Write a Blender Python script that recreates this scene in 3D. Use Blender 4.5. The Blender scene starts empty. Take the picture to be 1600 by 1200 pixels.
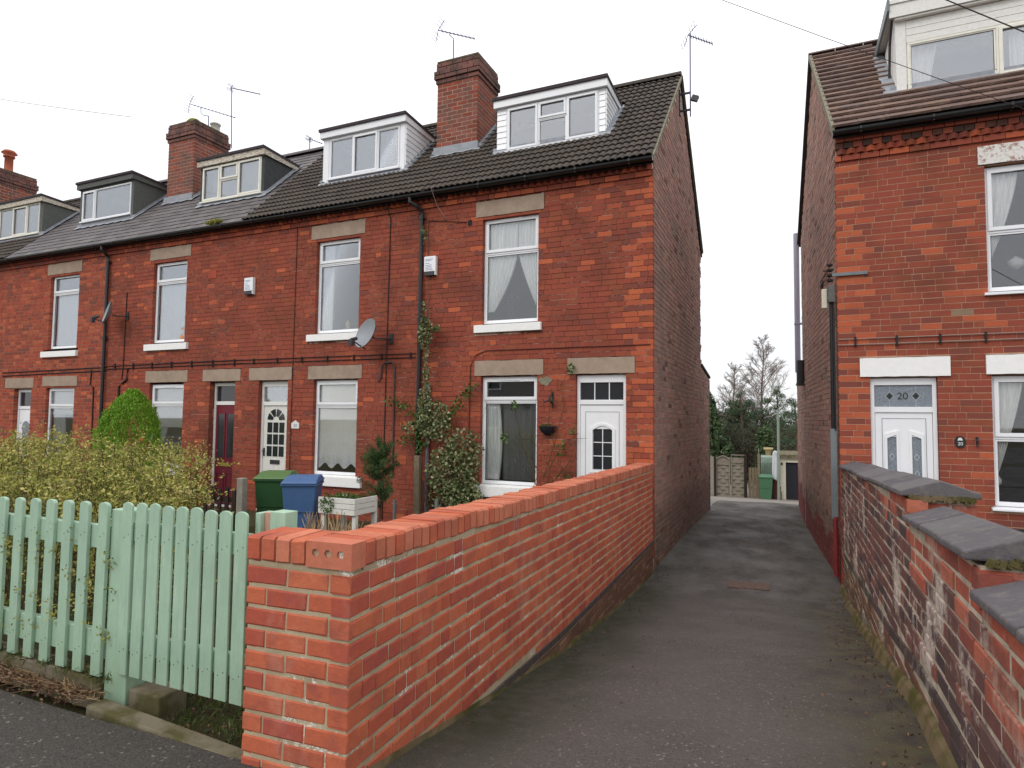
import bpy, math, random
import numpy as np
from mathutils import Matrix, Vector, Euler

R = math.radians
rng = random.Random(7)
NP = np.random.RandomState(11)
scene = bpy.context.scene
col = scene.collection

# ------------------------------------------------------------------ camera, sky, sun, exposure
CAM_Z = 1.40
YAW, PITCH, ROLL = 0.42026980, 0.0561752733, 0.0110831942
cy_, sy_, cp_, sp_ = math.cos(YAW), math.sin(YAW), math.cos(PITCH), math.sin(PITCH)
FWD = Vector((-sy_ * cp_, cy_ * cp_, sp_))
r0 = Vector((cy_, sy_, 0)); u0 = r0.cross(FWD)
RIGHT = math.cos(ROLL) * r0 + math.sin(ROLL) * u0
UP = -math.sin(ROLL) * r0 + math.cos(ROLL) * u0
cam_d = bpy.data.cameras.new('camera')
cam = bpy.data.objects.new('camera', cam_d)
col.objects.link(cam)
mw = Matrix((RIGHT, UP, -FWD)).transposed().to_4x4()
mw.translation = (0, 0, CAM_Z)
cam.matrix_world = mw
cam_d.sensor_width = 36
cam_d.lens = 985.48 / 1600 * 36
cam_d.clip_start = 0.05
cam_d.clip_end = 2000
scene.camera = cam

world = bpy.data.worlds.new('World')
scene.world = world
world.use_nodes = True
nt = world.node_tree
bg = nt.nodes['Background']
sky = nt.nodes.new('ShaderNodeTexSky')
sky.sky_type = 'NISHITA'
sky.sun_disc = False
sky.sun_elevation = R(42)
sky.sun_rotation = R(200)
sky_scale = nt.nodes.new('ShaderNodeVectorMath'); sky_scale.operation = 'SCALE'
sky_scale.inputs['Scale'].default_value = 0.10
nt.links.new(sky.outputs[0], sky_scale.inputs[0])
tc = nt.nodes.new('ShaderNodeTexCoord')
sep = nt.nodes.new('ShaderNodeSeparateXYZ')
nt.links.new(tc.outputs['Generated'], sep.inputs[0])
ramp = nt.nodes.new('ShaderNodeValToRGB')            # overcast cloud deck: paler at the horizon, brighter overhead
ramp.color_ramp.elements[0].position = 0.0; ramp.color_ramp.elements[0].color = (1.02, 1.03, 1.06, 1)
ramp.color_ramp.elements[1].position = 1.0; ramp.color_ramp.elements[1].color = (1.75, 1.76, 1.80, 1)
nt.links.new(sep.outputs['Z'], ramp.inputs[0])
cl = nt.nodes.new('ShaderNodeTexNoise'); cl.inputs['Scale'].default_value = 1.6; cl.inputs['Detail'].default_value = 4
nt.links.new(tc.outputs['Generated'], cl.inputs['Vector'])
clr = nt.nodes.new('ShaderNodeMapRange')
clr.inputs[1].default_value = 0.3; clr.inputs[2].default_value = 0.7
clr.inputs[3].default_value = 0.98; clr.inputs[4].default_value = 1.08
nt.links.new(cl.outputs[0], clr.inputs[0])
clm = nt.nodes.new('ShaderNodeVectorMath'); clm.operation = 'SCALE'
nt.links.new(ramp.outputs[0], clm.inputs[0]); nt.links.new(clr.outputs[0], clm.inputs['Scale'])
mixs = nt.nodes.new('ShaderNodeMix'); mixs.data_type = 'RGBA'; mixs.inputs[0].default_value = 0.88
nt.links.new(sky_scale.outputs[0], mixs.inputs[6]); nt.links.new(clm.outputs[0], mixs.inputs[7])
nt.links.new(mixs.outputs[2], bg.inputs[0])
bg.inputs[1].default_value = 1.0

sun_d = bpy.data.lights.new('sun', 'SUN')
sun_d.energy = 0.9
sun_d.angle = R(25)
sun_d.color = (1.0, 0.96, 0.91)
sun = bpy.data.objects.new('sun', sun_d)
col.objects.link(sun)
sun.rotation_euler = (R(48), 0, R(-25))

scene.view_settings.view_transform = 'Standard'
scene.view_settings.look = 'None'
scene.view_settings.gamma = 1
scene.view_settings.exposure = 0.0
scene.view_settings.use_curve_mapping = False
scene.render.engine = 'CYCLES'
scene.cycles.max_bounces = 6
scene.cycles.transparent_max_bounces = 12

# ------------------------------------------------------------------ helpers
WM = {}                                   # world matrix of every parent

def thing(name, label, cat, loc=(0, 0, 0), group=None):
    o = bpy.data.objects.new(name, None)
    o.empty_display_size = 0.2
    o.location = loc
    col.objects.link(o)
    WM[o.name] = Matrix.Translation(loc)
    o['label'] = label; o['category'] = cat
    if group: o['group'] = group
    return o

def attach(o, parent):
    if parent is not None:
        o.parent = parent
        o.matrix_parent_inverse = WM.get(parent.name, Matrix.Identity(4)).inverted()

def tag(o, label, cat, group=None, kind=None):
    if label: o['label'] = label
    if cat: o['category'] = cat
    if group: o['group'] = group
    if kind: o['kind'] = kind
    return o

class MB:
    def __init__(s):
        s.v = []; s.f = []; s.r = []; s.m = []; s.mi = 0; s.rnd = 0.0
    def face(s, idx):
        s.f.append(idx); s.r.append(s.rnd); s.m.append(s.mi)
    def quad(s, a, b, c, d):
        i = len(s.v); s.v += [tuple(a), tuple(b), tuple(c), tuple(d)]; s.face((i, i + 1, i + 2, i + 3)); return s
    def poly(s, pts):
        i = len(s.v); s.v += [tuple(p) for p in pts]; s.face(tuple(range(i, i + len(pts)))); return s
    def box(s, x0, x1, y0, y1, z0, z1):
        i = len(s.v)
        s.v += [(x0, y0, z0), (x1, y0, z0), (x1, y1, z0), (x0, y1, z0), (x0, y0, z1), (x1, y0, z1), (x1, y1, z1), (x0, y1, z1)]
        for q in ((0, 3, 2, 1), (4, 5, 6, 7), (0, 1, 5, 4), (1, 2, 6, 5), (2, 3, 7, 6), (3, 0, 4, 7)):
            s.face(tuple(i + k for k in q))
        return s
    def obox(s, c, hx, hy, hz, M=None):
        i = len(s.v); M = M or Matrix.Identity(3); c = Vector(c)
        for dz in (-1, 1):
            for dx, dy in ((-1, -1), (1, -1), (1, 1), (-1, 1)):
                s.v.append(tuple(c + M @ Vector((dx * hx, dy * hy, dz * hz))))
        for q in ((0, 3, 2, 1), (4, 5, 6, 7), (0, 1, 5, 4), (1, 2, 6, 5), (2, 3, 7, 6), (3, 0, 4, 7)):
            s.face(tuple(i + k for k in q))
        return s
    def beam(s, a, b, w, h):
        a = Vector(a); b = Vector(b); d = b - a; L = d.length; d.normalize()
        up = Vector((0, 0, 1)) if abs(d.z) < .9 else Vector((0, 1, 0))
        x = d.cross(up).normalized(); z = x.cross(d)
        return s.obox((a + b) / 2, w / 2, L / 2, h / 2, Matrix((x, d, z)).transposed())
    def prism(s, pts, off):
        """pts: a polygon (3D), extruded by off."""
        i = len(s.v); n = len(pts); off = Vector(off)
        s.v += [tuple(p) for p in pts] + [tuple(Vector(p) + off) for p in pts]
        s.face(tuple(range(i, i + n))); s.face(tuple(range(i + 2 * n - 1, i + n - 1, -1)))
        for k in range(n):
            j = (k + 1) % n
            s.face((i + k, i + n + k, i + n + j, i + j))
        return s
    def tube(s, pts, r, n=8, r1=None, cap=True):
        pts = [Vector(p) for p in pts]; m = len(pts); base = len(s.v)
        for k, p in enumerate(pts):
            d = (pts[min(k + 1, m - 1)] - pts[max(k - 1, 0)]).normalized()
            up = Vector((0, 0, 1)) if abs(d.z) < .95 else Vector((1, 0, 0))
            x = d.cross(up).normalized(); y = d.cross(x)
            rr = r if r1 is None else r + (r1 - r) * k / max(1, m - 1)
            for j in range(n):
                a = 2 * math.pi * j / n
                s.v.append(tuple(p + x * math.cos(a) * rr + y * math.sin(a) * rr))
        for k in range(m - 1):
            for j in range(n):
                a = base + k * n + j; b = base + k * n + (j + 1) % n
                s.face((a, b, b + n, a + n))
        if cap:
            s.face(tuple(base + j for j in range(n))[::-1]); s.face(tuple(base + (m - 1) * n + j for j in range(n)))
        return s
    def lathe(s, c, prof, n=16):
        c = Vector(c); base = len(s.v)
        for r, z in prof:
            for j in range(n):
                a = 2 * math.pi * j / n
                s.v.append((c.x + r * math.cos(a), c.y + r * math.sin(a), c.z + z))
        for k in range(len(prof) - 1):
            for j in range(n):
                a = base + k * n + j; b = base + k * n + (j + 1) % n
                s.face((a, b, b + n, a + n))
        return s
    def mesh(s, name, mats):
        me = bpy.data.meshes.new(name)
        me.from_pydata(s.v, [], s.f)
        for m in (mats if isinstance(mats, (list, tuple)) else [mats]): me.materials.append(m)
        if any(s.m): me.polygons.foreach_set('material_index', s.m)
        if any(s.r):
            at = me.attributes.new('rnd', 'FLOAT', 'FACE'); at.data.foreach_set('value', s.r)
        me.update()
        return me
    def build(s, name, mats, parent=None, smooth=False, bevel=0):
        me = s.mesh(name, mats)
        if smooth: me.shade_smooth()
        o = bpy.data.objects.new(name, me)
        col.objects.link(o)
        attach(o, parent)
        if bevel:
            b = o.modifiers.new('bevel', 'BEVEL'); b.width = bevel; b.segments = 2; b.limit_method = 'ANGLE'
        return o

def np_mesh(name, V, F, mats, parent=None, rnd=None, mi=None, smooth=False):
    """V (n,3), F (m,k) arrays -> object, fast."""
    me = bpy.data.meshes.new(name)
    nf, k = F.shape
    me.vertices.add(len(V)); me.vertices.foreach_set('co', np.asarray(V, np.float32).ravel())
    me.loops.add(nf * k); me.loops.foreach_set('vertex_index', np.asarray(F, np.int32).ravel())
    me.polygons.add(nf)
    me.polygons.foreach_set('loop_start', np.arange(0, nf * k, k, dtype=np.int32))
    try: me.polygons.foreach_set('loop_total', np.full(nf, k, dtype=np.int32))
    except Exception: pass
    for m in (mats if isinstance(mats, (list, tuple)) else [mats]): me.materials.append(m)
    if mi is not None: me.polygons.foreach_set('material_index', np.asarray(mi, np.int32))
    if rnd is not None:
        at = me.attributes.new('rnd', 'FLOAT', 'FACE'); at.data.foreach_set('value', np.asarray(rnd, np.float32))
    me.update(calc_edges=True)
    if smooth: me.shade_smooth()
    else: me.shade_flat()
    o = bpy.data.objects.new(name, me); col.objects.link(o); attach(o, parent)
    return o

# ------------------------------------------------------------------ materials
def srgb(r, g, b):
    f = lambda c: ((c / 255 + .055) / 1.055) ** 2.4 if c > 10 else c / 255 / 12.92
    return (f(r), f(g), f(b), 1)

class Mat:
    def __init__(s, name, rough=.8, spec=.3):
        s.m = bpy.data.materials.new(name); s.m.use_nodes = True
        s.t = s.m.node_tree; s.p = s.t.nodes['Principled BSDF']
        s.p.inputs['Roughness'].default_value = rough
        s.p.inputs['Specular IOR Level'].default_value = spec
        s.geo = s.n('ShaderNodeNewGeometry')
        s.pos = s.geo.outputs['Position']
    def n(s, t, **k):
        x = s.t.nodes.new(t)
        for a, b in k.items(): setattr(x, a, b)
        return x
    def l(s, a, b): s.t.links.new(a, b)
    def noise(s, scale, detail=4, rough=.55, vec=None, sx=None):
        x = s.n('ShaderNodeTexNoise'); x.inputs['Scale'].default_value = scale
        x.inputs['Detail'].default_value = detail; x.inputs['Roughness'].default_value = rough
        v = vec or s.pos
        if sx:
            mp = s.n('ShaderNodeMapping'); mp.inputs['Scale'].default_value = sx; s.l(v, mp.inputs[0]); v = mp.outputs[0]
        s.l(v, x.inputs['Vector'])
        return x.outputs[0]
    def ramp(s, fac, stops, interp='LINEAR'):
        x = s.n('ShaderNodeValToRGB'); cr = x.color_ramp; cr.interpolation = interp
        while len(cr.elements) < len(stops): cr.elements.new(.5)
        for e, (p, c) in zip(cr.elements, stops):
            e.position = p; e.color = c if isinstance(c, tuple) and len(c) == 4 else (c, c, c, 1)
        s.l(fac, x.inputs[0]); return x.outputs[0]
    def mix(s, fac, a, b, mode='MIX'):
        x = s.n('ShaderNodeMix', data_type='RGBA', blend_type=mode)
        for i, v in ((0, fac), (6, a), (7, b)):
            if isinstance(v, (int, float)): x.inputs[i].default_value = v
            elif isinstance(v, tuple): x.inputs[i].default_value = v
            else: s.l(v, x.inputs[i])
        return x.outputs[2]
    def math(s, op, a, b=0.0):
        x = s.n('ShaderNodeMath', operation=op)
        for i, v in ((0, a), (1, b)):
            if isinstance(v, (int, float)): x.inputs[i].default_value = v
            else: s.l(v, x.inputs[i])
        return x.outputs[0]
    def rnd(s):
        a = s.n('ShaderNodeAttribute', attribute_name='rnd'); o = s.n('ShaderNodeObjectInfo')
        return s.math('FRACT', s.math('ADD', a.outputs['Fac'], o.outputs['Random']))
    def color(s, c):
        if isinstance(c, tuple): s.p.inputs['Base Color'].default_value = c
        else: s.l(c, s.p.inputs['Base Color'])
        return s
    def bump(s, h, strength=.3, dist=.01):
        b = s.n('ShaderNodeBump'); b.inputs['Strength'].default_value = strength; b.inputs['Distance'].default_value = dist
        s.l(h, b.inputs['Height']); s.l(b.outputs[0], s.p.inputs['Normal']); return s
    def rough(s, v):
        s.l(v, s.p.inputs['Roughness']); return s
    def z(s):
        x = s.n('ShaderNodeSeparateXYZ'); s.l(s.pos, x.inputs[0]); return x.outputs

def brick_mat(name, cols, dirt=(.05, .035, .03, 1), dirt_amt=.35, dirt_scale=1.3, mott=.25, streak=None, moss=None, bumps=.35):
    m = Mat(name, .88, .2)
    n = len(cols)
    c = m.ramp(m.rnd(), [((i + .5) / n, k) for i, k in enumerate(cols)])
    fine = m.noise(38, 5, .7)
    c = m.mix(mott * 1.6, c, m.ramp(fine, [(.3, .55), (.7, 1.0)]), 'MULTIPLY')
    big = m.noise(dirt_scale, 5, .6)
    c = m.mix(m.math('MULTIPLY', m.ramp(big, [(.48, 0.0), (.68, 1.0)]), dirt_amt), c, dirt)
    spots = m.noise(14, 3, .6)
    c = m.mix(m.math('MULTIPLY', m.ramp(spots, [(.6, 0.0), (.72, 1.0)]), .35), c, dirt)
    if streak:
        s1 = m.noise(1.5, 6, .75, sx=(1, 1, .55)); s2 = m.noise(11, 5, .75)
        f = m.ramp(m.math('MULTIPLY', m.ramp(s1, [(.43, 0.0), (.62, 1.0)]), s2), [(.26, 0.0), (.5, 1.0)])
        c = m.mix(m.math('MULTIPLY', f, streak[1]), c, streak[0])
    if moss:
        z = m.z()[2]
        h = m.ramp(m.math('ADD', m.math('SUBTRACT', moss[1], z), m.math('MULTIPLY', m.math('SUBTRACT', m.noise(3, 5), .5), .9)), [(0.0, 0.0), (.35, 1.0)])
        c = m.mix(m.math('MULTIPLY', h, m.math('MULTIPLY', m.noise(9, 4), moss[2])), c, moss[0])
    m.color(c)
    m.bump(m.noise(70, 6, .75), bumps, .006)
    return m.m

def plain(name, c, rough=.5, spec=.4, var=.0, scale=20, bump=0, bscale=60, metal=0):
    m = Mat(name, rough, spec)
    if var:
        dark = tuple(x * (1 - var) for x in c[:3]) + (1,)
        m.color(m.mix(m.ramp(m.noise(scale, 5, .65), [(.35, 0.0), (.7, 1.0)]), c, dark))
    else: m.color(c)
    if bump: m.bump(m.noise(bscale, 5, .7), bump, .004)
    m.p.inputs['Metallic'].default_value = metal
    return m.m

RED = [srgb(159, 82, 63), srgb(152, 78, 63), srgb(166, 89, 65), srgb(147, 77, 62), srgb(157, 80, 63), srgb(142, 76, 60), srgb(162, 83, 65), srgb(152, 84, 62)]
M = {}
M['brick_front'] = brick_mat('front red brick', RED, dirt=srgb(96, 58, 48), dirt_amt=.55)
M['brick_orange'] = brick_mat('orange red brick', [srgb(190, 100, 68), srgb(182, 94, 66), srgb(198, 106, 72), srgb(176, 90, 66)], dirt=srgb(140, 80, 62), dirt_amt=.4)
M['brick_dark'] = brick_mat('dark burnt brick', [srgb(136, 76, 64), srgb(130, 74, 64), srgb(140, 77, 64)], dirt=srgb(108, 70, 62))
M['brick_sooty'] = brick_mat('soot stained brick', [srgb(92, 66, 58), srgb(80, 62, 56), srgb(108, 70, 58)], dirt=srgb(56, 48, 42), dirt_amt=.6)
M['brick_buff'] = brick_mat('sooty buff brick', [srgb(150, 128, 104), srgb(140, 118, 98)])
M['brick_left'] = brick_mat('paler red brick', [srgb(164, 82, 62), srgb(176, 84, 62), srgb(146, 72, 58), srgb(182, 96, 68)], dirt=srgb(104, 66, 56), dirt_amt=.4)
M['brick_gable'] = brick_mat('weathered gable brick', [srgb(172, 138, 122), srgb(156, 126, 114), srgb(180, 136, 120), srgb(146, 122, 112), srgb(188, 146, 130), srgb(164, 120, 108)], dirt=srgb(128, 108, 102), dirt_amt=.6, mott=.3, moss=(srgb(66, 62, 50), .25, .9))
M['brick_redpaint'] = brick_mat('red painted brick base', [srgb(128, 62, 58), srgb(118, 58, 54), srgb(134, 66, 60)], dirt=srgb(84, 50, 48), dirt_amt=.6)
M['brick_new'] = brick_mat('new orange red facing brick', [srgb(200, 110, 78), srgb(194, 102, 74), srgb(186, 94, 70), srgb(202, 114, 82), srgb(180, 90, 70), srgb(198, 106, 76)], dirt=srgb(150, 84, 72), dirt_amt=.6, dirt_scale=7, mott=.22, streak=(srgb(218, 182, 162), .14), bumps=.6)
M['brick_newdark'] = brick_mat('purple kissed facing brick', [srgb(184, 94, 72), srgb(176, 88, 70), srgb(180, 90, 70)], dirt=srgb(150, 78, 76), dirt_amt=.85, dirt_scale=9, streak=(srgb(214, 178, 158), .12))
M['brick_cope'] = brick_mat('coping brick', [srgb(204, 124, 96), srgb(196, 116, 88), srgb(210, 130, 102), srgb(190, 112, 88)], dirt=srgb(140, 84, 70), dirt_amt=.45, dirt_scale=4, moss=None)
M['brick_old'] = brick_mat('old sooty wall brick', [srgb(120, 84, 78), srgb(104, 76, 72), srgb(134, 86, 78), srgb(94, 74, 72), srgb(144, 92, 80), srgb(110, 84, 80), srgb(84, 70, 70)], dirt=srgb(80, 68, 66), dirt_amt=.6, dirt_scale=2.2, mott=.3, streak=(srgb(196, 184, 172), .95), moss=(srgb(74, 74, 46), -.1, 1.3), bumps=.9)
M['brick_oldtop'] = brick_mat('orange brick under the coping', [srgb(184, 100, 80), srgb(170, 90, 74), srgb(194, 116, 92), srgb(152, 84, 72)], dirt=srgb(110, 76, 68), dirt_amt=.7, dirt_scale=4, mott=.35, streak=(srgb(190, 168, 150), .5), bumps=.9)
M['brick_plinth'] = brick_mat('old brown plinth brick', [srgb(128, 92, 74), srgb(112, 80, 66), srgb(138, 104, 82)], dirt=srgb(80, 66, 54), dirt_amt=.6, moss=(srgb(70, 68, 44), -.85, 1.0), bumps=.8)
M['dpc_old'] = brick_mat('old dark course brick', [srgb(84, 72, 70), srgb(74, 64, 64), srgb(96, 78, 74)], dirt=srgb(60, 54, 50), streak=(srgb(170, 158, 146), .7), moss=(srgb(74, 74, 46), -.1, 1.3), bumps=.9)
M['dpc'] = plain('blue engineering brick', srgb(86, 76, 72), .6, .4, .3, 12, .4)
M['brick_chim'] = brick_mat('chimney brick', [srgb(150, 90, 78), srgb(136, 84, 74), srgb(158, 94, 80), srgb(124, 82, 74)], dirt=srgb(90, 76, 68), dirt_amt=.8, dirt_scale=2.2)
M['brick_chimcap'] = brick_mat('sooty chimney cap brick', [srgb(126, 90, 84), srgb(114, 84, 78), srgb(136, 94, 84)], dirt=srgb(64, 60, 52), dirt_amt=.85, dirt_scale=2.6)
def mortar_front():
    m = Mat('dark red brown mortar', .96, .1)
    f = m.ramp(m.math('MULTIPLY', m.noise(1.6, 3), m.noise(9, 4, .7)), [(.26, 0.0), (.31, 1.0)])
    m.color(m.mix(f, srgb(120, 72, 60), srgb(206, 176, 156)))
    return m.m
M['mortar_front'] = mortar_front()
M['mortar_left'] = plain('pale mortar', srgb(176, 140, 118), .95, .1, .3, 9, .5)
M['mortar_right'] = plain('tan mortar', srgb(192, 152, 126), .95, .1, .3, 9, .5)
M['mortar_gable'] = plain('grey brown mortar', srgb(204, 190, 178), .95, .1, .3, 5, .5)
M['mortar_redpaint'] = plain('red painted mortar', srgb(126, 58, 52), .9, .1, .3, 6, .4)
M['mortar_chim'] = plain('chimney mortar', srgb(190, 164, 144), .95, .1, .4, 5, .4)
def mortar_new():
    m = Mat('grey buff mortar', .96, .1)
    c = m.mix(m.ramp(m.noise(7, 5), [(.3, 0.0), (.7, 1.0)]), srgb(196, 180, 150), srgb(168, 152, 124))
    f = m.ramp(m.math('MULTIPLY', m.noise(3.2, 3), m.noise(44, 5, .8)), [(.325, 0.0), (.37, 1.0)])
    c = m.mix(f, c, srgb(232, 228, 216))                       # lime bloom in flecks
    g = m.ramp(m.noise(1.7, 3), [(.58, 0.0), (.7, 1.0)])
    c = m.mix(m.math('MULTIPLY', g, .45), c, srgb(112, 118, 62))
    m.color(c).bump(m.noise(90, 5, .8), .9, .006)
    return m.m
M['mortar_new'] = mortar_new()
M['mortar_old'] = plain('rough lime mortar', srgb(196, 184, 164), .97, .1, .5, 8, .9)
M['stone'] = plain('weathered sandstone', srgb(170, 150, 132), .9, .2, .25, 6, .5, 40)
M['cope_stone'] = (lambda m: (m.color(m.mix(m.ramp(m.noise(14, 6, .75), [(.5, 0.0), (.75, 1.0)]), m.ramp(m.rnd(), [(.2, srgb(94, 89, 92)), (.5, srgb(84, 80, 84)), (.8, srgb(102, 98, 99))]), srgb(126, 120, 114))).bump(m.noise(45, 6, .75), .8, .008), m.m)[1])(Mat('grey coping stone', .85, .25))
M['white_stone'] = plain('white painted stone', srgb(246, 245, 242), .7, .3, .06, 14, .9, 22)
M['flaked_stone'] = (lambda m: (m.color(m.mix(m.ramp(m.noise(16, 6, .8), [(.5, 0.0), (.58, 1.0)]), srgb(232, 228, 222), srgb(170, 140, 128))).bump(m.noise(16, 6, .8), .9, .01), m.m)[1])(Mat('flaking white paint on stone', .8, .2))
M['upvc'] = plain('white plastic frame', srgb(240, 241, 243), .3, .5, .04, 5)
M['upvc_cream'] = plain('aged cream plastic frame', srgb(238, 235, 222), .45, .4, .12, 7)
M['timber_white'] = plain('old white painted timber', srgb(236, 234, 228), .7, .3, .12, 22, .4, 60)
M['timber_peel'] = (lambda m: (m.color(m.mix(m.ramp(m.noise(18, 6, .8, sx=(1, 1, 4)), [(.46, 0.0), (.56, 1.0)]), srgb(220, 216, 204), srgb(150, 126, 100))).bump(m.noise(30, 5), .5, .004), m.m)[1])(Mat('peeling white fascia', .8, .2))
M['felt_edge'] = plain('dark felt edge', srgb(70, 62, 66), .8, .2, .2, 9)  # the felt's own dark colour along the dormer roof edges
M['felt'] = plain('roofing felt', srgb(72, 66, 64), .9, .2, .25, 5, .5, 40)
M['render_grey'] = plain('grey pebbledash render', srgb(106, 108, 104), .95, .1, .25, 18, .9, 120)
M['render_dark'] = plain('dark grey dormer cheek', srgb(78, 80, 80), .9, .2, .25, 8, .6, 90)
M['black_plastic'] = plain('black rainwater plastic', srgb(30, 30, 32), .35, .5, .2, 6)
M['grey_pipe'] = plain('grey plastic pipe', srgb(112, 118, 128), .4, .4, .1, 6)
M['lilac_pipe'] = plain('pale grey soil pipe', srgb(166, 166, 184), .4, .4, .08, 6)
M['red_pipe'] = plain('red painted pipe', srgb(128, 50, 48), .6, .3, .2, 9)
M['grey_guard'] = plain('grey pipe guard', srgb(118, 126, 128), .5, .4, .12, 8)
M['cable'] = plain('dark cable', srgb(48, 36, 34), .7, .3)
M['cable_pale'] = plain('pale steel conduit', srgb(150, 130, 118), .6, .4)
M['cable_red'] = plain('brown painted cable', srgb(84, 38, 32), .7, .3)
M['conduit'] = plain('brown grey conduit', srgb(86, 74, 72), .6, .3, .3, 12)
M['metal'] = plain('dull aluminium', srgb(120, 120, 150), .4, .5, .1, 9, metal=.4)
M['metal_dark'] = plain('dark metal', srgb(52, 50, 54), .5, .5, .2, 9)
M['dish'] = plain('grey satellite dish', srgb(142, 146, 150), .5, .4, .1, 9)
M['lead'] = plain('lead flashing', srgb(158, 162, 168), .55, .4, .3, 9, .5, 30)
M['verge'] = plain('mortar verge', srgb(138, 132, 114), .9, .2, .3, 15, .5)
M['curtain'] = None
def cloth(name, c, alpha=1.0, var=.15):
    m = Mat(name, .9, .1)
    d = tuple(x * (1 - var) for x in c[:3]) + (1,)
    m.color(m.mix(m.ramp(m.noise(26, 4, .6, sx=(1, 1, .05)), [(.35, 0.0), (.65, 1.0)]), c, d))
    m.p.inputs['Alpha'].default_value = alpha
    return m.m
M['net'] = cloth('white net curtain', srgb(248, 250, 246), .95)
M['curtain'] = cloth('white curtain', srgb(246, 246, 242))
M['pane_lightener'] = cloth('thin grey voile', srgb(210, 214, 210), .28)  # see-through sheet added only to lighten a dark window
M['blind'] = cloth('cream roller blind', srgb(240, 238, 228), 1, .04)
def glass(name, fac, tint=(.93, .95, .96, 1), streaky=False):
    m = bpy.data.materials.new(name); m.use_nodes = True; t = m.node_tree
    for n in list(t.nodes): t.nodes.remove(n)
    o = t.nodes.new('ShaderNodeOutputMaterial'); mx = t.nodes.new('ShaderNodeMixShader')
    tr = t.nodes.new('ShaderNodeBsdfTransparent'); gl = t.nodes.new('ShaderNodeBsdfGlossy')
    tr.inputs[0].default_value = (.985, .99, .99, 1); gl.inputs['Roughness'].default_value = .02; gl.inputs[0].default_value = (.92, .94, .97, 1)
    fr = t.nodes.new('ShaderNodeFresnel'); fr.inputs[0].default_value = 1.5
    ml = t.nodes.new('ShaderNodeMath'); ml.operation = 'MULTIPLY_ADD'; ml.inputs[1].default_value = .75; ml.inputs[2].default_value = fac
    t.links.new(fr.outputs[0], ml.inputs[0]); t.links.new(ml.outputs[0], mx.inputs[0])
    t.links.new(tr.outputs[0], mx.inputs[1]); t.links.new(gl.outputs[0], mx.inputs[2]); t.links.new(mx.outputs[0], o.inputs[0])
    return m
M['glass'] = glass('double glazed pane', .055)
M['glass_dormer'] = glass('sky lit pane', .17)
def obscure():
    m = Mat('obscured leaded glass', .25, .6)
    m.color(m.mix(m.ramp(m.noise(130, 3), [(.4, 0.0), (.6, 1.0)]), srgb(104, 112, 120), srgb(146, 154, 164)))
    m.bump(m.noise(150, 3), .8, .004)
    return m.m
M['obscure'] = obscure()
M['dark_pane'] = plain('dark pane', srgb(44, 46, 50), .08, .8)
M['lead_line'] = plain('bevel glass line', srgb(190, 196, 204), .3, .6)
M['interior'] = plain('room wall', srgb(150, 146, 142), .9, .1)
M['dark'] = plain('dark room object', srgb(40, 38, 44), .8, .2)
M['door_red'] = plain('maroon painted door', srgb(112, 32, 46), .45, .4, .08, 9)
M['brass'] = plain('brass', srgb(190, 160, 80), .35, .6, metal=.6)
M['concrete'] = plain('concrete', srgb(150, 144, 132), .9, .2, .3, 8, .7, 50)
M['concrete_moss'] = (lambda m: (m.color(m.mix(m.ramp(m.noise(7, 5), [(.42, 0.0), (.62, 1.0)]), srgb(122, 113, 96), srgb(86, 82, 54))).bump(m.noise(45, 6, .8), .9, .008), m.m)[1])(Mat('mossy concrete', .95, .1))
M['haunch'] = (lambda m: (m.color(m.mix(m.ramp(m.noise(5, 5), [(.40, 0.0), (.60, 1.0)]), srgb(120, 104, 80), srgb(84, 80, 46))).bump(m.noise(40, 6, .8), .9, .01), m.m)[1])(Mat('mossy mortar fillet', .95, .1))
def mint():
    m = Mat('mint green fence paint', .6, .3)
    c = m.mix(m.ramp(m.noise(4, 4), [(.35, 0.0), (.7, 1.0)]), srgb(166, 194, 168), srgb(154, 182, 160))
    c = m.mix(m.math('MULTIPLY', m.ramp(m.noise(22, 6, .8, sx=(1, 1, .25)), [(.52, 0.0), (.7, 1.0)]), .35), c, srgb(190, 216, 196))
    c = m.mix(m.math('MULTIPLY', m.ramp(m.noise(48, 4, .7), [(.66, 0.0), (.72, 1.0)]), .5), c, srgb(120, 140, 112))
    c = m.mix(m.math('MULTIPLY', m.ramp(m.noise(9, 3, .7), [(.66, 0.0), (.78, 1.0)]), .35), c, srgb(110, 128, 96))
    z = m.z()[2]
    alg = m.math('MULTIPLY', m.ramp(m.math('ADD', z, m.math('MULTIPLY', m.noise(9, 5, .7), .5)), [(.22, 1.0), (.62, 0.0)]), .55)
    c = m.mix(alg, c, srgb(124, 146, 116))
    c = m.mix(m.math('MULTIPLY', m.ramp(m.noise(60, 5, .8, sx=(1, 1, .06)), [(.5, 0.0), (.7, 1.0)]), .30), c, srgb(118, 150, 124))
    m.color(c).bump(m.noise(50, 5, .75, sx=(1, 1, .1)), .8, .005)
    return m.m
M['mint'] = mint()
M['bare_wood'] = plain('bare pinkish wood', srgb(196, 156, 136), .8, .2, .2, 20, .3)
M['old_wood'] = plain('grey weathered timber', srgb(132, 118, 98), .9, .1, .35, 14, .7, 60)
M['old_wood_dark'] = plain('dark stained timber', srgb(58, 48, 44), .9, .1, .35, 14, .7, 60)
M['lap_wood'] = plain('weathered lap board', srgb(140, 132, 118), .9, .1, .35, 10, .6, 50)
M['bin_green'] = plain('green bin plastic', srgb(44, 84, 46), .5, .4, .15, 12, .15, 60)
M['bin_green_lid'] = plain('faded green bin lid', srgb(84, 116, 66), .5, .4, .15, 12, .15, 60)
M['bin_blue'] = plain('blue bin plastic', srgb(72, 104, 148), .5, .4, .12, 12, .15, 60)
M['bin_green2'] = plain('mid green bin plastic', srgb(72, 114, 84), .5, .4, .12, 12)
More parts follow.
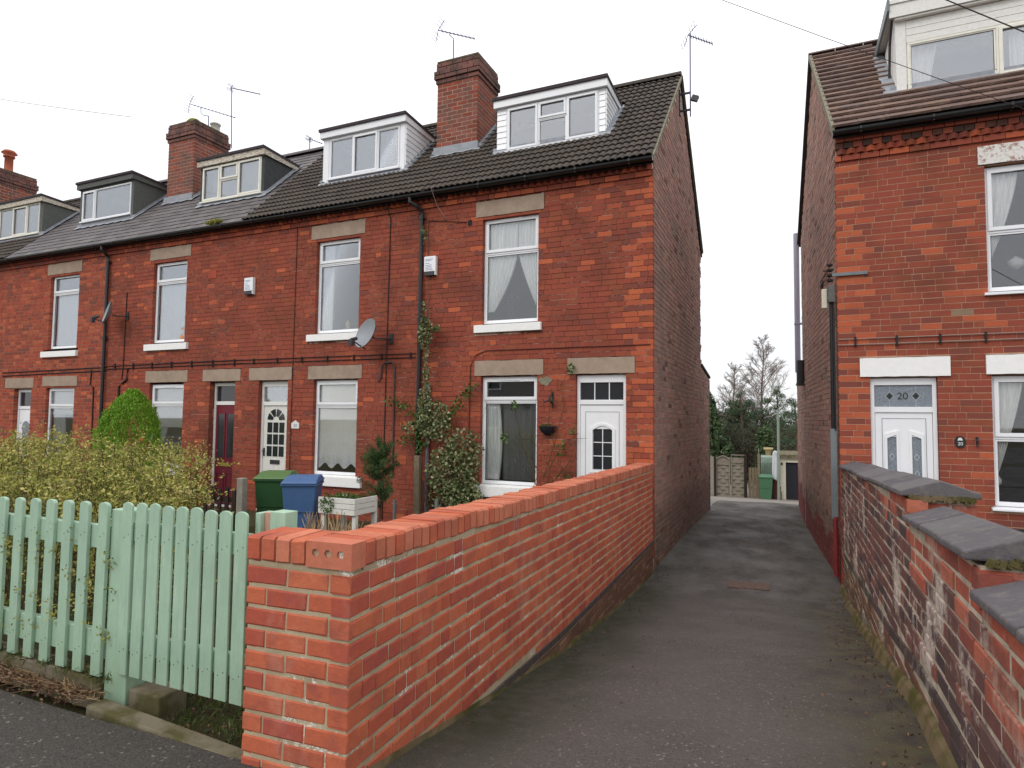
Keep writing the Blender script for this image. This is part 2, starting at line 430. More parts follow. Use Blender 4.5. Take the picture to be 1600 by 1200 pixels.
M['rubber'] = plain('black rubber', srgb(26, 26, 26), .8, .3)
M['white_paint'] = plain('white paint', srgb(228, 226, 218), .7, .3, .15, 14, .4)
M['cream'] = plain('cream painted surround', srgb(214, 208, 190), .7, .3, .1, 9)
M['dark_door'] = plain('dark garage door', srgb(38, 38, 46), .7, .3, .1, 9)
M['corrug'] = plain('green corrugated sheet', srgb(136, 154, 138), .6, .4, .2, 6)
M['maroon'] = plain('maroon cloth', srgb(92, 52, 50), .9, .2, .2, 8)
M['mattress'] = cloth('white striped mattress', srgb(226, 226, 232), 1, .45)
M['terracotta'] = plain('terracotta', srgb(178, 100, 76), .8, .2, .2, 10)
M['pot_buff'] = plain('buff chimney pot', srgb(196, 176, 130), .8, .2, .2, 10)
M['plaque_black'] = plain('black enamel', srgb(24, 26, 26), .3, .6)
M['ink_white'] = plain('white lettering', srgb(226, 226, 220), .6, .3)
M['ink_dark'] = plain('dark lettering', srgb(40, 46, 48), .6, .3)
M['ink_blue'] = plain('pale blue print', srgb(120, 130, 170), .6, .3)
M['moss'] = plain('yellow green moss', srgb(132, 134, 44), .95, .1, .4, 30, .9, 90)
M['orange_toy'] = plain('orange ornament', srgb(222, 150, 96), .7, .3, .2, 30)
M['pink'] = plain('pink ornament', srgb(196, 128, 158), .7, .3, .1, 30)
M['bark'] = plain('bark', srgb(110, 92, 80), .9, .1, .35, 20, .5)
M['twig'] = plain('bare birch twig', srgb(158, 148, 142), .9, .1, .2, 9)
M['stem_green'] = plain('green brown stem', srgb(92, 80, 52), .9, .1, .3, 20)

def leafmat(name, cols, rough=.6, sub=.15):
    m = Mat(name, rough, .25); n = len(cols)
    a = m.n('ShaderNodeAttribute', attribute_name='rnd')
    c = m.ramp(a.outputs['Fac'], [((i + .5) / n, k) for i, k in enumerate(cols)])
    m.color(c)
    tr = m.n('ShaderNodeBsdfTranslucent'); m.l(c, tr.inputs[0])
    mx = m.n('ShaderNodeMixShader'); mx.inputs[0].default_value = sub
    out = m.t.nodes['Material Output']
    m.l(m.p.outputs[0], mx.inputs[1]); m.l(tr.outputs[0], mx.inputs[2]); m.l(mx.outputs[0], out.inputs[0])
    return m.m
M['leaf_gold'] = leafmat('golden variegated leaf', [srgb(106, 120, 46), srgb(160, 160, 74), srgb(198, 190, 104), srgb(128, 132, 58), srgb(218, 206, 130), srgb(80, 100, 42), srgb(158, 130, 92), srgb(172, 172, 84)], sub=.25)
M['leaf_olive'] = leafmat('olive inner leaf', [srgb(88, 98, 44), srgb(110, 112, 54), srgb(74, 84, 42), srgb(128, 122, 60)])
M['leaf_thuja'] = leafmat('bright green conifer frond', [srgb(104, 148, 40), srgb(128, 170, 50), srgb(84, 126, 38), srgb(146, 184, 62)], sub=.2)
M['leaf_ivy'] = leafmat('variegated ivy leaf', [srgb(90, 106, 62), srgb(160, 164, 118), srgb(66, 88, 46), srgb(184, 182, 142), srgb(104, 122, 72), srgb(140, 130, 98), srgb(58, 80, 42)])
M['leaf_green'] = leafmat('mid green leaf', [srgb(72, 104, 48), srgb(56, 86, 40), srgb(96, 122, 60)])
M['leaf_pine'] = leafmat('pine needle', [srgb(52, 84, 44), srgb(40, 68, 38), srgb(70, 98, 52), srgb(90, 104, 56)])
M['leaf_fir'] = leafmat('dark fir foliage', [srgb(70, 90, 58), srgb(54, 74, 50), srgb(86, 106, 64), srgb(100, 118, 72), srgb(46, 62, 44)], sub=.05)
M['leaf_scots'] = leafmat('blue green pine foliage', [srgb(70, 88, 66), srgb(84, 104, 76), srgb(54, 72, 54), srgb(100, 118, 84)], sub=.05)
M['leaf_dark'] = leafmat('brown black thicket', [srgb(84, 82, 66), srgb(70, 70, 58), srgb(98, 92, 76), srgb(78, 86, 62)], sub=.05)
M['straw'] = leafmat('dry straw stem', [srgb(178, 148, 112), srgb(150, 120, 88), srgb(198, 170, 132)])
M['litter'] = leafmat('dead leaf', [srgb(110, 82, 60), srgb(84, 62, 50), srgb(140, 108, 80), srgb(66, 50, 42)])
M['grass'] = leafmat('grass blade', [srgb(70, 84, 40), srgb(90, 100, 48), srgb(58, 70, 36)])

def ground_mat(name, base, dark, pale, moss_at=None, scale=1.0):
    m = Mat(name, .9, .25)
    n1 = m.noise(120, 5, .85); n2 = m.noise(1.1, 5, .6); n3 = m.noise(85, 3, .7)
    vo = m.n('ShaderNodeTexVoronoi'); vo.inputs['Scale'].default_value = 95; m.l(m.pos, vo.inputs['Vector'])
    sv = m.n('ShaderNodeSeparateColor'); m.l(vo.outputs['Color'], sv.inputs[0])
    agg = m.mix(.22, m.ramp(n1, [(.40, 0.0), (.62, 1.0)]), m.ramp(sv.outputs[0], [(.2, 0.0), (.8, 1.0)]))
    c = m.mix(agg, dark, base)
    c = m.mix(m.ramp(sv.outputs[1], [(.975, 0.0), (.985, 1.0)]), c, srgb(128, 120, 110))
    c = m.mix(m.math('MULTIPLY', m.ramp(n2, [(.4, 0.0), (.7, 1.0)]), .5), c, pale)
    if moss_at: c = moss_at(m, c)
    m.color(c)
    m.bump(m.mix(.5, n1, vo.outputs['Distance']), .9, .008)
    m.rough(m.ramp(m.noise(1.6, 4), [(.38, .62), (.6, .93)]))
    return m.m

def lane_moss(m, c):
    s = m.z(); x, y = s[0], s[1]
    # along the foot of each wall: distance from the wall lines, broken by noise (moss and silt)
    nz = m.math('MULTIPLY', m.math('SUBTRACT', m.noise(2.3, 5, .7), .5), .75)
    left = m.math('ADD', m.math('SUBTRACT', x, m.math('SUBTRACT', -1.47, m.math('MULTIPLY', y, .044))), nz)     # metres from the left wall
    lf = m.ramp(left, [(.12, 1.0), (.60, 0.0)])
    right = m.math('ADD', m.math('SUBTRACT', m.math('SUBTRACT', .62, m.math('MULTIPLY', m.math('MAXIMUM', m.math('SUBTRACT', y, 10.0), 0.0), .065)), x), nz)
    rf = m.ramp(right, [(.14, 1.0), (.75, 0.0)])
    yfade = m.ramp(m.math('MULTIPLY', y, .1), [(.16, 0.0), (.30, 1.0)])
    c = m.mix(m.math('MULTIPLY', m.math('MULTIPLY', lf, yfade), m.ramp(m.noise(11, 4), [(.3, .5), (.6, .95)])), c, srgb(56, 58, 38))
    c = m.mix(m.math('MULTIPLY', rf, .75), c, m.mix(m.ramp(m.noise(6, 4), [(.4, 0.0), (.6, 1.0)]), srgb(58, 50, 44), srgb(82, 76, 50)))
    # grey worn concrete stretch further down the lane
    wf = m.ramp(m.math('ADD', m.math('MULTIPLY', y, .1), m.math('MULTIPLY', m.noise(1.2, 5), .25)), [(.93, 0.0), (1.0, 1.0)])
    c = m.mix(m.math('MULTIPLY', wf, .6), c, m.mix(m.ramp(m.noise(1.1, 6, .75, sx=(1.6, .8, 1)), [(.42, 0.0), (.6, 1.0)]), srgb(106, 102, 98), srgb(70, 66, 62)))
    return c
M['asphalt_lane'] = ground_mat('lane asphalt', srgb(106, 99, 94), srgb(58, 54, 52), srgb(94, 87, 83), lane_moss)
M['asphalt_path'] = ground_mat('pavement asphalt', srgb(96, 90, 84), srgb(38, 36, 35), srgb(70, 65, 62))
M['yard'] = ground_mat('back yard concrete', srgb(142, 134, 126), srgb(108, 100, 94), srgb(150, 142, 132))
M['soil'] = (lambda m: (m.color(m.mix(m.ramp(m.noise(6, 6, .7), [(.42, 0.0), (.6, 1.0)]), srgb(74, 62, 50), srgb(72, 78, 42))).bump(m.noise(25, 6, .8), 1.0, .03), m.m)[1])(Mat('soil and moss', .97, .1))

def tile_mat(name, cols, lichen, amt=.5, gloss=.75):
    m = Mat(name, gloss, .3); n = len(cols)
    c = m.ramp(m.rnd(), [((i + .5) / n, k) for i, k in enumerate(cols)])
    c = m.mix(m.math('MULTIPLY', m.ramp(m.noise(22, 5, .8), [(.52, 0.0), (.66, 1.0)]), amt), c, lichen)
    c = m.mix(.3, c, m.ramp(m.noise(2, 5), [(.3, .45), (.7, 1.0)]), 'MULTIPLY')
    m.color(c).bump(m.noise(60, 5, .8), .6, .006); return m.m
M['pantile'] = tile_mat('dark concrete roman tile', [srgb(80, 71, 64), srgb(86, 76, 68), srgb(72, 65, 60), srgb(82, 74, 68)], srgb(106, 100, 86), .35, .85)
M['slate'] = tile_mat('grey slate', [srgb(104, 98, 98), srgb(94, 88, 90), srgb(114, 106, 104), srgb(88, 84, 86)], srgb(132, 126, 118), .35, .6)
M['browntile'] = tile_mat('brown concrete tile', [srgb(122, 98, 90), srgb(112, 90, 84), srgb(130, 104, 92), srgb(118, 98, 92)], srgb(156, 144, 122), .5)

# ------------------------------------------------------------------ bricks
def brick_variants(n, chamfer=0.0, jit=.0015, depth=1.0):
    """unit bricks (1 x 1 x 1 in length, depth, height) seen from -Y, with slightly uneven corners."""
    out = []
    for k in range(n):
        r = random.Random(100 + k)
        if chamfer:
            a, c = .5, chamfer
            ring = []
            for (y, ins) in ((-.5, 1), (-.5 + .05, 0), (.5, 0)):
                for sx, sz in ((-1, -1), (1, -1), (1, 1), (-1, 1)):
                    j = lambda s_: r.uniform(-jit, jit) * s_
                    ring.append((sx * (.5 - ins * c * .36) + j(5), y, sz * (.5 - ins * c) + j(12)))
            V = ring
            F = [(0, 1, 2, 3)]
            for b in (0, 4):
                for q in range(4):
                    F.append((b + q, b + 4 + q, b + 4 + (q + 1) % 4, b + (q + 1) % 4))
        else:
            V = []
            for y in (-.5, .5):
                for sx, sz in ((-1, -1), (1, -1), (1, 1), (-1, 1)):
                    V.append((sx * .5 + r.uniform(-jit, jit) * 4, y, sz * .5 + r.uniform(-jit, jit) * 12))
            F = [(0, 1, 2, 3)]
            for q in range(4): F.append((q, 4 + q, 4 + (q + 1) % 4, (q + 1) % 4))
        out.append((np.array(V), np.array(F)))
    return out
VAR_PLAIN = brick_variants(5)
VAR_CH = brick_variants(8, .09, .0028)
_bm = {}
def brick_mesh(kind, k, mat):
    key = (kind, k, mat)
    if key not in _bm:
        V, F = (VAR_CH if kind else VAR_PLAIN)[k]
        me = bpy.data.meshes.new('brick')
        me.from_pydata([tuple(v) for v in V], [], [tuple(f) for f in F]); me.materials.append(M[mat]); me.update()
        _bm[key] = me
    return _bm[key]

MW3 = np.array([list(RIGHT), list(UP), list(FWD)])
def px_size(c, u, L, H, nrm):
    q = MW3 @ (np.array(c) - np.array((0, 0, CAM_Z)))
    if q[2] < .3: return 0
    x, y = q[0] / q[2], q[1] / q[2]
    if abs(x) > .83 or abs(y) > .625: return 0
    d = np.array((0, 0, CAM_Z)) - np.array(c); dist = np.linalg.norm(d)
    return L * H * max(0, float(np.dot(d / dist, nrm))) / dist ** 2

class Bag:
    """bricks (or tiles) of one thing: the 300 that show largest become parts, the rest one stuff mesh per parent."""
    def __init__(s, limit=300, name='brick', rest='brickwork'):
        s.items = []; s.limit = limit; s.name = name; s.rest = rest
    def add(s, parent, c, ang, L, D, H, mat, kind=0, tilt=0.0, nrm=None):
        """c centre of the FRONT face; ang: direction of the length in the plan; the face looks to the right of that direction"""
        ca, sa = math.cos(ang), math.sin(ang)
        nrm = (sa, -ca, 0)
        s.items.append((px_size(c, None, L, H, nrm), parent, c, ang, L, D, H, mat, kind, tilt, rng.randrange(8 if kind else 5)))
    def flush(s):
        s.items.sort(key=lambda t: -t[0])
        rest = {}
        for i, it in enumerate(s.items):
            w, parent, c, ang, L, D, H, mat, kind, tilt, k = it
            if i < s.limit and w > 0:
                o = bpy.data.objects.new(s.name, brick_mesh(kind, k, mat)); col.objects.link(o)
                R3 = Matrix.Rotation(ang, 4, 'Z') @ Matrix.Rotation(-tilt, 4, 'Y')
                cc = Vector(c) + R3.to_3x3() @ Vector((0, D / 2, 0))
                o.location = cc; o.rotation_euler = R3.to_euler(); o.scale = (L, D, H)
                attach(o, parent)
            else: rest.setdefault(parent.name, (parent, []))[1].append(it)
        for pn, (parent, lst) in rest.items():
            Vs, Fs, Rn, Mi, mats = [], [], [], [], []
            off = 0
            for (w, _p, c, ang, L, D, H, mat, kind, tilt, k) in lst:
                V, F = (VAR_CH if kind else VAR_PLAIN)[k]
                R3 = np.array((Matrix.Rotation(ang, 3, 'Z') @ Matrix.Rotation(-tilt, 3, 'Y')))
                P = (V * np.array((L, D, H)) + np.array((0, D / 2, 0))) @ R3.T + np.array(c)
                Vs.append(P); Fs.append(F + off); off += len(V)
                if mat not in mats: mats.append(mat)
                Rn.append(np.full(len(F), rng.random())); Mi.append(np.full(len(F), mats.index(mat)))
            o = np_mesh(s.rest, np.concatenate(Vs), np.concatenate(Fs), [M[x] for x in mats], parent, np.concatenate(Rn), np.concatenate(Mi))
            o['kind'] = 'stuff'

def lay(bag, parent, O, ang, U, z0, z1, C=.0857, LP=.238, J=.008, holes=(), depth=.1, pick=None, kind=0, inside=None, zof=None, ujit=0.30, bond=.20, face_jit=.0015, BJ=None, zslope=0.0):
    """O: plan point (x,y) of u=0 on the face; face looks to the right of direction ang. U: length of the wall face."""
    ca, sa = math.cos(ang), math.sin(ang)
    nx, ny = sa, -ca
    H = C - (BJ if BJ else J)
    i = 0
    z = z0 + C / 2
    while z < z1 - C * .3:
        u = -(LP / 2 if i % 2 else 0) - (LP * .25 if i % 4 > 1 else 0) * (1 if ujit else 0) - ujit * rng.random() * LP
        joints = []
        while u < U:
            ln = LP if rng.random() > bond else LP / 2
            joints.append((u, u + ln)); u += ln
        free = [(0.0, U)]
        for (h0, h1, hz0, hz1) in holes:
            if hz0 < z < hz1:
                nf = []
                for a, b in free:
                    if h1 <= a or h0 >= b: nf.append((a, b)); continue
                    if h0 > a: nf.append((a, h0))
                    if h1 < b: nf.append((h1, b))
                free = nf
        for a, b in free:
            segs = [[max(p, a), min(q, b), p < a, q > b] for p, q in joints if q > a and p < b]
            k = 0
            while k < len(segs):                       # join slivers to their neighbour
                if segs[k][1] - segs[k][0] < .06 and len(segs) > 1:
                    if k > 0: segs[k - 1][1] = segs[k][1]; segs.pop(k); continue
                    else: segs[1][0] = segs[0][0]; segs.pop(0); continue
                k += 1
            for p, q, _a, _b in segs:
                j0 = 0 if abs(p - a) < 1e-6 else J / 2; j1 = 0 if abs(q - b) < 1e-6 else J / 2
                p2, q2 = p + j0, q - j1; uc = (p2 + q2) / 2
                zz = z + zslope * uc
                if inside and not inside(uc, zz): continue
                f = rng.uniform(-1, 1) * face_jit
                c = (O[0] + ca * uc + nx * f, O[1] + sa * uc + ny * f, zz + rng.uniform(-1, 1) * .0012)
                mat, kd = pick(uc, zz, i) if pick else ('brick_front', kind)
                bag.add(parent, c, ang, q2 - p2, depth, H, mat, kind, tilt=-math.atan(zslope) if zslope else rng.uniform(-1, 1) * .002)
        z += C; i += 1

def slab_with_holes(mb, x0, x1, y0, y1, z0, z1, holes, g=.004):
    """a wall slab in the XZ plane split round its openings."""
    hs = [(a - g, b + g, c - g, d + g) for a, b, c, d in holes]
    zs = sorted({z0, z1} | {v for h in hs for v in h[2:] if z0 < v < z1})
    for za, zb in zip(zs, zs[1:]):
        zm = (za + zb) / 2
        cuts = sorted((h[0], h[1]) for h in hs if h[2] < zm < h[3])
        x = x0
        for a, b in cuts:
            if a > x: mb.box(x, a, y0, y1, za, zb)
            x = max(x, b)
        if x < x1: mb.box(x, x1, y0, y1, za, zb)

# ------------------------------------------------------------------ windows, doors, curtains
def curtain(name, x0f, x1f, z0, z1, y, mat, parent, waves=9, amp=.02, nz=10, nx=40):
    V, F = [], []
    for j in range(nz + 1):
        t = j / nz; z = z1 + (z0 - z1) * t
        a, b = x0f(t), x1f(t)
        for i in range(nx + 1):
            s_ = i / nx
            V.append((a + (b - a) * s_, y + amp * math.sin(s_ * waves * 2 * math.pi + .5 * math.sin(t * 3)), z))
    for j in range(nz):
        for i in range(nx):
            k = j * (nx + 1) + i; F.append((k, k + 1, k + nx + 2, k + nx + 1))
    return np_mesh(name, np.array(V), np.array(F), M[mat], parent, smooth=True)

def lights_window(parent, x0, x1, z0, z1, y, cells, mat='upvc', gmat='glass', fw=.068, name='window', vent=None):
    """frame with its lights; cells: (x0,x1,z0,z1,sash?) in frame fractions. y is the outer face."""
    W_, H_ = x1 - x0, z1 - z0
    mb = MB()
    # outer frame
    mb.box(x0, x1, y, y + .06, z1 - fw * .55, z1); mb.box(x0, x1, y, y + .06, z0, z0 + fw * .55)
    mb.box(x0, x0 + fw * .55, y, y + .06, z0 + fw * .55, z1 - fw * .55); mb.box(x1 - fw * .55, x1, y, y + .06, z0 + fw * .55, z1 - fw * .55)
    frame = mb.build(name, M[mat], parent, bevel=.004)
    for (a, b, c, d, sash) in cells:
        X0, X1, Z0, Z1 = x0 + a * W_, x0 + b * W_, z0 + c * H_, z0 + d * H_
        e = fw * .25
        X0 += e if a > 0 else fw * .45; X1 -= e if b < 1 else fw * .45
        Z0 += e if c > 0 else fw * .45; Z1 -= e if d < 1 else fw * .45
        w = fw * (.75 if sash else .38); yy = y - (.014 if sash else -.012)
        s = MB()
        s.box(X0, X1, yy, y + .05, Z1 - w, Z1); s.box(X0, X1, yy, y + .05, Z0, Z0 + w)
        s.box(X0, X0 + w, yy, y + .05, Z0 + w, Z1 - w); s.box(X1 - w, X1, yy, y + .05, Z0 + w, Z1 - w)
        s.build('sash' if sash else 'bead', M[mat], frame, bevel=.003)
        g = MB(); g.box(X0 + w - .004, X1 - w + .004, y + .022, y + .028, Z0 + w - .004, Z1 - w + .004)
        g.build('pane', M[gmat], frame)
        # dark gasket round the pane
        k = MB(); t = .005
        k.box(X0 + w, X1 - w, y + .014, y + .02, Z1 - w - t, Z1 - w); k.box(X0 + w, X1 - w, y + .014, y + .02, Z0 + w, Z0 + w + t)
        k.box(X0 + w, X0 + w + t, y + .014, y + .02, Z0 + w + t, Z1 - w - t); k.box(X1 - w - t, X1 - w, y + .014, y + .02, Z0 + w + t, Z1 - w - t)
        k.build('gasket', M['metal_dark'], frame)
    # mullions between cells
    mm = MB(); seen = set()
    for (a, b, c, d, sash) in cells:
        if b < 1 and ('x', b, c) not in seen:
            seen.add(('x', b, c)); X = x0 + b * W_
            mm.box(X - fw * .22, X + fw * .22, y + .002, y + .055, z0 + c * H_ + .01, z0 + d * H_ - .01)
        if d < 1 and ('z', a, d) not in seen:
            seen.add(('z', a, d)); Z = z0 + d * H_
            mm.box(x0 + a * W_ + .01, x0 + b * W_ - .01, y + .003, y + .054, Z - fw * .22, Z + fw * .22)
    if mm.v: mm.build('mullion', M[mat], frame)
    if vent:
        v = MB(); v.box(vent[0], vent[1], y - .024, y - .0145, z1 - fw * .9, z1 - fw * .5); v.build('trickle_vent', M[mat], frame)
    return frame

TWO = lambda t: [(0, 1, 0, t, False), (0, 1, t, 1, True)]

def stone(name, parent, x0, x1, y, z0, z1, mat='stone', proud=.012, skew=0.0):
    mb = MB()
    n = 10; V = []
    for i in range(n + 1):
        x = x0 + (x1 - x0) * i / n
        jj = rng.uniform(-.004, .004)
        V.append((x, z0 + jj, z1 + rng.uniform(-.004, .004)))
    for i in range(n):
        a, b = V[i], V[i + 1]
        mb.quad((a[0], y - proud, a[1]), (b[0], y - proud, b[1]), (b[0], y - proud, b[2]), (a[0], y - proud, a[2]))
        mb.quad((a[0], y - proud, a[1]), (a[0], y + .14, a[1]), (b[0], y + .14, b[1]), (b[0], y - proud, b[1]))
        mb.quad((a[0], y - proud, a[2]), (b[0], y - proud, b[2]), (b[0], y + .14, b[2]), (a[0], y + .14, a[2]))
    a, b = V[0], V[-1]
    mb.quad((a[0], y - proud, a[1]), (a[0], y - proud, a[2]), (a[0], y + .14, a[2]), (a[0], y + .14, a[1]))
    mb.quad((b[0], y - proud, b[1]), (b[0], y + .14, b[1]), (b[0], y + .14, b[2]), (b[0], y - proud, b[2]))
    return mb.build(name, M[mat], parent)

def sill(parent, x0, x1, y, z0, z1, proud=.06, mat='white_stone'):
    mb = MB(); mb.prism([(x0, y - proud, z0), (x0, y - proud, z1 - .02), (x0, y + .1, z1), (x0, y + .1, z0)], (x1 - x0, 0, 0))
    return mb.build('window_sill', M[mat], parent, bevel=.006)

def arch_pts(cx, w, z0, z1, rise, n=8):
    pts = [(cx - w / 2, z0), (cx + w / 2, z0), (cx + w / 2, z1)]
    for i in range(1, n):
        t = i / n; pts.append((cx + w / 2 - w * t, z1 + rise * math.sin(math.pi * t)))
    pts.append((cx - w / 2, z1))
    return pts

def text(s, size, loc, mat, parent, rot=(R(90), 0, 0), extrude=.001, align='CENTER'):
    c = bpy.data.curves.new('lettering', 'FONT'); c.body = s; c.size = size; c.extrude = extrude; c.align_x = align; c.align_y = 'CENTER'
    c.materials.append(M[mat])
    tmp = bpy.data.objects.new('lettering_curve', c); col.objects.link(tmp)
    dg = bpy.context.evaluated_depsgraph_get(); me = bpy.data.meshes.new_from_object(tmp.evaluated_get(dg))
    bpy.data.objects.remove(tmp); me.materials.clear(); me.materials.append(M[mat])
    o = bpy.data.objects.new('lettering', me); col.objects.link(o); o.location = loc; o.rotation_euler = rot; attach(o, parent)
    return o

# ------------------------------------------------------------------ the terrain
LEFT_P = [(-30, 0), (1.5, 0), (2.0, -.02), (2.36, -.085), (3.05, -.20), (3.5, -.27), (4.08, -.35), (4.88, -.47), (7, -.67), (8.84, -.80), (9.8, -.785), (11.6, -.74), (13.6, -.74), (16.3, -.76), (18.5, -.80), (20, -.95), (29, -1.86), (60, -1.95)]
RIGHT_P = [(-30, .02), (2.0, .03), (3.28, -.044), (4.13, -.11), (5.65, -.35), (7.2, -.62), (9.2, -.86), (10, -.88), (14, -.83), (18.5, -.80), (20, -.95), (29, -1.86), (60, -1.95)]
def lp(P, y): return float(np.interp(y, [p[0] for p in P], [p[1] for p in P]))
def lane_z(x, y):
    t = min(1, max(0, (x + 1.9) / 2.5)); return lp(LEFT_P, y) * (1 - t) + lp(RIGHT_P, y) * t

def grid(name, xs, ys, zf, mat, kind='structure'):
    X, Y = np.meshgrid(xs, ys); V = np.array([(x, y, zf(x, y)) for x, y in zip(X.ravel(), Y.ravel())])
    nx = len(xs); F = np.array([(j * nx + i, j * nx + i + 1, (j + 1) * nx + i + 1, (j + 1) * nx + i) for j in range(len(ys) - 1) for i in range(nx - 1)])
    o = np_mesh(name, V, F, M[mat], smooth=True); o['kind'] = kind; return o

g = MB(); g.quad((-900, -900, -2.4), (900, -900, -2.4), (900, 900, -2.4), (-900, 900, -2.4)); o = g.build('ground', M['soil']); o['kind'] = 'structure'
def wob(x, y, a=.006): return a * (math.sin(x * 3.1 + y * 1.7) + math.sin(x * 1.3 - y * 4.1 + 2))
grid('lane', np.linspace(-2.0, 1.0, 21), np.linspace(2.02, 20, 120), lambda x, y: lane_z(x, y) + wob(x, y, .004), 'asphalt_lane')
grid('pavement', np.linspace(-14, 12, 60), np.linspace(-1.2, 2.02, 22), lambda x, y: (-.02 if x > -2 else -.02 - .03 * min(1, (-2 - x))) + wob(x, y, .004), 'asphalt_path')
grid('road', np.linspace(-40, 40, 10), np.linspace(-9, -1.2, 4), lambda x, y: -.14, 'asphalt_path')
grid('opposite_pavement', np.linspace(-40, 40, 10), np.linspace(-30, -9, 4), lambda x, y: -.03, 'asphalt_path')
def gz(x, y): return float(np.interp(y, (2.1, 2.6, 9.4), (-.16, -.12, -.46))) + wob(x, y, .012)
grid('front_garden', np.linspace(-26, -2.02, 60), np.linspace(2.14, 9.5, 40), gz, 'soil')
grid('side_garden', np.linspace(.78, 12, 20), np.linspace(2.02, 10.1, 16), lambda x, y: -.05 - .02 * (y - 2), 'asphalt_path')
grid('back_yard', np.linspace(-22, 22, 40), np.linspace(20, 62, 30), lambda x, y: lane_z(x, y) + wob(x, y, .01), 'yard')
grid('back_lane_bank', np.linspace(-22, -1.95, 16), np.linspace(16.2, 20.0, 10), lambda x, y: lp(LEFT_P, y) - .01, 'yard')
grid('back_lane_bank', np.linspace(.98, 22, 16), np.linspace(18.4, 20.0, 6), lambda x, y: lp(LEFT_P, y) - .01, 'yard')

# ------------------------------------------------------------------ roofs
PITCHT = .963; PA = math.atan(PITCHT); CP, SP = math.cos(PA), math.sin(PA)
def roof_z(y, y0, z0): return z0 + PITCHT * (y - y0)

def tile_variants(kind):
    out = []
    for k in range(4):
        r = random.Random(k + 9); V, F = [], []
        if kind == 'pantile':
            w, l, n, th, amp = .225, .27, 12, .014, .024
        elif kind == 'brown': w, l, n, th, amp = .326, .29, 3, .034, .0
        else: w, l, n, th, amp = .252, .30, 1, .006, .0
        for s, (yy, zz) in enumerate(((0, 0), (0, th), (l, th), (l, 0))):
            for i in range(n + 1):
                t = i / n
                h = amp * (abs(math.sin(math.pi * 2 * t)) ** .8 if kind == 'pantile' else 0)
                if kind == 'slate': h = r.uniform(0, .004)
                V.append((-w / 2 + .001 + (w - .002) * t, yy + (r.uniform(-.004, .004) if kind != 'pantile' else r.uniform(-.001, .001)), zz + h + r.uniform(-.0015, .0015)))
        m_ = n + 1
        for a, b in ((0, 1), (1, 2), (3, 0)):
            for i in range(n): F.append((a * m_ + i, a * m_ + i + 1, b * m_ + i + 1, b * m_ + i))
        for i in (0, n):
            q = (i, m_ + i, 2 * m_ + i, 3 * m_ + i); F.append(q if i == 0 else q[::-1])
        out.append((np.array(V), np.array(F)))
    return out
TV = {k: tile_variants(k) for k in ('pantile', 'brown', 'slate')}
TM = {}
def tile_me(kind, k, mat):
    if (kind, k) not in TM:
        V, F = TV[kind][k]; me = bpy.data.meshes.new('tile'); me.from_pydata([tuple(v) for v in V], [], [tuple(f) for f in F]); me.materials.append(M[mat]); me.update()
        TM[(kind, k)] = me
    return TM[(kind, k)]

def lay_roof(parent, kind, mat, x0, x1, y0, z0, ymax, gauge, width, avoid=(), limit=300, name='tile', xedge=None):
    """front slope from the eaves line (y0, z0) up to y = ymax; avoid: (x0,x1,y0,y1) plan rectangles"""
    Lm = (ymax - y0) / CP; rows = int(math.ceil(Lm / gauge)); items = []
    tiltz = {'pantile': .030, 'brown': .05, 'slate': .012}[kind]
    for r_ in range(rows):
        s = r_ * gauge
        off = (width / 2 if (kind != 'pantile' and r_ % 2) else 0)
        nx = int((x1 - x0) / width) + 2
        for i in range(nx):
            xc = x1 - width / 2 - i * width + off
            if xc - width / 2 < x0 - .16 or xc + width / 2 > x1 + .14: continue
            if kind != 'pantile' and xc + width / 2 > x1 + .02: xc = x1 - width / 4
            xr = xc
            if xedge:                                     # skewed edge: shift the row with it
                pass
            y = y0 + s * CP
            if any(a < xc < b and c < y + .06 < d for a, b, c, d in avoid): continue
            z = z0 + s * SP
            items.append((xc + rng.uniform(-.003, .003), y, z + tiltz + .004 + rng.uniform(0, .002), rng.randrange(4)))
    items.sort(key=lambda t: (t[0] ** 2 + t[1] ** 2))
    rest = []
    ang = PA - math.atan(tiltz * .9 / gauge)
    for q, (x, y, z, k) in enumerate(items):
        if q < limit:
            o = bpy.data.objects.new(name, tile_me(kind, k, mat)); col.objects.link(o)
            o.location = (x, y, z); o.rotation_euler = (ang, 0, rng.uniform(-.006, .006)); attach(o, parent)
        else: rest.append((x, y, z, k))
    if rest:
        Rm = np.array(Matrix.Rotation(ang, 3, 'X')); Vs, Fs, Rn, off = [], [], [], 0
        for x, y, z, k in rest:
            V, F = TV[kind][k]; Vs.append(V @ Rm.T + np.array((x, y, z))); Fs.append(F + off); off += len(V); Rn.append(np.full(len(F), rng.random()))
        o = np_mesh('roof_tiling', np.concatenate(Vs), np.concatenate(Fs), M[mat], parent, np.concatenate(Rn)); o['kind'] = 'stuff'

# ------------------------------------------------------------------ terrace houses
D = 9.43; YE, ZE, YR, ZR = 9.30, 5.37, 12.04, 8.00; YB = 14.80
UPW, UPL, UPS = (3.01, 4.80), (4.83, 5.10), (2.84, 3.0)
LOW, LOL = (.33, 2.10), (2.12, 2.38)
C_ = .0857

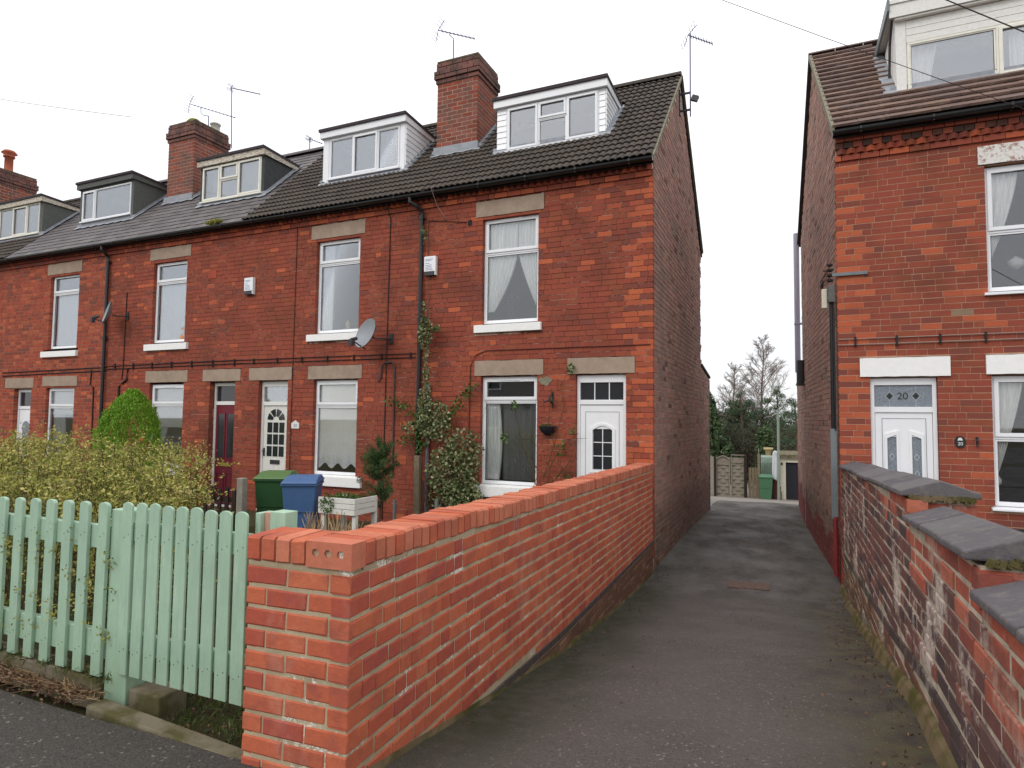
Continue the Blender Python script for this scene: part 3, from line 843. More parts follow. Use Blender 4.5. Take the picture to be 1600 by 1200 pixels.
def shell(parent, x0, x1, holes, mortar, gable_right=False, gable_left=False):
    mb = MB()
    slab_with_holes(mb, x0, x1, D + .007, D + .225, -.7, 5.34, holes)
    mb.build('wall', M[mortar], parent)
    it = MB()                                                     # plain inner rooms
    it.box(x0 + .06, x1 - .06, D + 2.6, D + 2.68, -.5, 5.3)
    it.box(x0 + .02, x0 + .12, D + .23, D + 2.6, -.5, 5.3); it.box(x1 - .24, x1 - .2, D + .23, D + 2.6, -.5, 5.3)
    it.box(x0 + .12, x1 - .24, D + .24, D + 2.6, -.52, -.44); it.box(x0 + .12, x1 - .24, D + .24, D + 2.6, 2.5, 2.66); it.box(x0 + .12, x1 - .24, D + .24, D + 2.6, 5.22, 5.3)
    it.build('interior_wall', M['interior'], parent)
    bk = MB(); bk.box(x0, x1 - .23, YB - .22, YB, -1.4, 5.3); bk.build('rear_wall', M['mortar_gable'], parent)

def eaves(bag, parent, x0, x1, mats, D=D, z=5.12):
    """string course, dog-tooth course and two oversailing courses"""
    U = x1 - x0
    lay(bag, parent, (x0, D - .03), 0, U, z, z + C_, C=C_, pick=lambda u, zz, i: (rng.choice(mats), 0), depth=.12)
    n = int(U / .118); 
    for i in range(n):                                             # bricks set corner outwards
        xc = x0 + (i + .5) * U / n
        bag.add(parent, (xc + .045, D - .052, z + C_ * 1.5), R(45) + math.pi * 0, .085, .085, C_ - .01, rng.choice(mats + ['brick_dark']), 0)
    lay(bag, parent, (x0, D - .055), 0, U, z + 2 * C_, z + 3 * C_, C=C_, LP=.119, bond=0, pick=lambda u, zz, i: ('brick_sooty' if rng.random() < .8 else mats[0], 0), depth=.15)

def gutter(parent, x0, x1, y=9.235, z=5.335, dmat='black_plastic'):
    mb = MB(); n = 8; pts = [(math.cos(a) * .055, math.sin(a) * .055) for a in [math.pi + math.pi * i / n for i in range(n + 1)]]
    for (p, q) in zip(pts, pts[1:]):
        mb.quad((x0, y + p[0], z + p[1]), (x1, y + p[0], z + p[1]), (x1, y + q[0], z + q[1]), (x0, y + q[0], z + q[1]))
        mb.quad((x0, y + p[0] * .93, z + p[1] * .93 + .002), (x0, y + q[0] * .93, z + q[1] * .93 + .002), (x1, y + q[0] * .93, z + q[1] * .93 + .002), (x1, y + p[0] * .93, z + p[1] * .93 + .002))
    for x in (x0, x1): mb.poly([(x, y + p[0], z + p[1]) for p in pts])
    x = x0 + .35
    while x < x1:
        mb.box(x - .012, x + .012, y - .061, y - .056, z - .03, z + .01); mb.box(x - .012, x + .012, y - .05, y + .1, z - .066, z - .058); x += .85
    mb.box(x0, x1, y + .06, y + .075, z - .07, z + .045)
    return mb.build('gutter', M[dmat], parent)

def downpipe(parent, x, y=D - .055, ztop=5.27, zbot=-.45, r=.036, mat='black_plastic', neck=(-.14,), extra=True):
    mb = MB()
    if neck:
        mb.tube([(x + neck[0], 9.235, ztop + .02), (x + neck[0], 9.235, ztop - .06), (x + neck[0] * .3, 9.30, ztop - .13), (x, y, ztop - .2), (x, y, ztop - .3)], r, 10)
        mb.tube([(x, y, ztop - .28), (x, y, zbot)], r, 10)
    else: mb.tube([(x, y, ztop), (x, y, zbot)], r, 10)
    z = ztop - .3
    while z > zbot:
        mb.tube([(x, y, z), (x, y, z - .05)], r * 1.22, 10); mb.box(x - r * 1.9, x + r * 1.9, y + r * .6, y + r * .6 + .012, z - .04, z - .01); z -= 1.8
    return mb.build('downpipe', M[mat], parent, smooth=False)

def roof_shell(parent, x0, x1, yr=YR, zr=ZR, ye=YE, ze=ZE, yb=YB + .1, ridge='pantile', skip_ridge=()):
    mb = MB()
    mb.prism([(x0, ye, ze), (x0, yr, zr), (x0, yb, zr - (yb - yr) * PITCHT), (x0, yb, zr - (yb - yr) * PITCHT - .06), (x0, yr, zr - .08), (x0, ye, ze - .05)], (x1 - x0, 0, 0))
    rf = mb.build('roof', M['felt'], parent)
    n = max(1, round((x1 - x0) / .45)); w = (x1 - x0) / n
    for i in range(n):
        t = MB(); pts = [(math.cos(a) * .125, math.sin(a) * .11) for a in [math.pi * k / 8 for k in range(9)]]
        a_, b_ = x0 + i * w + .003, x0 + (i + 1) * w - .003
        for p, q in zip(pts, pts[1:]): t.quad((a_, yr + p[0], zr - .0 + p[1]), (a_, yr + q[0], zr + q[1]), (b_, yr + q[0], zr + q[1]), (b_, yr + p[0], zr + p[1]))
        for x in (a_, b_): t.poly([(x, yr + p[0], zr + p[1]) for p in pts])
        t.build('ridge_tile', M['pantile' if ridge == 'pantile' else ridge], rf)
    return rf

def flashing(parent, x0, x1, y, z, cheek_y=None):
    """lead apron below a dormer or chimney front, with a ragged lower edge; runs down the tiles"""
    mb = MB(); n = max(6, int((x1 - x0) / .075))
    for i in range(n):
        a = x0 + (x1 - x0) * i / n; b = x0 + (x1 - x0) * (i + 1) / n
        l0 = .10 + .025 * math.sin(i * 1.5); l1 = .10 + .025 * math.sin((i + 1) * 1.5)
        h = .052
        mb.quad((a, y - l0 * CP, z - l0 * SP + h), (b, y - l1 * CP, z - l1 * SP + h), (b, y, z + h + .01), (a, y, z + h + .01))
        mb.quad((a, y, z + h + .01), (b, y, z + h + .01), (b, y - .004, z + h + .07), (a, y - .004, z + h + .07))
    return mb.build('lead_apron', M['lead'], parent)

def cheek_flash(parent, x, y0, y1, side, y0e=YE, z0e=ZE):
    mb = MB(); n = 9
    for i in range(n):
        a = y0 + (y1 - y0) * i / n; b = y0 + (y1 - y0) * (i + 1) / n
        z = lambda y: z0e + PITCHT * (y - y0e) + .056
        mb.quad((x, a, z(a)), (x + side * (.09 + .02 * (i % 2)), a, z(a)), (x + side * (.09 + .02 * (i % 2)), b, z(b)), (x, b, z(b)))
        mb.quad((x + side * .004, a, z(a)), (x + side * .004, b, z(b)), (x + side * .004, b, z(b) + .05), (x + side * .004, a, z(a) + .05))
    return mb.build('lead_soaker', M['lead'], parent)

def dormer(parent, x0, x1, y, zb, zt, wx0, wx1, wz0, wz1, cells, style, glass_='glass_dormer', curt=None, ye=YE, ze=ZE, yr=YR):
    """flat-roofed dormer: body, cladding boards, fascia, roof, window"""
    yb = min(yr - .05, ye + (zt - .05 - ze) / PITCHT)
    zr = lambda yy: ze + PITCHT * (yy - ye)
    body = MB()
    # front with an opening for the window
    slab_with_holes(body, x0, x1, y, y + .06, zb - .05, zt, [(wx0, wx1, wz0, wz1)], g=0)
    for xa, xb in ((x0, x0 + .05), (x1 - .05, x1)):
        body.prism([(xa, y + .06, zb - .05), (xa, y + .06, zt), (xa, yb, zt - .04), (xa, yb, zr(yb) - .06)], (xb - xa, 0, 0))
    mat = {'white': 'upvc', 'trim': 'upvc', 'dark': 'render_dark', 'grey': 'render_grey', 'cream': 'render_grey'}[style]
    d = body.build('dormer', M[mat], parent)
    inn = MB(); inn.box(x0 + .05, x1 - .05, y + .9, y + .95, zb - .3, zt - .06); inn.build('interior_wall', M['interior'], d)
    rf = MB(); oh = .09
    rf.prism([(x0 - .06, y - oh - .02, zt - .012), (x0 - .06, y - oh - .02, zt + .045), (x0 - .06, yb + .12, zt - .02), (x0 - .06, yb + .12, zt - .07)], (x1 - x0 + .12, 0, 0))
    rf.build('dormer_roof', M['felt_edge'], d)
    fmat = 'timber_peel' if style in ('dark', 'cream') else ('render_grey' if style == 'grey' else 'upvc')
    f = MB()
    f.box(x0 - .045, x1 + .045, y - oh + .012, y - oh + .03, zt - .145, zt - .002)
    f.prism([(x1 + .03, y - oh + .035, zt - .145), (x1 + .03, y - oh + .035, zt - .002), (x1 + .03, yb + .08, zt - .06), (x1 + .03, yb - .12, zt - .15)], (.015, 0, 0))
    f.prism([(x0 - .045, y - oh + .035, zt - .145), (x0 - .045, y - oh + .035, zt - .002), (x0 - .045, yb + .08, zt - .06), (x0 - .045, yb - .12, zt - .15)], (.015, 0, 0))
    f.box(x0 - .03, x1 + .03, y - oh + .03, y, zt - .14, zt - .125)
    f.build('fascia', M[fmat], d)
    if style in ('white', 'trim'):
        nb = 9; h = (zt - zr(y) - .13) / nb                       # shiplap boards on the right cheek
        for sx in ((1,) if True else ()):
            for i in range(nb):
                za = zr(y) - .02 + i * h; zc = za + h
                ya_ = max(y, ye + (za - ze) / PITCHT); yb_ = max(y, ye + (zc - ze) / PITCHT)
                t = MB(); t.prism([(x1 + .002, y, za + .006), (x1 + .002, ya_ + .04, za + .006), (x1 + .002, yb_ + .04, zc), (x1 + .002, y, zc)], (.016, 0, 0))
                # slanted face: thicker at the bottom
                for kk in (4, 5): t.v[kk] = (t.v[kk][0] + .008, t.v[kk][1], t.v[kk][2])
                t.build('cladding_board', M['upvc'], d)
        if style == 'trim':
            for (a, b) in ((x0, wx0 - .01), (wx1 + .01, x1)):
                k = 8; hh = (zt - .15 - zb) / k
                for i in range(k):
                    t = MB(); t.prism([(a, y - .014, zb + i * hh + .004), (a, y - .004, zb + (i + 1) * hh), (a, y, zb + (i + 1) * hh), (a, y, zb + i * hh + .004)], (b - a, 0, 0)); t.build('cladding_board', M['upvc'], d)
        else:
            t = MB(); t.box(x0 + .005, wx0 - .03, y - .012, y, zb, zt - .15); t.box(wx1 + .03, x1 - .005, y - .012, y, zb, zt - .15); t.build('corner_board', M['upvc'], d)
    w = lights_window(parent, wx0, wx1, wz0, wz1, y - .02, cells, 'upvc_cream' if style in ('dark', 'cream') else 'upvc', glass_, fw=.05, name='dormer_window')
    s = MB(); s.box(wx0 - .03, wx1 + .03, y - .06, y - .005, wz0 - .035, wz0 - .002); s.build('sill', M['upvc_cream' if style in ('dark', 'cream') else 'upvc'], w)
    if curt: curt(w)
    flashing(d, x0 - .08, x1 + .1, y - .005, zr(y - .005))
    cheek_flash(d, x1 + .02, y, yb - .02, 1, ye, ze)
    return d

def chimney(house, bag, x0, x1, y0, y1, zt, mats, pots, z_base=None):
    zb = ZE + PITCHT * (y0 - YE) - .1
    zs = zt - .47                                                   # shaft top
    core = MB(); core.box(x0 + .004, x1 - .004, y0 + .004, y1 - .004, zb - .8, zt - .02)
    c = core.build('chimney', M['mortar_chim'], house)
    def rows(z0, n, o, mt, C=C_):
        for k in range(n):
            z = z0 + C * (k + .5)
            for (O, ang, U) in (((x0 - o, y0 - o), 0, x1 - x0 + 2 * o), ((x1 + o, y0 - o + .1), math.pi / 2, y1 - y0 + 2 * o - .1), ((x0 - o, y1 + o), -math.pi / 2, y1 - y0 + 2 * o - .1)):
                m_ = max(2, round(U / .23)); LP = U / m_
                u = -(LP / 2 if k % 2 else 0)
                while u < U - .01:
                    a = max(0, u); b = min(U, u + LP)
                    if b - a > .03:
                        L = b - a - (.007 if a > 0 else 0) - (.007 if b < U - .01 else 0); uc = (a + b) / 2 + (.0035 if a > 0 else 0) - (.0035 if b < U - .01 else 0)
                        bag.add(c, (O[0] + math.cos(ang) * uc, O[1] + math.sin(ang) * uc, z), ang, L, .1, C - .015, rng.choice(mt), 0)
                    u += LP
    n = int((zs - zb) / C_)
    rows(zs - n * C_, n, 0, mats)
    rows(zs, 1, .025, ['brick_chimcap']); rows(zs + C_, 2, .055, ['brick_chimcap']); rows(zs + 3 * C_, 2, .02, ['brick_chimcap'])
    fl = MB(); fl.prism([(x0 - .01, y0 - .01, zt - .03), (x1 + .01, y0 - .01, zt - .03), (x1 + .01, y1 + .01, zt - .03), (x0 - .01, y1 + .01, zt - .03)], (0, 0, .03))
    fl.prism([(x0 + .1, y0 + .1, zt), (x1 - .1, y0 + .1, zt), (x1 - .1, y1 - .1, zt), (x0 + .1, y1 - .1, zt)], (0, 0, .03)); fl.build('flaunching', M['concrete_moss'], c)
    led = MB(); led.box(x0 - .04, x1 + .04, y0 - .05, y0 - .002, zb + .1, zb + .27); led.build('lead_apron', M['lead'], c)
    flashing(c, x0 - .1, x1 + .1, y0 - .01, ZE + PITCHT * (y0 - YE))
    cheek_flash(c, x1 + .01, y0, y1 - .05, 1)
    for (px, py, prof, mt) in pots:
        p = MB(); p.lathe((px, py, zt + .0), prof, 16); p.build('chimney_pot', M[mt], c, smooth=True)
    return c

def mixed(u, z, i, base='brick_front', po=.07, pd=.1):
    q = rng.random()
    return ('brick_orange' if q < po else 'brick_dark' if q < po + pd else base, 0)

GT = 'terraced houses joined in one row'
# ---- house one: end of terrace
X1a, X1b = -5.97, -1.913
h1 = thing('terraced_house', 'end terrace house with plain gable beside the lane and plain white door', 'house', (-3.9, D, -.45), GT)
holes1 = [(-4.79, -3.77, *UPW), (-4.79, -3.77, .33, 2.11), (-3.12, -2.32, -.45, 2.11), (-4.92, -3.67, *UPL), (-4.91, -3.66, *LOL), (-3.26, -2.18, *LOL), (-4.92, -3.69, 2.84, 3.01), (-4.92, -3.66, .12, .33)]
shell(h1, X1a, X1b - .01, holes1, 'mortar_front')
b1 = Bag()
def pick1(u, z, i):
    x = X1a + u
    if x > X1b - .36 and z > .3:
        if rng.random() < .8: return ('brick_orange' if (i % 2 == 0 or rng.random() < .35) else rng.choice(['brick_dark', 'brick_front']), 0)
    return mixed(u, z, i, po=.06, pd=.06)
lay(b1, h1, (X1a, D), 0, X1b - X1a + .004, -.62, 5.12, holes=[(a - X1a, b - X1a, c, d) for a, b, c, d in holes1], pick=pick1, J=.006, BJ=.0085)
eaves(b1, h1, X1a, X1b - .02, ['brick_front', 'brick_orange', 'brick_front'])
# gable towards the lane: mortar slab and brick skin
GX = X1b
gp = [(9.53, -1.4), (9.53, 5.45), (YR, ZR - .09), (YB, 5.25), (YB, 2.66), (16.28, 2.46), (16.28, -1.4)]
mb = MB(); mb.prism([(GX - .008, y, z) for y, z in gp], (-.215, 0, 0)); mb.build('gable_wall', M['mortar_gable'], h1)
def in_gable(u, z):
    y = 9.53 + u
    if y < YR: return z < 5.30 + (y - 9.43) * PITCHT - .0
    if y < YB: return z < ZR - .12 - (y - YR) * PITCHT
    return z < 2.62 - (y - YB) * .13
lay(b1, h1, (GX, 9.532), math.pi / 2, 6.74, -1.3, 7.95, inside=in_gable, pick=lambda u, z, i: (('brick_plinth' if rng.random() < .04 else 'brick_gable'), 0), J=.012, depth=.06, face_jit=.003)
mb = MB(); mb.prism([(GX - .25, YB, 2.64), (GX + .03, YB, 2.67), (GX + .03, 16.33, 2.47), (GX - .25, 16.33, 2.44)], (0, 0, .05)); mb.box(GX - 3.5, GX - .25, YB, 16.3, 2.3, 2.5); mb.build('extension_roof', M['felt'], h1)
mb = MB(); mb.box(GX - 3.5, GX - .23, 16.1, 16.27, -1.4, 2.3); mb.build('rear_wall', M['mortar_gable'], h1)
mb = MB(); mb.box(GX - .02, GX + .012, 16.285, 16.31, -1.2, 2.44); mb.build('corner_trim', M['grey_pipe'], h1)
roof_shell(h1, X1a, GX + .03)
d1 = (-4.92, -2.87)
lay_roof(h1, 'pantile', 'pantile', X1a, GX + .02, YE, ZE, YR - .05, .212, .225, avoid=[(d1[0] - .02, d1[1] + .02, 10.24, 11.2), (-6.5, -5.46, 10.55, 11.4)], limit=299)
mb = MB(); mb.prism([(GX + .005, YE + .02, ZE - .03), (GX + .005, YE + .02, ZE + .040), (GX + .005, YR, ZR + .040), (GX + .005, YR, ZR - .02)], (.04, 0, 0))
mb.prism([(GX + .005, YR, ZR - .03), (GX + .005, YR, ZR + .03), (GX + .005, YB + .1, 5.33), (GX + .005, YB + .1, 5.27)], (.05, 0, 0)); mb.build('verge', M['verge'], h1)
gutter(h1, X1a, GX + .04)
downpipe(h1, -5.98, neck=(-.16,))
mb = MB(); mb.tube([(-5.78, D - .05, 2.0), (-5.78, D - .05, -.3)], .03, 10); mb.build('soil_pipe', M['grey_pipe'], h1)
# windows
TRI = [(0, .355, 0, 1, True), (.355, .665, 0, .60, False), (.355, .665, .60, 1, True), (.665, 1, 0, 1, True)]
w = lights_window(h1, -4.785, -3.765, 3.01, 4.80, D + .075, TWO(.665), vent=(-4.5, -4.08))
curtain('curtain', lambda t: -4.74, lambda t: -4.2 - .02 * t - (.0 if t < .35 else .40 * ((t - .35) / .65) ** 1.6), 3.22, 4.75, D + .15, 'net', w, 7)
curtain('curtain', lambda t: -4.2 + (.0 if t < .35 else .33 * ((t - .35) / .65) ** 1.3), lambda t: -3.8, 3.3, 4.75, D + .16, 'net', w, 7)
mb = MB(); mb.tube([(-4.35, D + .3, 3.05), (-4.34, D + .3, 3.4), (-4.3, D + .3, 3.5)], .03, 8); mb.tube([(-4.42, D + .3, 3.42), (-4.26, D + .3, 3.46)], .05, 8); mb.build('ornament', M['dark'], w)
sill(h1, -4.91, -3.70, D, 2.845, 2.995)
stone('lintel', h1, -4.915, -3.675, D, 4.835, 5.095)
w = lights_window(h1, -4.785, -3.765, .33, 2.105, D + .075, TWO(.775), vent=(-4.45, -4.1))
curtain('curtain', lambda t: -4.74, lambda t: -4.5 + .05 * math.sin(t * 3), .4, 1.68, D + .15, 'net', w, 4)
curtain('curtain', lambda t: -4.45, lambda t: -3.82, .4, 1.68, D + .2, 'pane_lightener', w, 6)  # added pale sheet that lifts the dark tone behind this pane
mb = MB(); mb.lathe((-4.1, D + .35, .36), [(.06, 0), (.08, .08), (.03, .2), (.03, .26), (.0, .28)], 14); mb.build('ornament', M['dark'], w, smooth=True)
sill(h1, -4.88, -3.66, D, .125, .325)
stone('lintel', h1, -4.905, -3.665, D, 2.125, 2.375)
stone('lintel', h1, -3.255, -2.185, D, 2.125, 2.375)

def door_frame(parent, x0, x1, y, zb, zt, zfan0, zfan1, mat='upvc', fw=.05):
    mb = MB(); mb.box(x0, x0 + fw, y, y + .07, zb, zt); mb.box(x1 - fw, x1, y, y + .07, zb, zt)
    mb.box(x0 + fw, x1 - fw, y, y + .07, zfan1, zt); mb.box(x0 + fw, x1 - fw, y, y + .07, zfan0 - .075, zfan0)
    mb.box(x0 - .02, x1 + .02, y - .06, y + .1, zb - .03, zb)
    return mb.build('door_frame', M[mat], parent, bevel=.004)

# H1 door
df = door_frame(h1, -3.115, -2.325, D + .06, -.42, 2.105, 1.72, 1.99)
for i in range(3):
    g = MB(); a = -3.065 + i * .2333; g.box(a + .006, a + .2273, D + .085, D + .09, 1.72, 1.99); g.build('pane', M['dark_pane'], df)
mb = MB()
for i in (1, 2): mb.box(-3.065 + i * .2333 - .007, -3.065 + i * .2333 + .007, D + .072, D + .1, 1.72, 1.99)
mb.box(-3.065, -2.375, D + .1, D + .12, 1.715, 1.995); mb.build('glazing_bar', M['upvc'], df)
dr = MB(); slab_with_holes(dr, -3.06, -2.38, D + .075, D + .12, -.38, 1.635, [(-2.86, -2.55, .64, 1.27)], g=0)
door = dr.build('door', M['upvc'], h1)
mb = MB(); t = .006                                     # groove outline of the inner panel
for (a, b, c, d) in ((-2.98, -2.44, 1.53, 1.536), (-2.98, -2.974, -.3, 1.53), (-2.446, -2.44, -.3, 1.53)): mb.box(a, b, D + .072, D + .0745, c, d)
mb.build('panel_groove', M['grey_pipe'], door)
mb = MB(); P = arch_pts(-2.705, .40, .59, 1.27, .09); Q = arch_pts(-2.705, .31, .64, 1.25, .07)
for i in range(len(P)):
    j = (i + 1) % len(P); mb.prism([(P[i][0], D + .06, P[i][1]), (P[j][0], D + .06, P[j][1]), (Q[j][0], D + .06, Q[j][1]), (Q[i][0], D + .06, Q[i][1])], (0, .02, 0))
mb.build('moulding', M['upvc'], door)
for i in range(2):
    for j in range(3):
        g = MB(); a = -2.86 + i * .155; z = .64 + j * .21; g.box(a + .006, a + .149, D + .09, D + .094, z + .006, z + .204); g.build('pane', M['dark_pane'], door)
mb = MB(); mb.box(-2.711, -2.699, D + .08, D + .1, .64, 1.27); mb.box(-2.86, -2.55, D + .082, D + .1, .844, .856); mb.box(-2.86, -2.55, D + .082, D + .1, 1.054, 1.066); mb.box(-2.86, -2.55, D + .1, D + .11, .64, 1.27); mb.build('glazing_bar', M['upvc'], door)
mb = MB(); mb.box(-2.43, -2.41, D + .055, D + .075, .45, .68); mb.tube([(-2.42, D + .05, .58), (-2.42, D + .03, .58), (-2.53, D + .03, .58)], .01, 8); mb.build('door_handle', M['metal'], door)
# dormer and chimney of house one
def c1(w): pass
dormer(h1, d1[0], d1[1], 10.22, 6.22, 7.24, -4.72, -2.99, 6.27, 7.08, TRI, 'trim')
chimney(h1, b1, -6.42, -5.52, 10.56, 11.42, 8.53, ['brick_chim', 'brick_chim', 'brick_front', 'brick_dark'], [])
# eaves wall vent and loose wire
mb = MB(); mb.box(-5.075, -5.0, D - .008, D + .02, 4.72, 4.81); mb.build('wall_vent', M['dark'], h1)
mb = MB(); mb.tube([(-5.62, 9.2, 5.42), (-5.64, 9.12, 5.35), (-5.62, 9.3, 5.1), (-5.5, D - .02, 4.88)], .006, 5); mb.build('loose_wire', M['cable_pale'], h1)
mb = MB(); mb.tube([(-1.95, D - .012, 2.545), (-4.7, D - .012, 2.545), (-4.88, D - .012, 2.48), (-4.98, D - .012, 2.3), (-5.0, D - .012, .4)], .007, 6); mb.build('wall_cable', M['cable_red'], h1)
mb = MB(); mb.tube([(-5.86, D - .012, 4.3), (-5.86, D - .012, 4.9), (-5.1, D - .012, 4.78)], .006, 6); mb.build('wall_cable', M['cable'], h1)
b1.flush()

# ---- house two
X2a, X2b = -10.2, -5.97
h2 = thing('terraced_house', 'terraced house with half-glazed white front door behind the green and blue bins', 'house', (-8, D, -.45), GT)
holes2 = [(-8.375, -7.345, *UPW), (-8.36, -7.33, .33, 2.11), (-9.76, -9.0, -.45, 2.11), (-8.51, -7.23, *UPL), (-8.50, -7.23, *LOL), (-10.02, -8.90, *LOL), (-8.54, -7.3, 2.84, 3.01), (-8.46, -7.17, .12, .33)]
shell(h2, X2a, X2b, holes2, 'mortar_front')
b2 = Bag()
lay(b2, h2, (X2a, D), 0, X2b - X2a, -.62, 5.12, holes=[(a - X2a, b - X2a, c, d) for a, b, c, d in holes2], pick=lambda u, z, i: mixed(u, z, i, po=.05, pd=.05), J=.006, BJ=.0085)
eaves(b2, h2, X2a, X2b, ['brick_front', 'brick_orange', 'brick_front'])
roof_shell(h2, X2a, X2b)
d2 = (-8.97, -6.93)
lay_roof(h2, 'pantile', 'pantile', X2a, X2b, YE, ZE, YR - .05, .212, .225, avoid=[(d2[0] - .02, d2[1] + .02, 10.24, 11.4), (-6.5, -5.46, 10.55, 11.4)], limit=290)
gutter(h2, X2a, X2b)
w = lights_window(h2, -8.37, -7.35, 3.01, 4.80, D + .075, TWO(.745))
curtain('curtain', lambda t: -8.33, lambda t: -8.05 - .02 * t, 3.05, 4.75, D + .15, 'net', w, 5)
mb = MB(); mb.lathe((-7.82, D + .3, 3.03), [(.03, 0), (.06, .08), (.03, .12), (.06, .17), (.0, .25)], 10); mb.build('ornament', M['pot_buff'], w, smooth=True)
mb = MB(); mb.box(-7.75, -7.38, D + .9, D + 1.3, 2.7, 3.3); mb.build('furniture', M['dark'], w)
sill(h2, -8.53, -7.31, D, 2.845, 2.995)
stone('lintel', h2, -8.505, -7.235, D, 4.835, 5.095)
w = lights_window(h2, -8.355, -7.335, .33, 2.10, D + .075, TWO(.73))
curtain('blind', lambda t: -8.3, lambda t: -7.38, .55, 2.05, D + .13, 'blind', w, 3, .004)
mb = MB(); n = 24                                             # scalloped hem
for i in range(n):
    a = -8.3 + .92 * i / n; b = -8.3 + .92 * (i + 1) / n; f = lambda x: .55 - .06 - .05 * math.cos((x + 8.3) / .92 * 6 * math.pi)
    mb.quad((a, D + .128, f(a)), (b, D + .128, f(b)), (b, D + .128, .72), (a, D + .128, .72))
mb.build('blind_hem', M['net'], w)
sill(h2, -8.45, -7.18, D, .125, .325)
stone('lintel', h2, -8.495, -7.235, D, 2.125, 2.375)
stone('lintel', h2, -10.015, -8.905, D, 2.125, 2.375)
df = door_frame(h2, -9.755, -9.005, D + .09, -.42, 2.105, 1.70, 2.0, 'timber_white')
g = MB(); g.box(-9.705, -9.055, D + .125, D + .13, 1.70, 2.0); g.build('fanlight', M['net'], df)
g = MB(); g.box(-9.705, -9.055, D + .112, D + .118, 1.70, 2.0); g.build('pane', M['glass'], df)
door = MB(); door.box(-9.70, -9.06, D + .115, D + .15, -.4, 1.62); door = door.build('door', M['white_paint'], h2)
for i in range(3):
    for j in range(3):
        a = -9.60 + i * .155; z = .62 + j * .235
        g = MB(); g.box(a, a + .125, D + .107, D + .112, z, z + .2); g.build('pane', M['dark_pane'], door)
cx, cz = -9.382, 1.33                                           # sunburst head: four panes
for k in range(4):
    a0, a1 = math.pi * k / 4 + .08, math.pi * (k + 1) / 4 - .08
    pts = [(cx + .085 * math.cos(a0), D + .107, cz + .085 * math.sin(a0))] + [(cx + .225 * math.cos(a0 + (a1 - a0) * i / 5), D + .107, cz + .225 * math.sin(a0 + (a1 - a0) * i / 5)) for i in range(6)] + [(cx + .085 * math.cos(a1), D + .107, cz + .085 * math.sin(a1))]
    g = MB(); g.prism(pts, (0, .005, 0)); g.build('pane', M['dark_pane'], door)
mb = MB(); mb.box(-9.5, -9.26, D + .1, D + .114, .47, .55); mb.build('letterbox', M['metal_dark'], door)
mb = MB(); mb.box(-9.685, -9.655, D + .098, D + .114, .62, .78); mb.tube([(-9.67, D + .1, .72), (-9.67, D + .06, .72), (-9.6, D + .06, .72)], .009, 8); mb.build('door_handle', M['metal_dark'], door)
THREE = [(0, .345, 0, 1, False), (.345, .70, 0, 1, True), (.70, 1, 0, 1, False)]
dormer(h2, d2[0], d2[1], 10.22, 6.28, 7.38, -8.79, -7.06, 6.36, 7.2, THREE, 'white')
# wall cables and conduits
mb = MB()
for z in (2.545, 2.475): mb.tube([(X2a, D - .014, z), (X2b - .1, D - .014, z)], .008, 6)
x = X2a + .3
while x < X2b - .2: mb.box(x - .012, x + .012, D - .03, D, 2.455, 2.565); x += .62
mb.tube([(-6.66, 9.25, 5.25), (-6.67, D - .012, 5.05), (-6.69, D - .012, 3.0), (-6.72, D - .012, -.4)], .009, 6)
mb.tube([(-8.87, D - .012, 5.1), (-8.89, D - .012, -.4)], .006, 6)
mb.build('wall_cable', M['cable'], h2)
mb = MB(); mb.tube([(-6.88, D - .02, 2.1), (-6.84, D - .02, 2.06), (-6.80, D - .02, 2.12), (-6.79, D - .02, 2.32), (-6.72, D - .02, 2.4), (-6.56, D - .02, 2.4), (-6.51, D - .02, 2.32), (-6.51, D - .02, .35)], .016, 8); mb.build('conduit', M['conduit'], h2)
b2.flush()

# ---- house three
X3a, X3b = -14.45, -10.2
h3 = thing('terraced_house', 'terraced house with maroon front door and rounded green conifer in its garden', 'house', (-12.3, D, -.45), GT)
holes3 = [(-12.99, -11.94, *UPW), (-12.98, -11.9, .33, 2.11), (-11.12, -10.4, -.45, 2.11), (-13.12, -11.82, *UPL), (-13.11, -11.78, *LOL), (-11.33, -10.25, *LOL), (-13.16, -11.8, 2.82, 3.01), (-13.1, -11.8, .12, .33)]
shell(h3, X3a, X3b, holes3, 'mortar_front')
b3 = Bag()
lay(b3, h3, (X3a, D), 0, X3b - X3a, -.62, 5.12, holes=[(a - X3a, b - X3a, c, d) for a, b, c, d in holes3], pick=lambda u, z, i: mixed(u, z, i, po=.07, pd=.07), J=.006, BJ=.0085)
eaves(b3, h3, X3a, X3b, ['brick_front', 'brick_orange', 'brick_front'])
roof_shell(h3, X3a, X3b, ridge='slate')
d3 = (-12.6, -10.62)
lay_roof(h3, 'slate', 'slate', X3a, X3b, YE, ZE, YR - .05, .2, .253, avoid=[(d3[0], d3[1], 10.22, 11.4), (-14.35, -13.4, 10.7, 11.6)], limit=300, name='slate')
gutter(h3, X3a, X3b)
w = lights_window(h3, -12.985, -11.945, 3.01, 4.80, D + .075, TWO(.745))
curtain('curtain', lambda t: -12.94, lambda t: -11.99, 3.05, 4.28, D + .16, 'net', w, 11)
mb = MB(); mb.lathe((-12.15, D + .16, 3.03), [(.05, 0), (.09, .06), (.06, .14), (.03, .2), (.07, .27), (.0, .36)], 12); mb.build('ornament', M['orange_toy'], w, smooth=True)
mb = MB(); mb.prism([(-12.7 + .14 * math.cos(a), D + .2, 3.75 + .16 * math.sin(a)) for a in [2 * math.pi * i / 14 for i in range(14)]], (0, .02, 0)); mb.build('ornament', M['pink'], w)
sill(h3, -13.15, -11.81, D, 2.825, 2.985)
stone('lintel', h3, -13.115, -11.825, D, 4.855, 5.1)
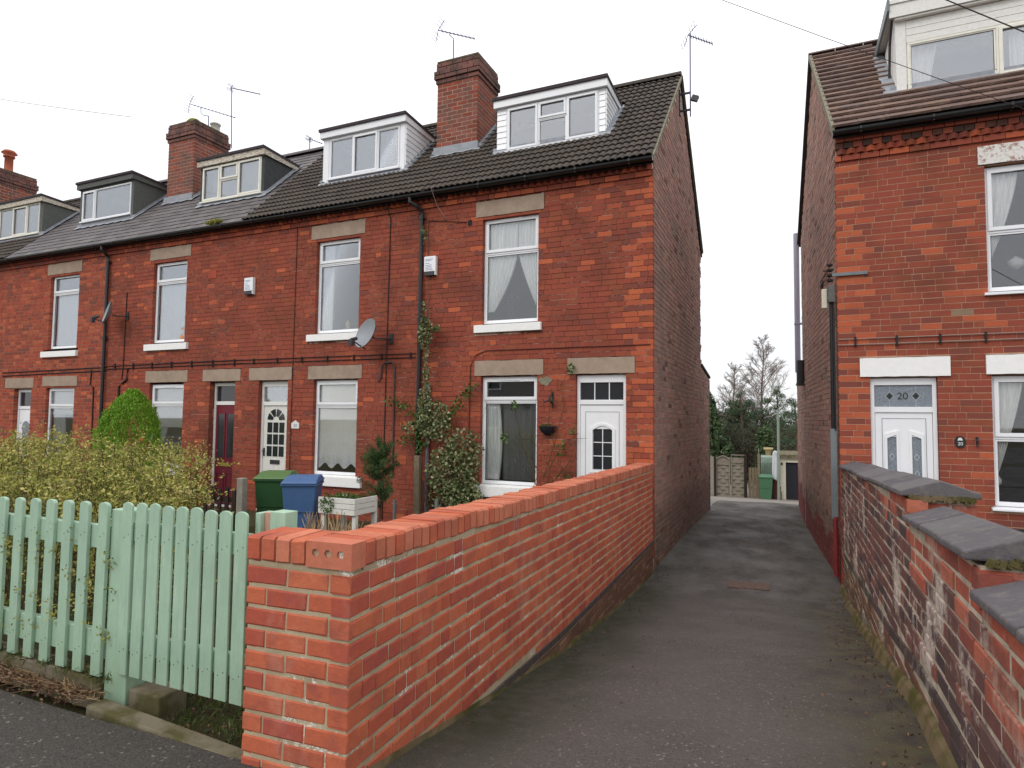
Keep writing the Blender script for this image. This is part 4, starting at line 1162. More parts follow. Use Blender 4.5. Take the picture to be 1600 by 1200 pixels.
w = lights_window(h3, -12.975, -11.905, .33, 2.08, D + .075, TWO(.75), vent=(-12.6, -12.25))
curtain('blind', lambda t: -12.93, lambda t: -11.95, 1.15, 2.03, D + .13, 'blind', w, 3, .004)
curtain('curtain', lambda t: -12.93, lambda t: -12.45 - .4 * t, .38, 1.4, D + .17, 'curtain', w, 5)
sill(h3, -13.09, -11.81, D, .125, .325)
stone('lintel', h3, -13.105, -11.785, D, 2.125, 2.375)
stone('lintel', h3, -11.325, -10.255, D, 2.125, 2.37)
df = door_frame(h3, -11.115, -10.405, D + .12, -.42, 2.1, 1.71, 2.03, 'timber_white')
g = MB(); g.box(-11.065, -10.455, D + .15, D + .156, 1.71, 2.03); g.build('pane', M['dark_pane'], df)
door = MB(); door.box(-11.06, -10.46, D + .14, D + .17, -.4, 1.63); door = door.build('door', M['door_red'], h3)
for a in (-10.99, -10.72):
    g = MB(); g.box(a, a + .18, D + .131, D + .137, .55, 1.45); g.build('pane', M['dark_pane'], door)
    mb = MB()
    for (p, q, r_, s_) in ((a - .02, a + .2, 1.45, 1.47), (a - .02, a + .2, .53, .55), (a - .02, a, .55, 1.45), (a + .18, a + .2, .55, 1.45), (a - .02, a + .2, .22, .24), (a - .02, a + .2, -.25, -.23), (a - .02, a, -.23, .22), (a + .18, a + .2, -.23, .22)): mb.box(p, q, D + .127, D + .139, r_, s_)
    mb.build('moulding', M['door_red'], door)
mb = MB(); mb.box(-10.9, -10.63, D + .118, D + .138, .37, .44); mb.build('letterbox', M['brass'], door)
dormer(h3, d3[0], d3[1], 10.22, 6.28, 7.33, -12.52, -10.70, 6.36, 7.17, [(0, .31, 0, 1, True), (.31, .62, 0, .55, False), (.31, .62, .55, 1, True), (.62, 1, 0, 1, True)], 'dark',
       curt=lambda w: curtain('curtain', lambda t: -12.48, lambda t: -10.74, 6.38, 7.14, 10.42, 'net', w, 16))
chimney(h3, b3, -14.36, -13.44, 10.68, 11.66, 8.74, ['brick_chim', 'brick_front', 'brick_chim'], [(-13.75, 10.9, [(.16, 0), (.18, .06), (.12, .13), (0, .16)], 'moss'), (-13.62, 11.42, [(.11, 0), (.11, .2), (.13, .2), (.13, .24), (.09, .24), (.09, 0)], 'white_paint')])
mb = MB()
for z in (2.55, 2.48): mb.tube([(X3a, D - .014, z - .03), (X3b, D - .014, z)], .01, 6)
x = X3a + .3
while x < X3b - .2: mb.box(x - .014, x + .014, D - .03, D, 2.43, 2.57); x += .62
mb.tube([(-13.85, D - .012, 4.2), (-13.87, D - .012, 2.5), (-13.9, D - .012, 2.2)], .01, 6)
mb.build('wall_cable', M['cable'], h3)
mb = MB(); mb.tube([(-13.7, D - .02, 2.45), (-13.72, D - .02, 2.2), (-13.85, D - .02, 2.13), (-13.97, D - .02, 2.05), (-13.97, D - .02, .4)], .022, 8); mb.build('conduit', M['cable'], h3)
mb = MB(); mb.box(-11.29, -11.05, D - .007, D + .02, 4.3, 4.47); mb.build('air_brick', M['brick_left'], h3)
downpipe(h3, -14.5, neck=(-.03,))
b3.flush()

# ---- house four
X4a, X4b = -18.55, -14.45
h4 = thing('terraced_house', 'terraced house of paler bricks with grey rendered dormer and thick black downpipe', 'house', (-16.5, D, -.45), GT)
holes4 = [(-16.73, -15.61, *UPW), (-16.7, -15.6, .33, 2.06), (-18.02, -17.3, -.45, 2.03), (-16.86, -15.52, *UPL), (-16.85, -15.5, 2.08, 2.33), (-18.4, -17.2, 2.05, 2.31), (-16.92, -15.53, 2.79, 3.01)]
shell(h4, X4a, X4b, holes4, 'mortar_left')
b4 = Bag()
lay(b4, h4, (X4a, D), 0, X4b - X4a, -.62, 5.12, holes=[(a - X4a, b - X4a, c, d) for a, b, c, d in holes4], pick=lambda u, z, i: mixed(u, z, i, 'brick_left', .06, .08), J=.013)
eaves(b4, h4, X4a, X4b, ['brick_left', 'brick_dark'])
roof_shell(h4, X4a, X4b, ridge='slate')
d4 = (-17.05, -14.95)
lay_roof(h4, 'slate', 'slate', X4a, X4b, YE, ZE, YR - .05, .2, .253, avoid=[(d4[0], d4[1], 10.22, 11.5)], limit=300, name='slate')
gutter(h4, X4a, X4b)
w = lights_window(h4, -16.72, -15.615, 3.01, 4.82, D + .075, TWO(.75))
curtain('curtain', lambda t: -16.65, lambda t: -15.7, 3.05, 4.3, D + .16, 'net', w, 9)
sill(h4, -16.91, -15.54, D, 2.79, 2.95)
stone('lintel', h4, -16.855, -15.525, D, 4.835, 5.095)
w = lights_window(h4, -16.69, -15.61, .33, 2.05, D + .075, TWO(.73))
curtain('blind', lambda t: -16.64, lambda t: -15.66, 1.4, 2.0, D + .13, 'blind', w, 3, .004)
curtain('curtain', lambda t: -16.64, lambda t: -16.2 + .1 * t, .38, 1.5, D + .17, 'curtain', w, 5)
stone('lintel', h4, -16.845, -15.505, D, 2.085, 2.325)
stone('lintel', h4, -18.395, -17.205, D, 2.055, 2.305)
df = door_frame(h4, -18.01, -17.31, D + .1, -.42, 2.02, 1.6, 1.95, 'upvc')
g = MB(); g.box(-17.96, -17.36, D + .13, D + .135, 1.6, 1.95); g.build('pane', M['dark_pane'], df)
door = MB(); door.box(-17.95, -17.37, D + .12, D + .15, -.4, 1.52); door = door.build('door', M['upvc'], h4)
g = MB(); g.prism([(p[0], D + .112, p[1]) for p in arch_pts(-17.66, .28, .4, 1.15, .08)], (0, .006, 0)); g.build('pane', M['obscure'], door)
dormer(h4, d4[0], d4[1], 10.22, 6.34, 7.42, -16.93, -15.03, 6.42, 7.22, [(0, .27, 0, 1, True), (.27, 1, 0, 1, False)], 'grey')
mb = MB()
for z in (2.5, 2.42): mb.tube([(X4a, D - .014, z - .05), (X4b, D - .014, z)], .012, 6)
mb.tube([(-14.98, D - .014, 2.45), (-15.0, D - .014, 2.1), (-14.88, D - .014, 2.05), (-14.85, D - .014, .3)], .015, 6)
mb.build('wall_cable', M['cable'], h4)
b4.flush()

# ---- house five, mostly out of the frame
X5a, X5b = -23.5, -18.55
h5 = thing('terraced_house', 'brick terraced house at far left edge with tiled roof and white fronted dormer', 'house', (-21, D, -.45), GT)
shell(h5, X5a, X5b, [], 'mortar_left')
b5 = Bag(120)
lay(b5, h5, (X5a, D), 0, X5b - X5a, -.62, 5.12, pick=lambda u, z, i: mixed(u, z, i, 'brick_left', .06, .08), J=.012)
eaves(b5, h5, X5a, X5b, ['brick_left', 'brick_dark'])
roof_shell(h5, X5a, X5b)
lay_roof(h5, 'pantile', 'pantile', X5a, X5b, YE, ZE, YR - .05, .212, .225, avoid=[(-20.75, -18.65, 10.24, 11.4)], limit=200)
gutter(h5, X5a, X5b)
dormer(h5, -20.75, -18.65, 10.22, 6.28, 7.35, -20.65, -18.78, 6.36, 7.2, THREE, 'cream')
chimney(h5, b5, -22.6, -21.72, 10.5, 11.66, 8.80, ['brick_chim', 'brick_front'], [(-21.95, 11.0, [(.13, 0), (.115, .05), (.11, .46), (.15, .47), (.15, .52), (.10, .54), (.21, .60), (.14, .68), (0, .72)], 'terracotta')])
b5.flush()

# ------------------------------------------------------------------ right house
RX, RD = .584, 10.0
hr = thing('detached_house', 'red brick house with white painted lintels and wide dormer on right of the lane', 'house', (2.6, RD, -.6))
rh = [(.97, 1.76, -.7, 2.03), (.845, 1.91, 2.04, 2.31), (2.29, 3.6, 2.05, 2.31), (2.35, 3.45, .35, 2.04), (2.27, 3.6, 4.83, 5.09), (2.345, 3.45, 3.14, 4.82), (2.3, 3.5, 3.08, 3.14), (2.3, 3.5, .3, .35)]
mb = MB(); slab_with_holes(mb, RX + .012, 5.2, RD + .0035, RD + .225, -1.2, 5.42, rh); mb.build('wall', M['mortar_right'], hr)
it = MB(); it.box(RX + .4, 5.0, RD + 2.7, RD + 2.8, -.6, 5.3); it.box(RX + .35, RX + .4, RD + .24, RD + 2.7, -.6, 5.3); it.box(4.9, 5.0, RD + .24, RD + 2.7, -.6, 5.3)
it.box(RX + .4, 4.9, RD + .24, RD + 2.7, -.62, -.55); it.box(RX + .4, 4.9, RD + .24, RD + 2.7, 2.5, 2.66); it.box(RX + .4, 4.9, RD + .24, RD + 2.7, 5.25, 5.33); it.build('interior_wall', M['interior'], hr)
br = Bag()
def pickr(u, z, i):
    if u < .40 and 0 < z < 4.7:
        if i % 2 == 0 or rng.random() < .25: return ('brick_orange' if rng.random() < .8 else 'brick_front', 0)
        if rng.random() < .35: return ('brick_dark', 0)
    q = rng.random()
    if q < .008: return ('brick_buff', 0)
    return mixed(u, z, i, po=.06, pd=.10)
lay(br, hr, (RX, RD), 0, 3.4, -1.1, 5.14, holes=[(a - RX, b - RX, c, d) for a, b, c, d in rh], pick=pickr, J=.007, BJ=.0095)
eaves(br, hr, RX + .01, 4.0, ['brick_front', 'brick_orange', 'brick_front'], D=RD, z=5.14)
lay(br, hr, (RX + .01, RD - .08), 0, 3.99 - RX, 5.14 + 3 * C_, 5.14 + 4 * C_, C=C_, LP=.238, pick=lambda u, zz, i: ('brick_front', 0), depth=.15)
# skewed side wall towards the lane
SA = math.atan2(15.3 - 10.1, .19 - RX)          # direction of the side wall, going back
SL = math.hypot(15.3 - 10.1, .19 - RX)
RYE, RZE = 9.86, 5.55
RYR = RYE + 2.72; RZR = RZE + 2.72 * PITCHT
def side(u): return (RX + (.19 - RX) * u / SL, 10.1 + (15.3 - 10.1) * u / SL)
def in_r(u, z):
    y = side(u)[1]
    return z < (RZE - .07 + (y - RYE) * PITCHT if y < RYR else RZR - .13 - (y - RYR) * PITCHT)
# the face looks to the left of 'going back', so lay from the back towards the front
ang_f = SA - math.pi
Ob = side(SL)
mb = MB()
prof = [(0, -1.4), (0, 5.55), ((RYR - 10.1) / (15.3 - 10.1) * SL, RZR - .08), (SL, 5.25), (SL, -1.4)]
nrm = Vector((math.sin(ang_f), -math.cos(ang_f), 0))
mb.prism([(side(u)[0] - nrm.x * .008, side(u)[1] - nrm.y * .008, z) for u, z in prof], -nrm * .215)
mb.build('gable_wall', M['mortar_gable'], hr)
def pick_side(base_u):
    def f(u, z, i):
        uu = base_u - u
        lim = float(np.interp(uu, (0, 3, 6, 9.5), (.08, .0, .15, .35))) + .05 * math.sin(uu * 7)
        if z < lim - .35 + (.12 * math.sin(uu * 3)): return ('brick_redpaint', 0)
        return ('brick_plinth' if rng.random() < .04 else 'brick_gable', 0)
    return f
lay(br, hr, Ob, ang_f, SL, -1.3, 8.2, inside=lambda u, z: in_r(SL - u, z), pick=pick_side(SL), J=.01, depth=.06, face_jit=.003)
# rear extension
E0 = side(SL); E1 = (.085, 18.5)
ea = math.atan2(E0[1] - E1[1], E0[0] - E1[0]); EL = math.hypot(E0[1] - E1[1], E0[0] - E1[0])
nrm2 = Vector((math.sin(ea), -math.cos(ea), 0))
mb = MB(); mb.prism([(E1[0] - nrm2.x * .008, E1[1] - nrm2.y * .008, -1.4), (E0[0] - nrm2.x * .008, E0[1] - nrm2.y * .008, -1.4), (E0[0] - nrm2.x * .008, E0[1] - nrm2.y * .008, 2.5), (E1[0] - nrm2.x * .008, E1[1] - nrm2.y * .008, 2.4)], -nrm2 * .215); mb.build('extension_wall', M['mortar_gable'], hr)
lay(br, hr, E1, ea, EL, -1.3, 2.42, pick=pick_side(SL + EL), J=.01, depth=.06, face_jit=.003)
mb = MB(); mb.box(.3, 4.5, 15.3, 18.5, 2.3, 2.45); mb.prism([(.06, 18.55, 2.38), (.16, 15.3, 2.45), (.4, 15.3, 2.6), (.35, 18.55, 2.55)], (0, 0, .05)); mb.build('extension_roof', M['felt'], hr)
mb = MB(); mb.box(.2, 5.2, 15.1, 15.3, -1.2, 5.3); mb.box(.28, 4.5, 18.35, 18.5, -1.3, 2.3); mb.build('rear_wall', M['mortar_gable'], hr)
# roof: quadrilateral following the skewed verge
def vx(y): return RX - .045 + (.19 - RX) * (y - 10.1) / (15.3 - 10.1)
mb = MB()
mb.prism([(vx(RYE), RYE, RZE), (vx(RYR), RYR, RZR), (5.2, RYR, RZR), (5.2, RYE, RZE)], (0, 0, -.05))
mb.prism([(vx(RYR), RYR, RZR - .002), (vx(15.45), 15.45, RZR - (15.45 - RYR) * PITCHT), (5.2, 15.45, RZR - (15.45 - RYR) * PITCHT), (5.2, RYR, RZR - .002)], (0, 0, -.05))
mb.build('roof', M['felt'], hr)
gauge = .218; rows = int(2.68 / CP / gauge)
dR = (1.47, 3.6)
titems = []
for r_ in range(rows + 1):
    s = r_ * gauge; y = RYE + s * CP; z = RZE + s * SP
    if y > RYR - .08: break
    x = vx(y) + .163 - (.163 if r_ % 2 else 0) + 0.0
    first = True
    while x < 3.6:
        w_ = 1.0; xc = x
        if first and r_ % 2: w_ = .5; xc = vx(y) + .0815
        first = False
        if not (dR[0] - .02 < xc < dR[1] + .3 and 10.60 < y + .06 < 12.6):
            k = rng.randrange(4)
            o = bpy.data.objects.new('tile', tile_me('brown', k, 'browntile')); col.objects.link(o)
            o.location = (xc, y, z + .052 + rng.uniform(0, .003)); o.rotation_euler = (PA - math.atan(.05 * .9 / gauge), 0, rng.uniform(-.006, .006)); o.scale = (w_, 1, 1); attach(o, hr)
        x += .326
mb = MB()
mb.prism([(vx(RYE) - .02, RYE - .0, RZE - .03), (vx(RYE) - .02, RYE, RZE + .085), (vx(RYR) - .02, RYR, RZR + .085), (vx(RYR) - .02, RYR, RZR - .03)], (.045, 0, 0))
mb.build('verge', M['verge'], hr)
mb = MB(); mb.prism([(vx(RYR) - .02, RYR, RZR - .05), (vx(RYR) - .02, RYR, RZR + .05), (vx(15.45) - .02, 15.45, RZR - (15.45 - RYR) * PITCHT + .05), (vx(15.45) - .02, 15.45, RZR - (15.45 - RYR) * PITCHT - .05)], (.045, 0, 0)); mb.build('rear_verge', M['metal_dark'], hr)
n = 8
for i in range(n):
    t = MB(); a_, b_ = .33 + i * .45, .33 + (i + 1) * .45 - .005; pts = [(math.cos(a) * .12, math.sin(a) * .06) for a in [math.pi * k / 8 for k in range(9)]]
    for p, q in zip(pts, pts[1:]): t.quad((a_, RYR + p[0], RZR + p[1]), (a_, RYR + q[0], RZR + q[1]), (b_, RYR + q[0], RZR + q[1]), (b_, RYR + p[0], RZR + p[1]))
    t.poly([(a_, RYR + p[0], RZR + p[1]) for p in pts]); t.build('ridge_tile', M['browntile'], hr)
gutter(hr, RX - .03, 4.2, y=9.80, z=5.515)
w = lights_window(hr, 2.35, 3.45, 3.15, 4.81, RD + .07, [(0, 1, 0, .475, False), (0, 1, .475, 1, True)])
curtain('curtain', lambda t: 2.4, lambda t: 2.74 - .32 * t ** 1.5, 3.6, 4.78, RD + .15, 'curtain', w, 5)
mb = MB(); mb.lathe((2.78, RD + .5, 3.5), [(.0, 0), (.09, .05), (.1, .12), (.0, .2)], 12); mb.build('ornament', M['white_paint'], w, smooth=True)
sill(hr, 2.30, 3.5, RD, 3.085, 3.14, .05, 'upvc')
stone('lintel', hr, 2.275, 3.6, RD, 4.835, 5.085, 'flaked_stone', .02)
w = lights_window(hr, 2.355, 3.45, .355, 2.035, RD + .07, [(0, 1, 0, .52, False), (0, 1, .52, 1, True)])
curtain('curtain', lambda t: 2.4, lambda t: 2.72 - .30 * t ** 1.3, .75, 2.0, RD + .15, 'curtain', w, 5)
mb = MB(); mb.lathe((2.42, RD + .2, .60), [(.0, 0), (.05, .03), (.055, .08), (.03, .13), (0, .15)], 12); mb.build('ornament', M['white_paint'], w, smooth=True)
mb = MB(); mb.box(2.5, 3.3, RD + .5, RD + .6, .3, 1.5); mb.build('furniture', M['dark'], w)
sill(hr, 2.31, 3.5, RD, .30, .35, .05, 'upvc')
stone('lintel', hr, 2.295, 3.6, RD, 2.055, 2.305, 'white_stone', .03)
stone('lintel', hr, .85, 1.905, RD, 2.045, 2.305, 'white_stone', .03)
df = door_frame(hr, .975, 1.755, RD + .05, -.62, 2.025, 1.63, 1.93)
g = MB(); g.box(1.02, 1.71, RD + .075, RD + .08, 1.63, 1.93); fan = g.build('fanlight', M['obscure'], df)
text('20', .135, (1.365, RD + .073, 1.775), 'plaque_black', df)
for xx in (1.21, 1.52):
    mb = MB(); mb.prism([(xx - .04, RD + .072, 1.78), (xx, RD + .072, 1.735), (xx + .04, RD + .072, 1.78), (xx, RD + .072, 1.825)], (0, .002, 0)); mb.build('glass_diamond', M['plaque_black'], df)
    mb = MB()
    for (p, q) in (((xx - .055, 1.78), (xx, 1.718)), ((xx, 1.718), (xx + .055, 1.78)), ((xx + .055, 1.78), (xx, 1.842)), ((xx, 1.842), (xx - .055, 1.78)), ((xx, 1.842), (xx, 1.93)), ((xx, 1.718), (xx, 1.63))):
        mb.beam((p[0], RD + .0735, p[1]), (q[0], RD + .0735, q[1]), .003, .003)
    mb.build('lead_line', M['lead_line'], df)
mb = MB(); pts = [(1.08 + .55 * t, RD + .0735, 1.88 + .022 * math.sin(t * 9)) for t in [i / 20 for i in range(21)]]; mb.tube(pts, .002, 4); mb.build('lead_line', M['lead_line'], df)
dr = MB(); slab_with_holes(dr, 1.03, 1.70, RD + .07, RD + .11, -.58, 1.56, [(1.17, 1.28, .1, 1.22), (1.46, 1.57, .1, 1.22)], g=0); door = dr.build('door', M['upvc'], hr)
mb = MB()
for (a, b, c, d) in ((1.11, 1.63, 1.468, 1.474), (1.11, 1.116, -.5, 1.468), (1.624, 1.63, -.5, 1.468)): mb.box(a, b, RD + .067, RD + .0695, c, d)
mb.build('panel_groove', M['grey_pipe'], door)
for (a, b, s_) in ((1.17, 1.28, 1), (1.46, 1.57, -1)):
    zl, zr_ = (1.22, 1.27) if s_ > 0 else (1.27, 1.22)
    g = MB(); g.prism([(a, RD + .08, .1), (b, RD + .08, .1), (b, RD + .08, 1.22), (a, RD + .08, 1.22)], (0, .005, 0)); g.build('pane', M['obscure'], door)
    mb = MB()
    O_ = [(a - .03, .07), (b + .03, .07), (b + .03, zr_ + .04), (a - .03, zl + .04)]; I_ = [(a, .1), (b, .1), (b, zr_ - .02), (a, zl - .02)]
    for i in range(4):
        j = (i + 1) % 4; mb.prism([(O_[i][0], RD + .055, O_[i][1]), (O_[j][0], RD + .055, O_[j][1]), (I_[j][0], RD + .055, I_[j][1]), (I_[i][0], RD + .055, I_[i][1])], (0, .018, 0))
    mb.build('moulding', M['upvc'], door)
    c_ = (a + b) / 2
    for zc in (.95, .72, .45):
        mb = MB()
        for p, q in (((c_ - .03, zc), (c_, zc - .045)), ((c_, zc - .045), (c_ + .03, zc)), ((c_ + .03, zc), (c_, zc + .045)), ((c_, zc + .045), (c_ - .03, zc))): mb.beam((p[0], RD + .078, p[1]), (q[0], RD + .078, q[1]), .004, .006)
        mb.build('glass_diamond', M['lead_line'], door)
mb = MB(); mb.box(1.66, 1.685, RD + .052, RD + .07, .45, .66); mb.tube([(1.672, RD + .055, .58), (1.672, RD + .02, .58), (1.56, RD + .02, .58)], .01, 8); mb.build('door_handle', M['brass'], door)
# wide dormer
yd = 10.62
dd = MB(); slab_with_holes(dd, dR[0], dR[1], yd, yd + .06, 6.15, 7.5, [(1.60, 3.5, 6.27, 7.02)], g=0)
ybk = RYE + (7.62 - RZE) / PITCHT
dd.prism([(dR[0], yd + .06, 6.2), (dR[0], yd + .06, 7.5), (dR[0], ybk, 7.56), (dR[0], ybk, 7.5)], (.05, 0, 0))
dm = dd.build('dormer', M['timber_white'], hr)
mb = MB(); mb.box(dR[0] + .05, dR[1], yd + 1.0, yd + 1.05, 6.0, 7.4); mb.build('interior_wall', M['interior'], dm)
mb = MB(); mb.prism([(dR[0] - .12, yd - .14, 7.60), (dR[0] - .12, yd - .14, 7.66), (dR[0] - .12, ybk + .15, 7.70), (dR[0] - .12, ybk + .15, 7.64)], (2.6, 0, 0)); mb.build('dormer_roof', M['timber_white'], dm)
mb = MB(); mb.box(dR[0] - .1, 3.9, yd - .12, yd - .095, 7.40, 7.598); mb.build('fascia', M['timber_white'], dm)
mb = MB(); mb.box(dR[0] - .02, 3.7, yd - .095, yd - .002, 7.37, 7.395); mb.build('soffit', M['timber_white'], dm)
mb = MB(); mb.prism([(dR[0] - .13, yd - .15, 7.50), (dR[0] - .13, yd - .15, 7.68), (dR[0] - .13, ybk + .12, 7.72), (dR[0] - .13, ybk + .02, 7.60)], (.03, 0, 0)); mb.build('barge_edge', M['grey_guard'], dm)
nb = 14
for i in range(nb):                                        # vertical boards on the left cheek
    ya, yb_ = yd + i * .1, yd + (i + 1) * .1 - .006
    zf = lambda y: RZE + PITCHT * (y - RYE) + .05
    if zf(yb_) > 7.48: break
    t = MB(); t.prism([(dR[0] - .014, ya, zf(ya)), (dR[0] - .014, yb_, zf(yb_)), (dR[0] - .014, yb_, 7.5), (dR[0] - .014, ya, 7.5)], (.012, 0, 0)); t.build('cladding_board', M['timber_white'], dm)
mb = MB(); mb.tube([(dR[0] - .05, yd + .05, 7.45), (dR[0] - .05, yd + .3, 7.2), (dR[0] - .05, yd + .42, 6.65)], .02, 8); mb.build('overflow_pipe', M['metal_dark'], dm)
for i, (za, zb_) in enumerate(((7.03, 7.13), (7.135, 7.235), (7.24, 7.36))):
    t = MB(); t.box(dR[0] + .12, 3.55, yd - .014 - .003 * i, yd, za, zb_); t.build('cladding_board', M['timber_white'], dm)
t = MB(); t.box(dR[0] - .015, dR[0] + .115, yd - .02, yd, 6.22, 7.37); t.build('corner_board', M['timber_white'], dm)
w = lights_window(hr, 1.60, 3.5, 6.27, 7.02, yd - .02, [(0, .57, 0, 1, False), (.57, 1, 0, 1, True)], 'upvc_cream', 'glass_dormer', fw=.06, name='dormer_window')
curtain('curtain', lambda t: 1.62, lambda t: 2.0 - .12 * t, 6.3, 7.0, yd + .15, 'curtain', w, 4)
curtain('curtain', lambda t: 2.86, lambda t: 3.2, 6.3, 7.0, yd + .15, 'curtain', w, 5)
s = MB(); s.box(1.5, 3.6, yd - .07, yd - .005, 6.215, 6.265); s.build('sill', M['upvc_cream'], w)
flashing(dm, dR[0] - .1, dR[1], yd - .005, RZE + PITCHT * (yd - .005 - RYE))
mb = MB()
for i in range(12):
    a = yd - .1 + i * .12; b = a + .115; z = lambda y: RZE + PITCHT * (y - RYE) + .075
    if z(b) > RZR: break
    mb.quad((dR[0] - .02, a, z(a)), (dR[0] - .19 + .02 * (i % 2), a, z(a) - .005), (dR[0] - .19 + .02 * (i % 2), b, z(b) - .005), (dR[0] - .02, b, z(b)))
mb.build('lead_soaker', M['lead'], dm)
# services on the front and corner
mb = MB()
for z in (2.58, 2.50): mb.tube([(RX, RD - .02, z), (4.0, RD - .02, z + .01)], .0075, 6)
mb.build('wall_cable', M['cable_pale'], hr)
mb = MB(); x = .8
while x < 3.5: mb.box(x - .012, x + .012, RD - .036, RD, 2.475, 2.60); mb.tube([(x, RD - .02, 2.47), (x, RD - .02, 2.61)], .014, 6); x += .5
mb.build('cable_bracket', M['cable'], hr)
cx_ = RX - .065; cy2 = RD + .10
mb = MB(); mb.tube([(cx_, cy2, 3.15), (cx_, cy2, 1.3)], .035, 10); mb.tube([(cx_ + .02, cy2 - .06, 3.2), (cx_ + .02, cy2 - .06, 1.3)], .012, 6); mb.build('cable_duct', M['black_plastic'], hr)
mb = MB(); mb.prism([(cx_ - .045, cy2 - .05, .05), (cx_ + .03, cy2 - .05, .05), (cx_ + .03, cy2 + .04, .05), (cx_ - .045, cy2 + .04, .05)], (0, 0, 1.27)); mb.build('pipe_guard', M['grey_guard'], hr)
mb = MB(); mb.tube([(cx_, cy2 - .02, .06), (cx_, cy2 - .02, -.75)], .034, 10); mb.tube([(cx_, cy2 - .02, .08), (cx_, cy2 - .02, .02)], .042, 10); mb.build('lower_pipe', M['red_pipe'], hr)
mb = MB(); mb.box(cx_ - .05, cx_ + .03, cy2 - .13, cy2 - .02, 3.12, 3.36); mb.build('meter_box', M['render_grey'], hr, bevel=.008)
mb = MB(); mb.box(cx_ - .13, cx_ - .06, cy2 - .05, cy2 + .02, 3.05, 3.33); mb.build('junction_box', M['cream'], hr, bevel=.008)
mb = MB(); mb.box(RX - .06, .965, RD - .04, RD - .006, 3.485, 3.53); mb.tube([(.80, RD - .045, 3.51), (.80, RD - .03, 3.51)], .011, 6); mb.tube([(.93, RD - .045, 3.51), (.93, RD - .03, 3.51)], .011, 6); mb.build('bracket_arm', M['grey_guard'], hr)
mb = MB()
for k in range(4): mb.lathe((cx_ - .02, cy2 - .06, 3.42 + k * .075), [(.02, 0), (.04, .01), (.04, .035), (.015, .045)], 10)
mb.tube([(cx_ - .1, cy2, 3.6), (cx_ + .03, cy2 - .06, 3.6)], .01, 6)
for k in range(5): mb.tube([(cx_ - .02, cy2 - .06, 3.45 + k * .05), (cx_ - .12 - .02 * (k % 2), cy2 - .03, 3.35 + k * .03), (cx_ - .09, cy2, 3.15), (cx_ - .01, cy2 - .07, 3.2)], .007, 5)
mb.build('cable_insulator', M['cable'], hr)
mb = MB(); mb.lathe((RX - .485, 15.45, 2.52), [(.06, 0), (.06, 3.15)], 12); mb.box(RX - .55, RX - .38, 15.38, 15.52, 3.6, 3.63); mb.build('soil_pipe', M['lilac_pipe'], hr)
mb = MB(); mb.tube([(.15, 15.0, 2.75), (.15, 15.0, 2.2)], .09, 10); mb.build('rainwater_hopper', M['metal_dark'], hr)
br.flush()

# house number plaque, wall hook, basket on the right house
pl = thing('number_plaque', 'oval black house number plaque reading 20 beside the white door', 'plaque', (1.99, RD - .02, 1.17))
mb = MB(); mb.prism([(1.99 + .062 * math.cos(a), RD - .016, 1.17 + .078 * math.sin(a)) for a in [2 * math.pi * i / 24 for i in range(24)]], (0, .012, 0)); mb.build('plate', M['plaque_black'], pl)
text('20', .062, (1.99, RD - .018, 1.145), 'ink_white', pl)
mb = MB(); mb.prism([(1.99 - .03, RD - .018, 1.19), (1.99 + .03, RD - .018, 1.19), (1.99 + .015, RD - .018, 1.225), (1.99 - .015, RD - .018, 1.225)], (0, .002, 0)); mb.build('emblem', M['ink_white'], pl)
mb = MB(); mb.beam((2.17, RD - .02, 1.24), (2.17, RD - .02, 1.12), .02, .02); mb.tube([(2.17, RD - .01, 1.22), (2.17, RD - .08, 1.24), (2.17, RD - .09, 1.2)], .008, 6); mb.tube([(2.17, RD - .01, 1.14), (2.17, RD - .07, 1.19)], .008, 6)
tag(mb.build('wall_hook', M['metal_dark']), 'small black iron hook on brickwork between number plaque and window', 'hook')
mb = MB(); mb.lathe((2.62, RD - .25, -.06), [(.0, 0), (.12, .02), (.2, .1), (.22, .15), (.2, .15), (.12, .06)], 16); mb.tube([(2.4, RD - .25, .09), (2.55, RD - .3, .12), (2.8, RD - .25, .1)], .01, 6)
tag(mb.build('patio_heater_bowl', M['metal_dark'], smooth=True), 'black round bowl under the right ground floor window at frame edge', 'bowl')

# ------------------------------------------------------------------ the new garden wall
nw = thing('garden_wall', 'new orange brick wall with brick-on-edge coping running down left of the lane', 'wall', (-1.7, 2.03, 0))
P0 = Vector((-1.587, 2.03)); P1 = Vector((-1.905, 9.40)); WL = (P1 - P0).length; wa = math.atan2(P1.y - P0.y, P1.x - P0.x); wd = (P1 - P0).normalized()
wn = Vector((math.sin(wa), -math.cos(wa)))           # towards the lane
ZT0, ZT1 = .905, .782                                  # coping top, front and back
zs_ = (ZT1 - ZT0) / WL
Cn = .0857; ch = .104
def top_at(u): return ZT0 + zs_ * u
def dpc_at(u): return float(np.interp(2.03 + u, (2.3, 3.5, 4.86, 5.64, 9.1, 9.5), (-.20, -.232, -.296, -.309, -.355, -.36)))
core = MB()
i0 = P0 - wn * .008
cb = ZT0 - ch - .016
def cp(u, inset, z): q = P0 + wd * u - wn * inset; return (q.x, q.y, z)
core.prism([cp(0.008, .005, -1.3), cp(0.008, .005, cb), cp(WL, .005, cb + zs_ * WL), cp(WL, .005, -1.3)], (-wn.x * .2, -wn.y * .2, 0))
EL_ = Vector((-2.102, 2.002)); ed = (P0 - EL_).normalized(); ew = (P0 - EL_).length; ean = math.atan2(ed.y, ed.x)
en = Vector((math.sin(ean), -math.cos(ean)))
def ep(u, inset, z): q = EL_ + ed * u - en * inset; return (q.x, q.y, z)
core.prism([ep(.008, .005, -.4), ep(ew - .007, .005, -.4), ep(ew - .007, .005, cb), ep(.008, .005, cb)], (-en.x * .2, -en.y * .2, 0))
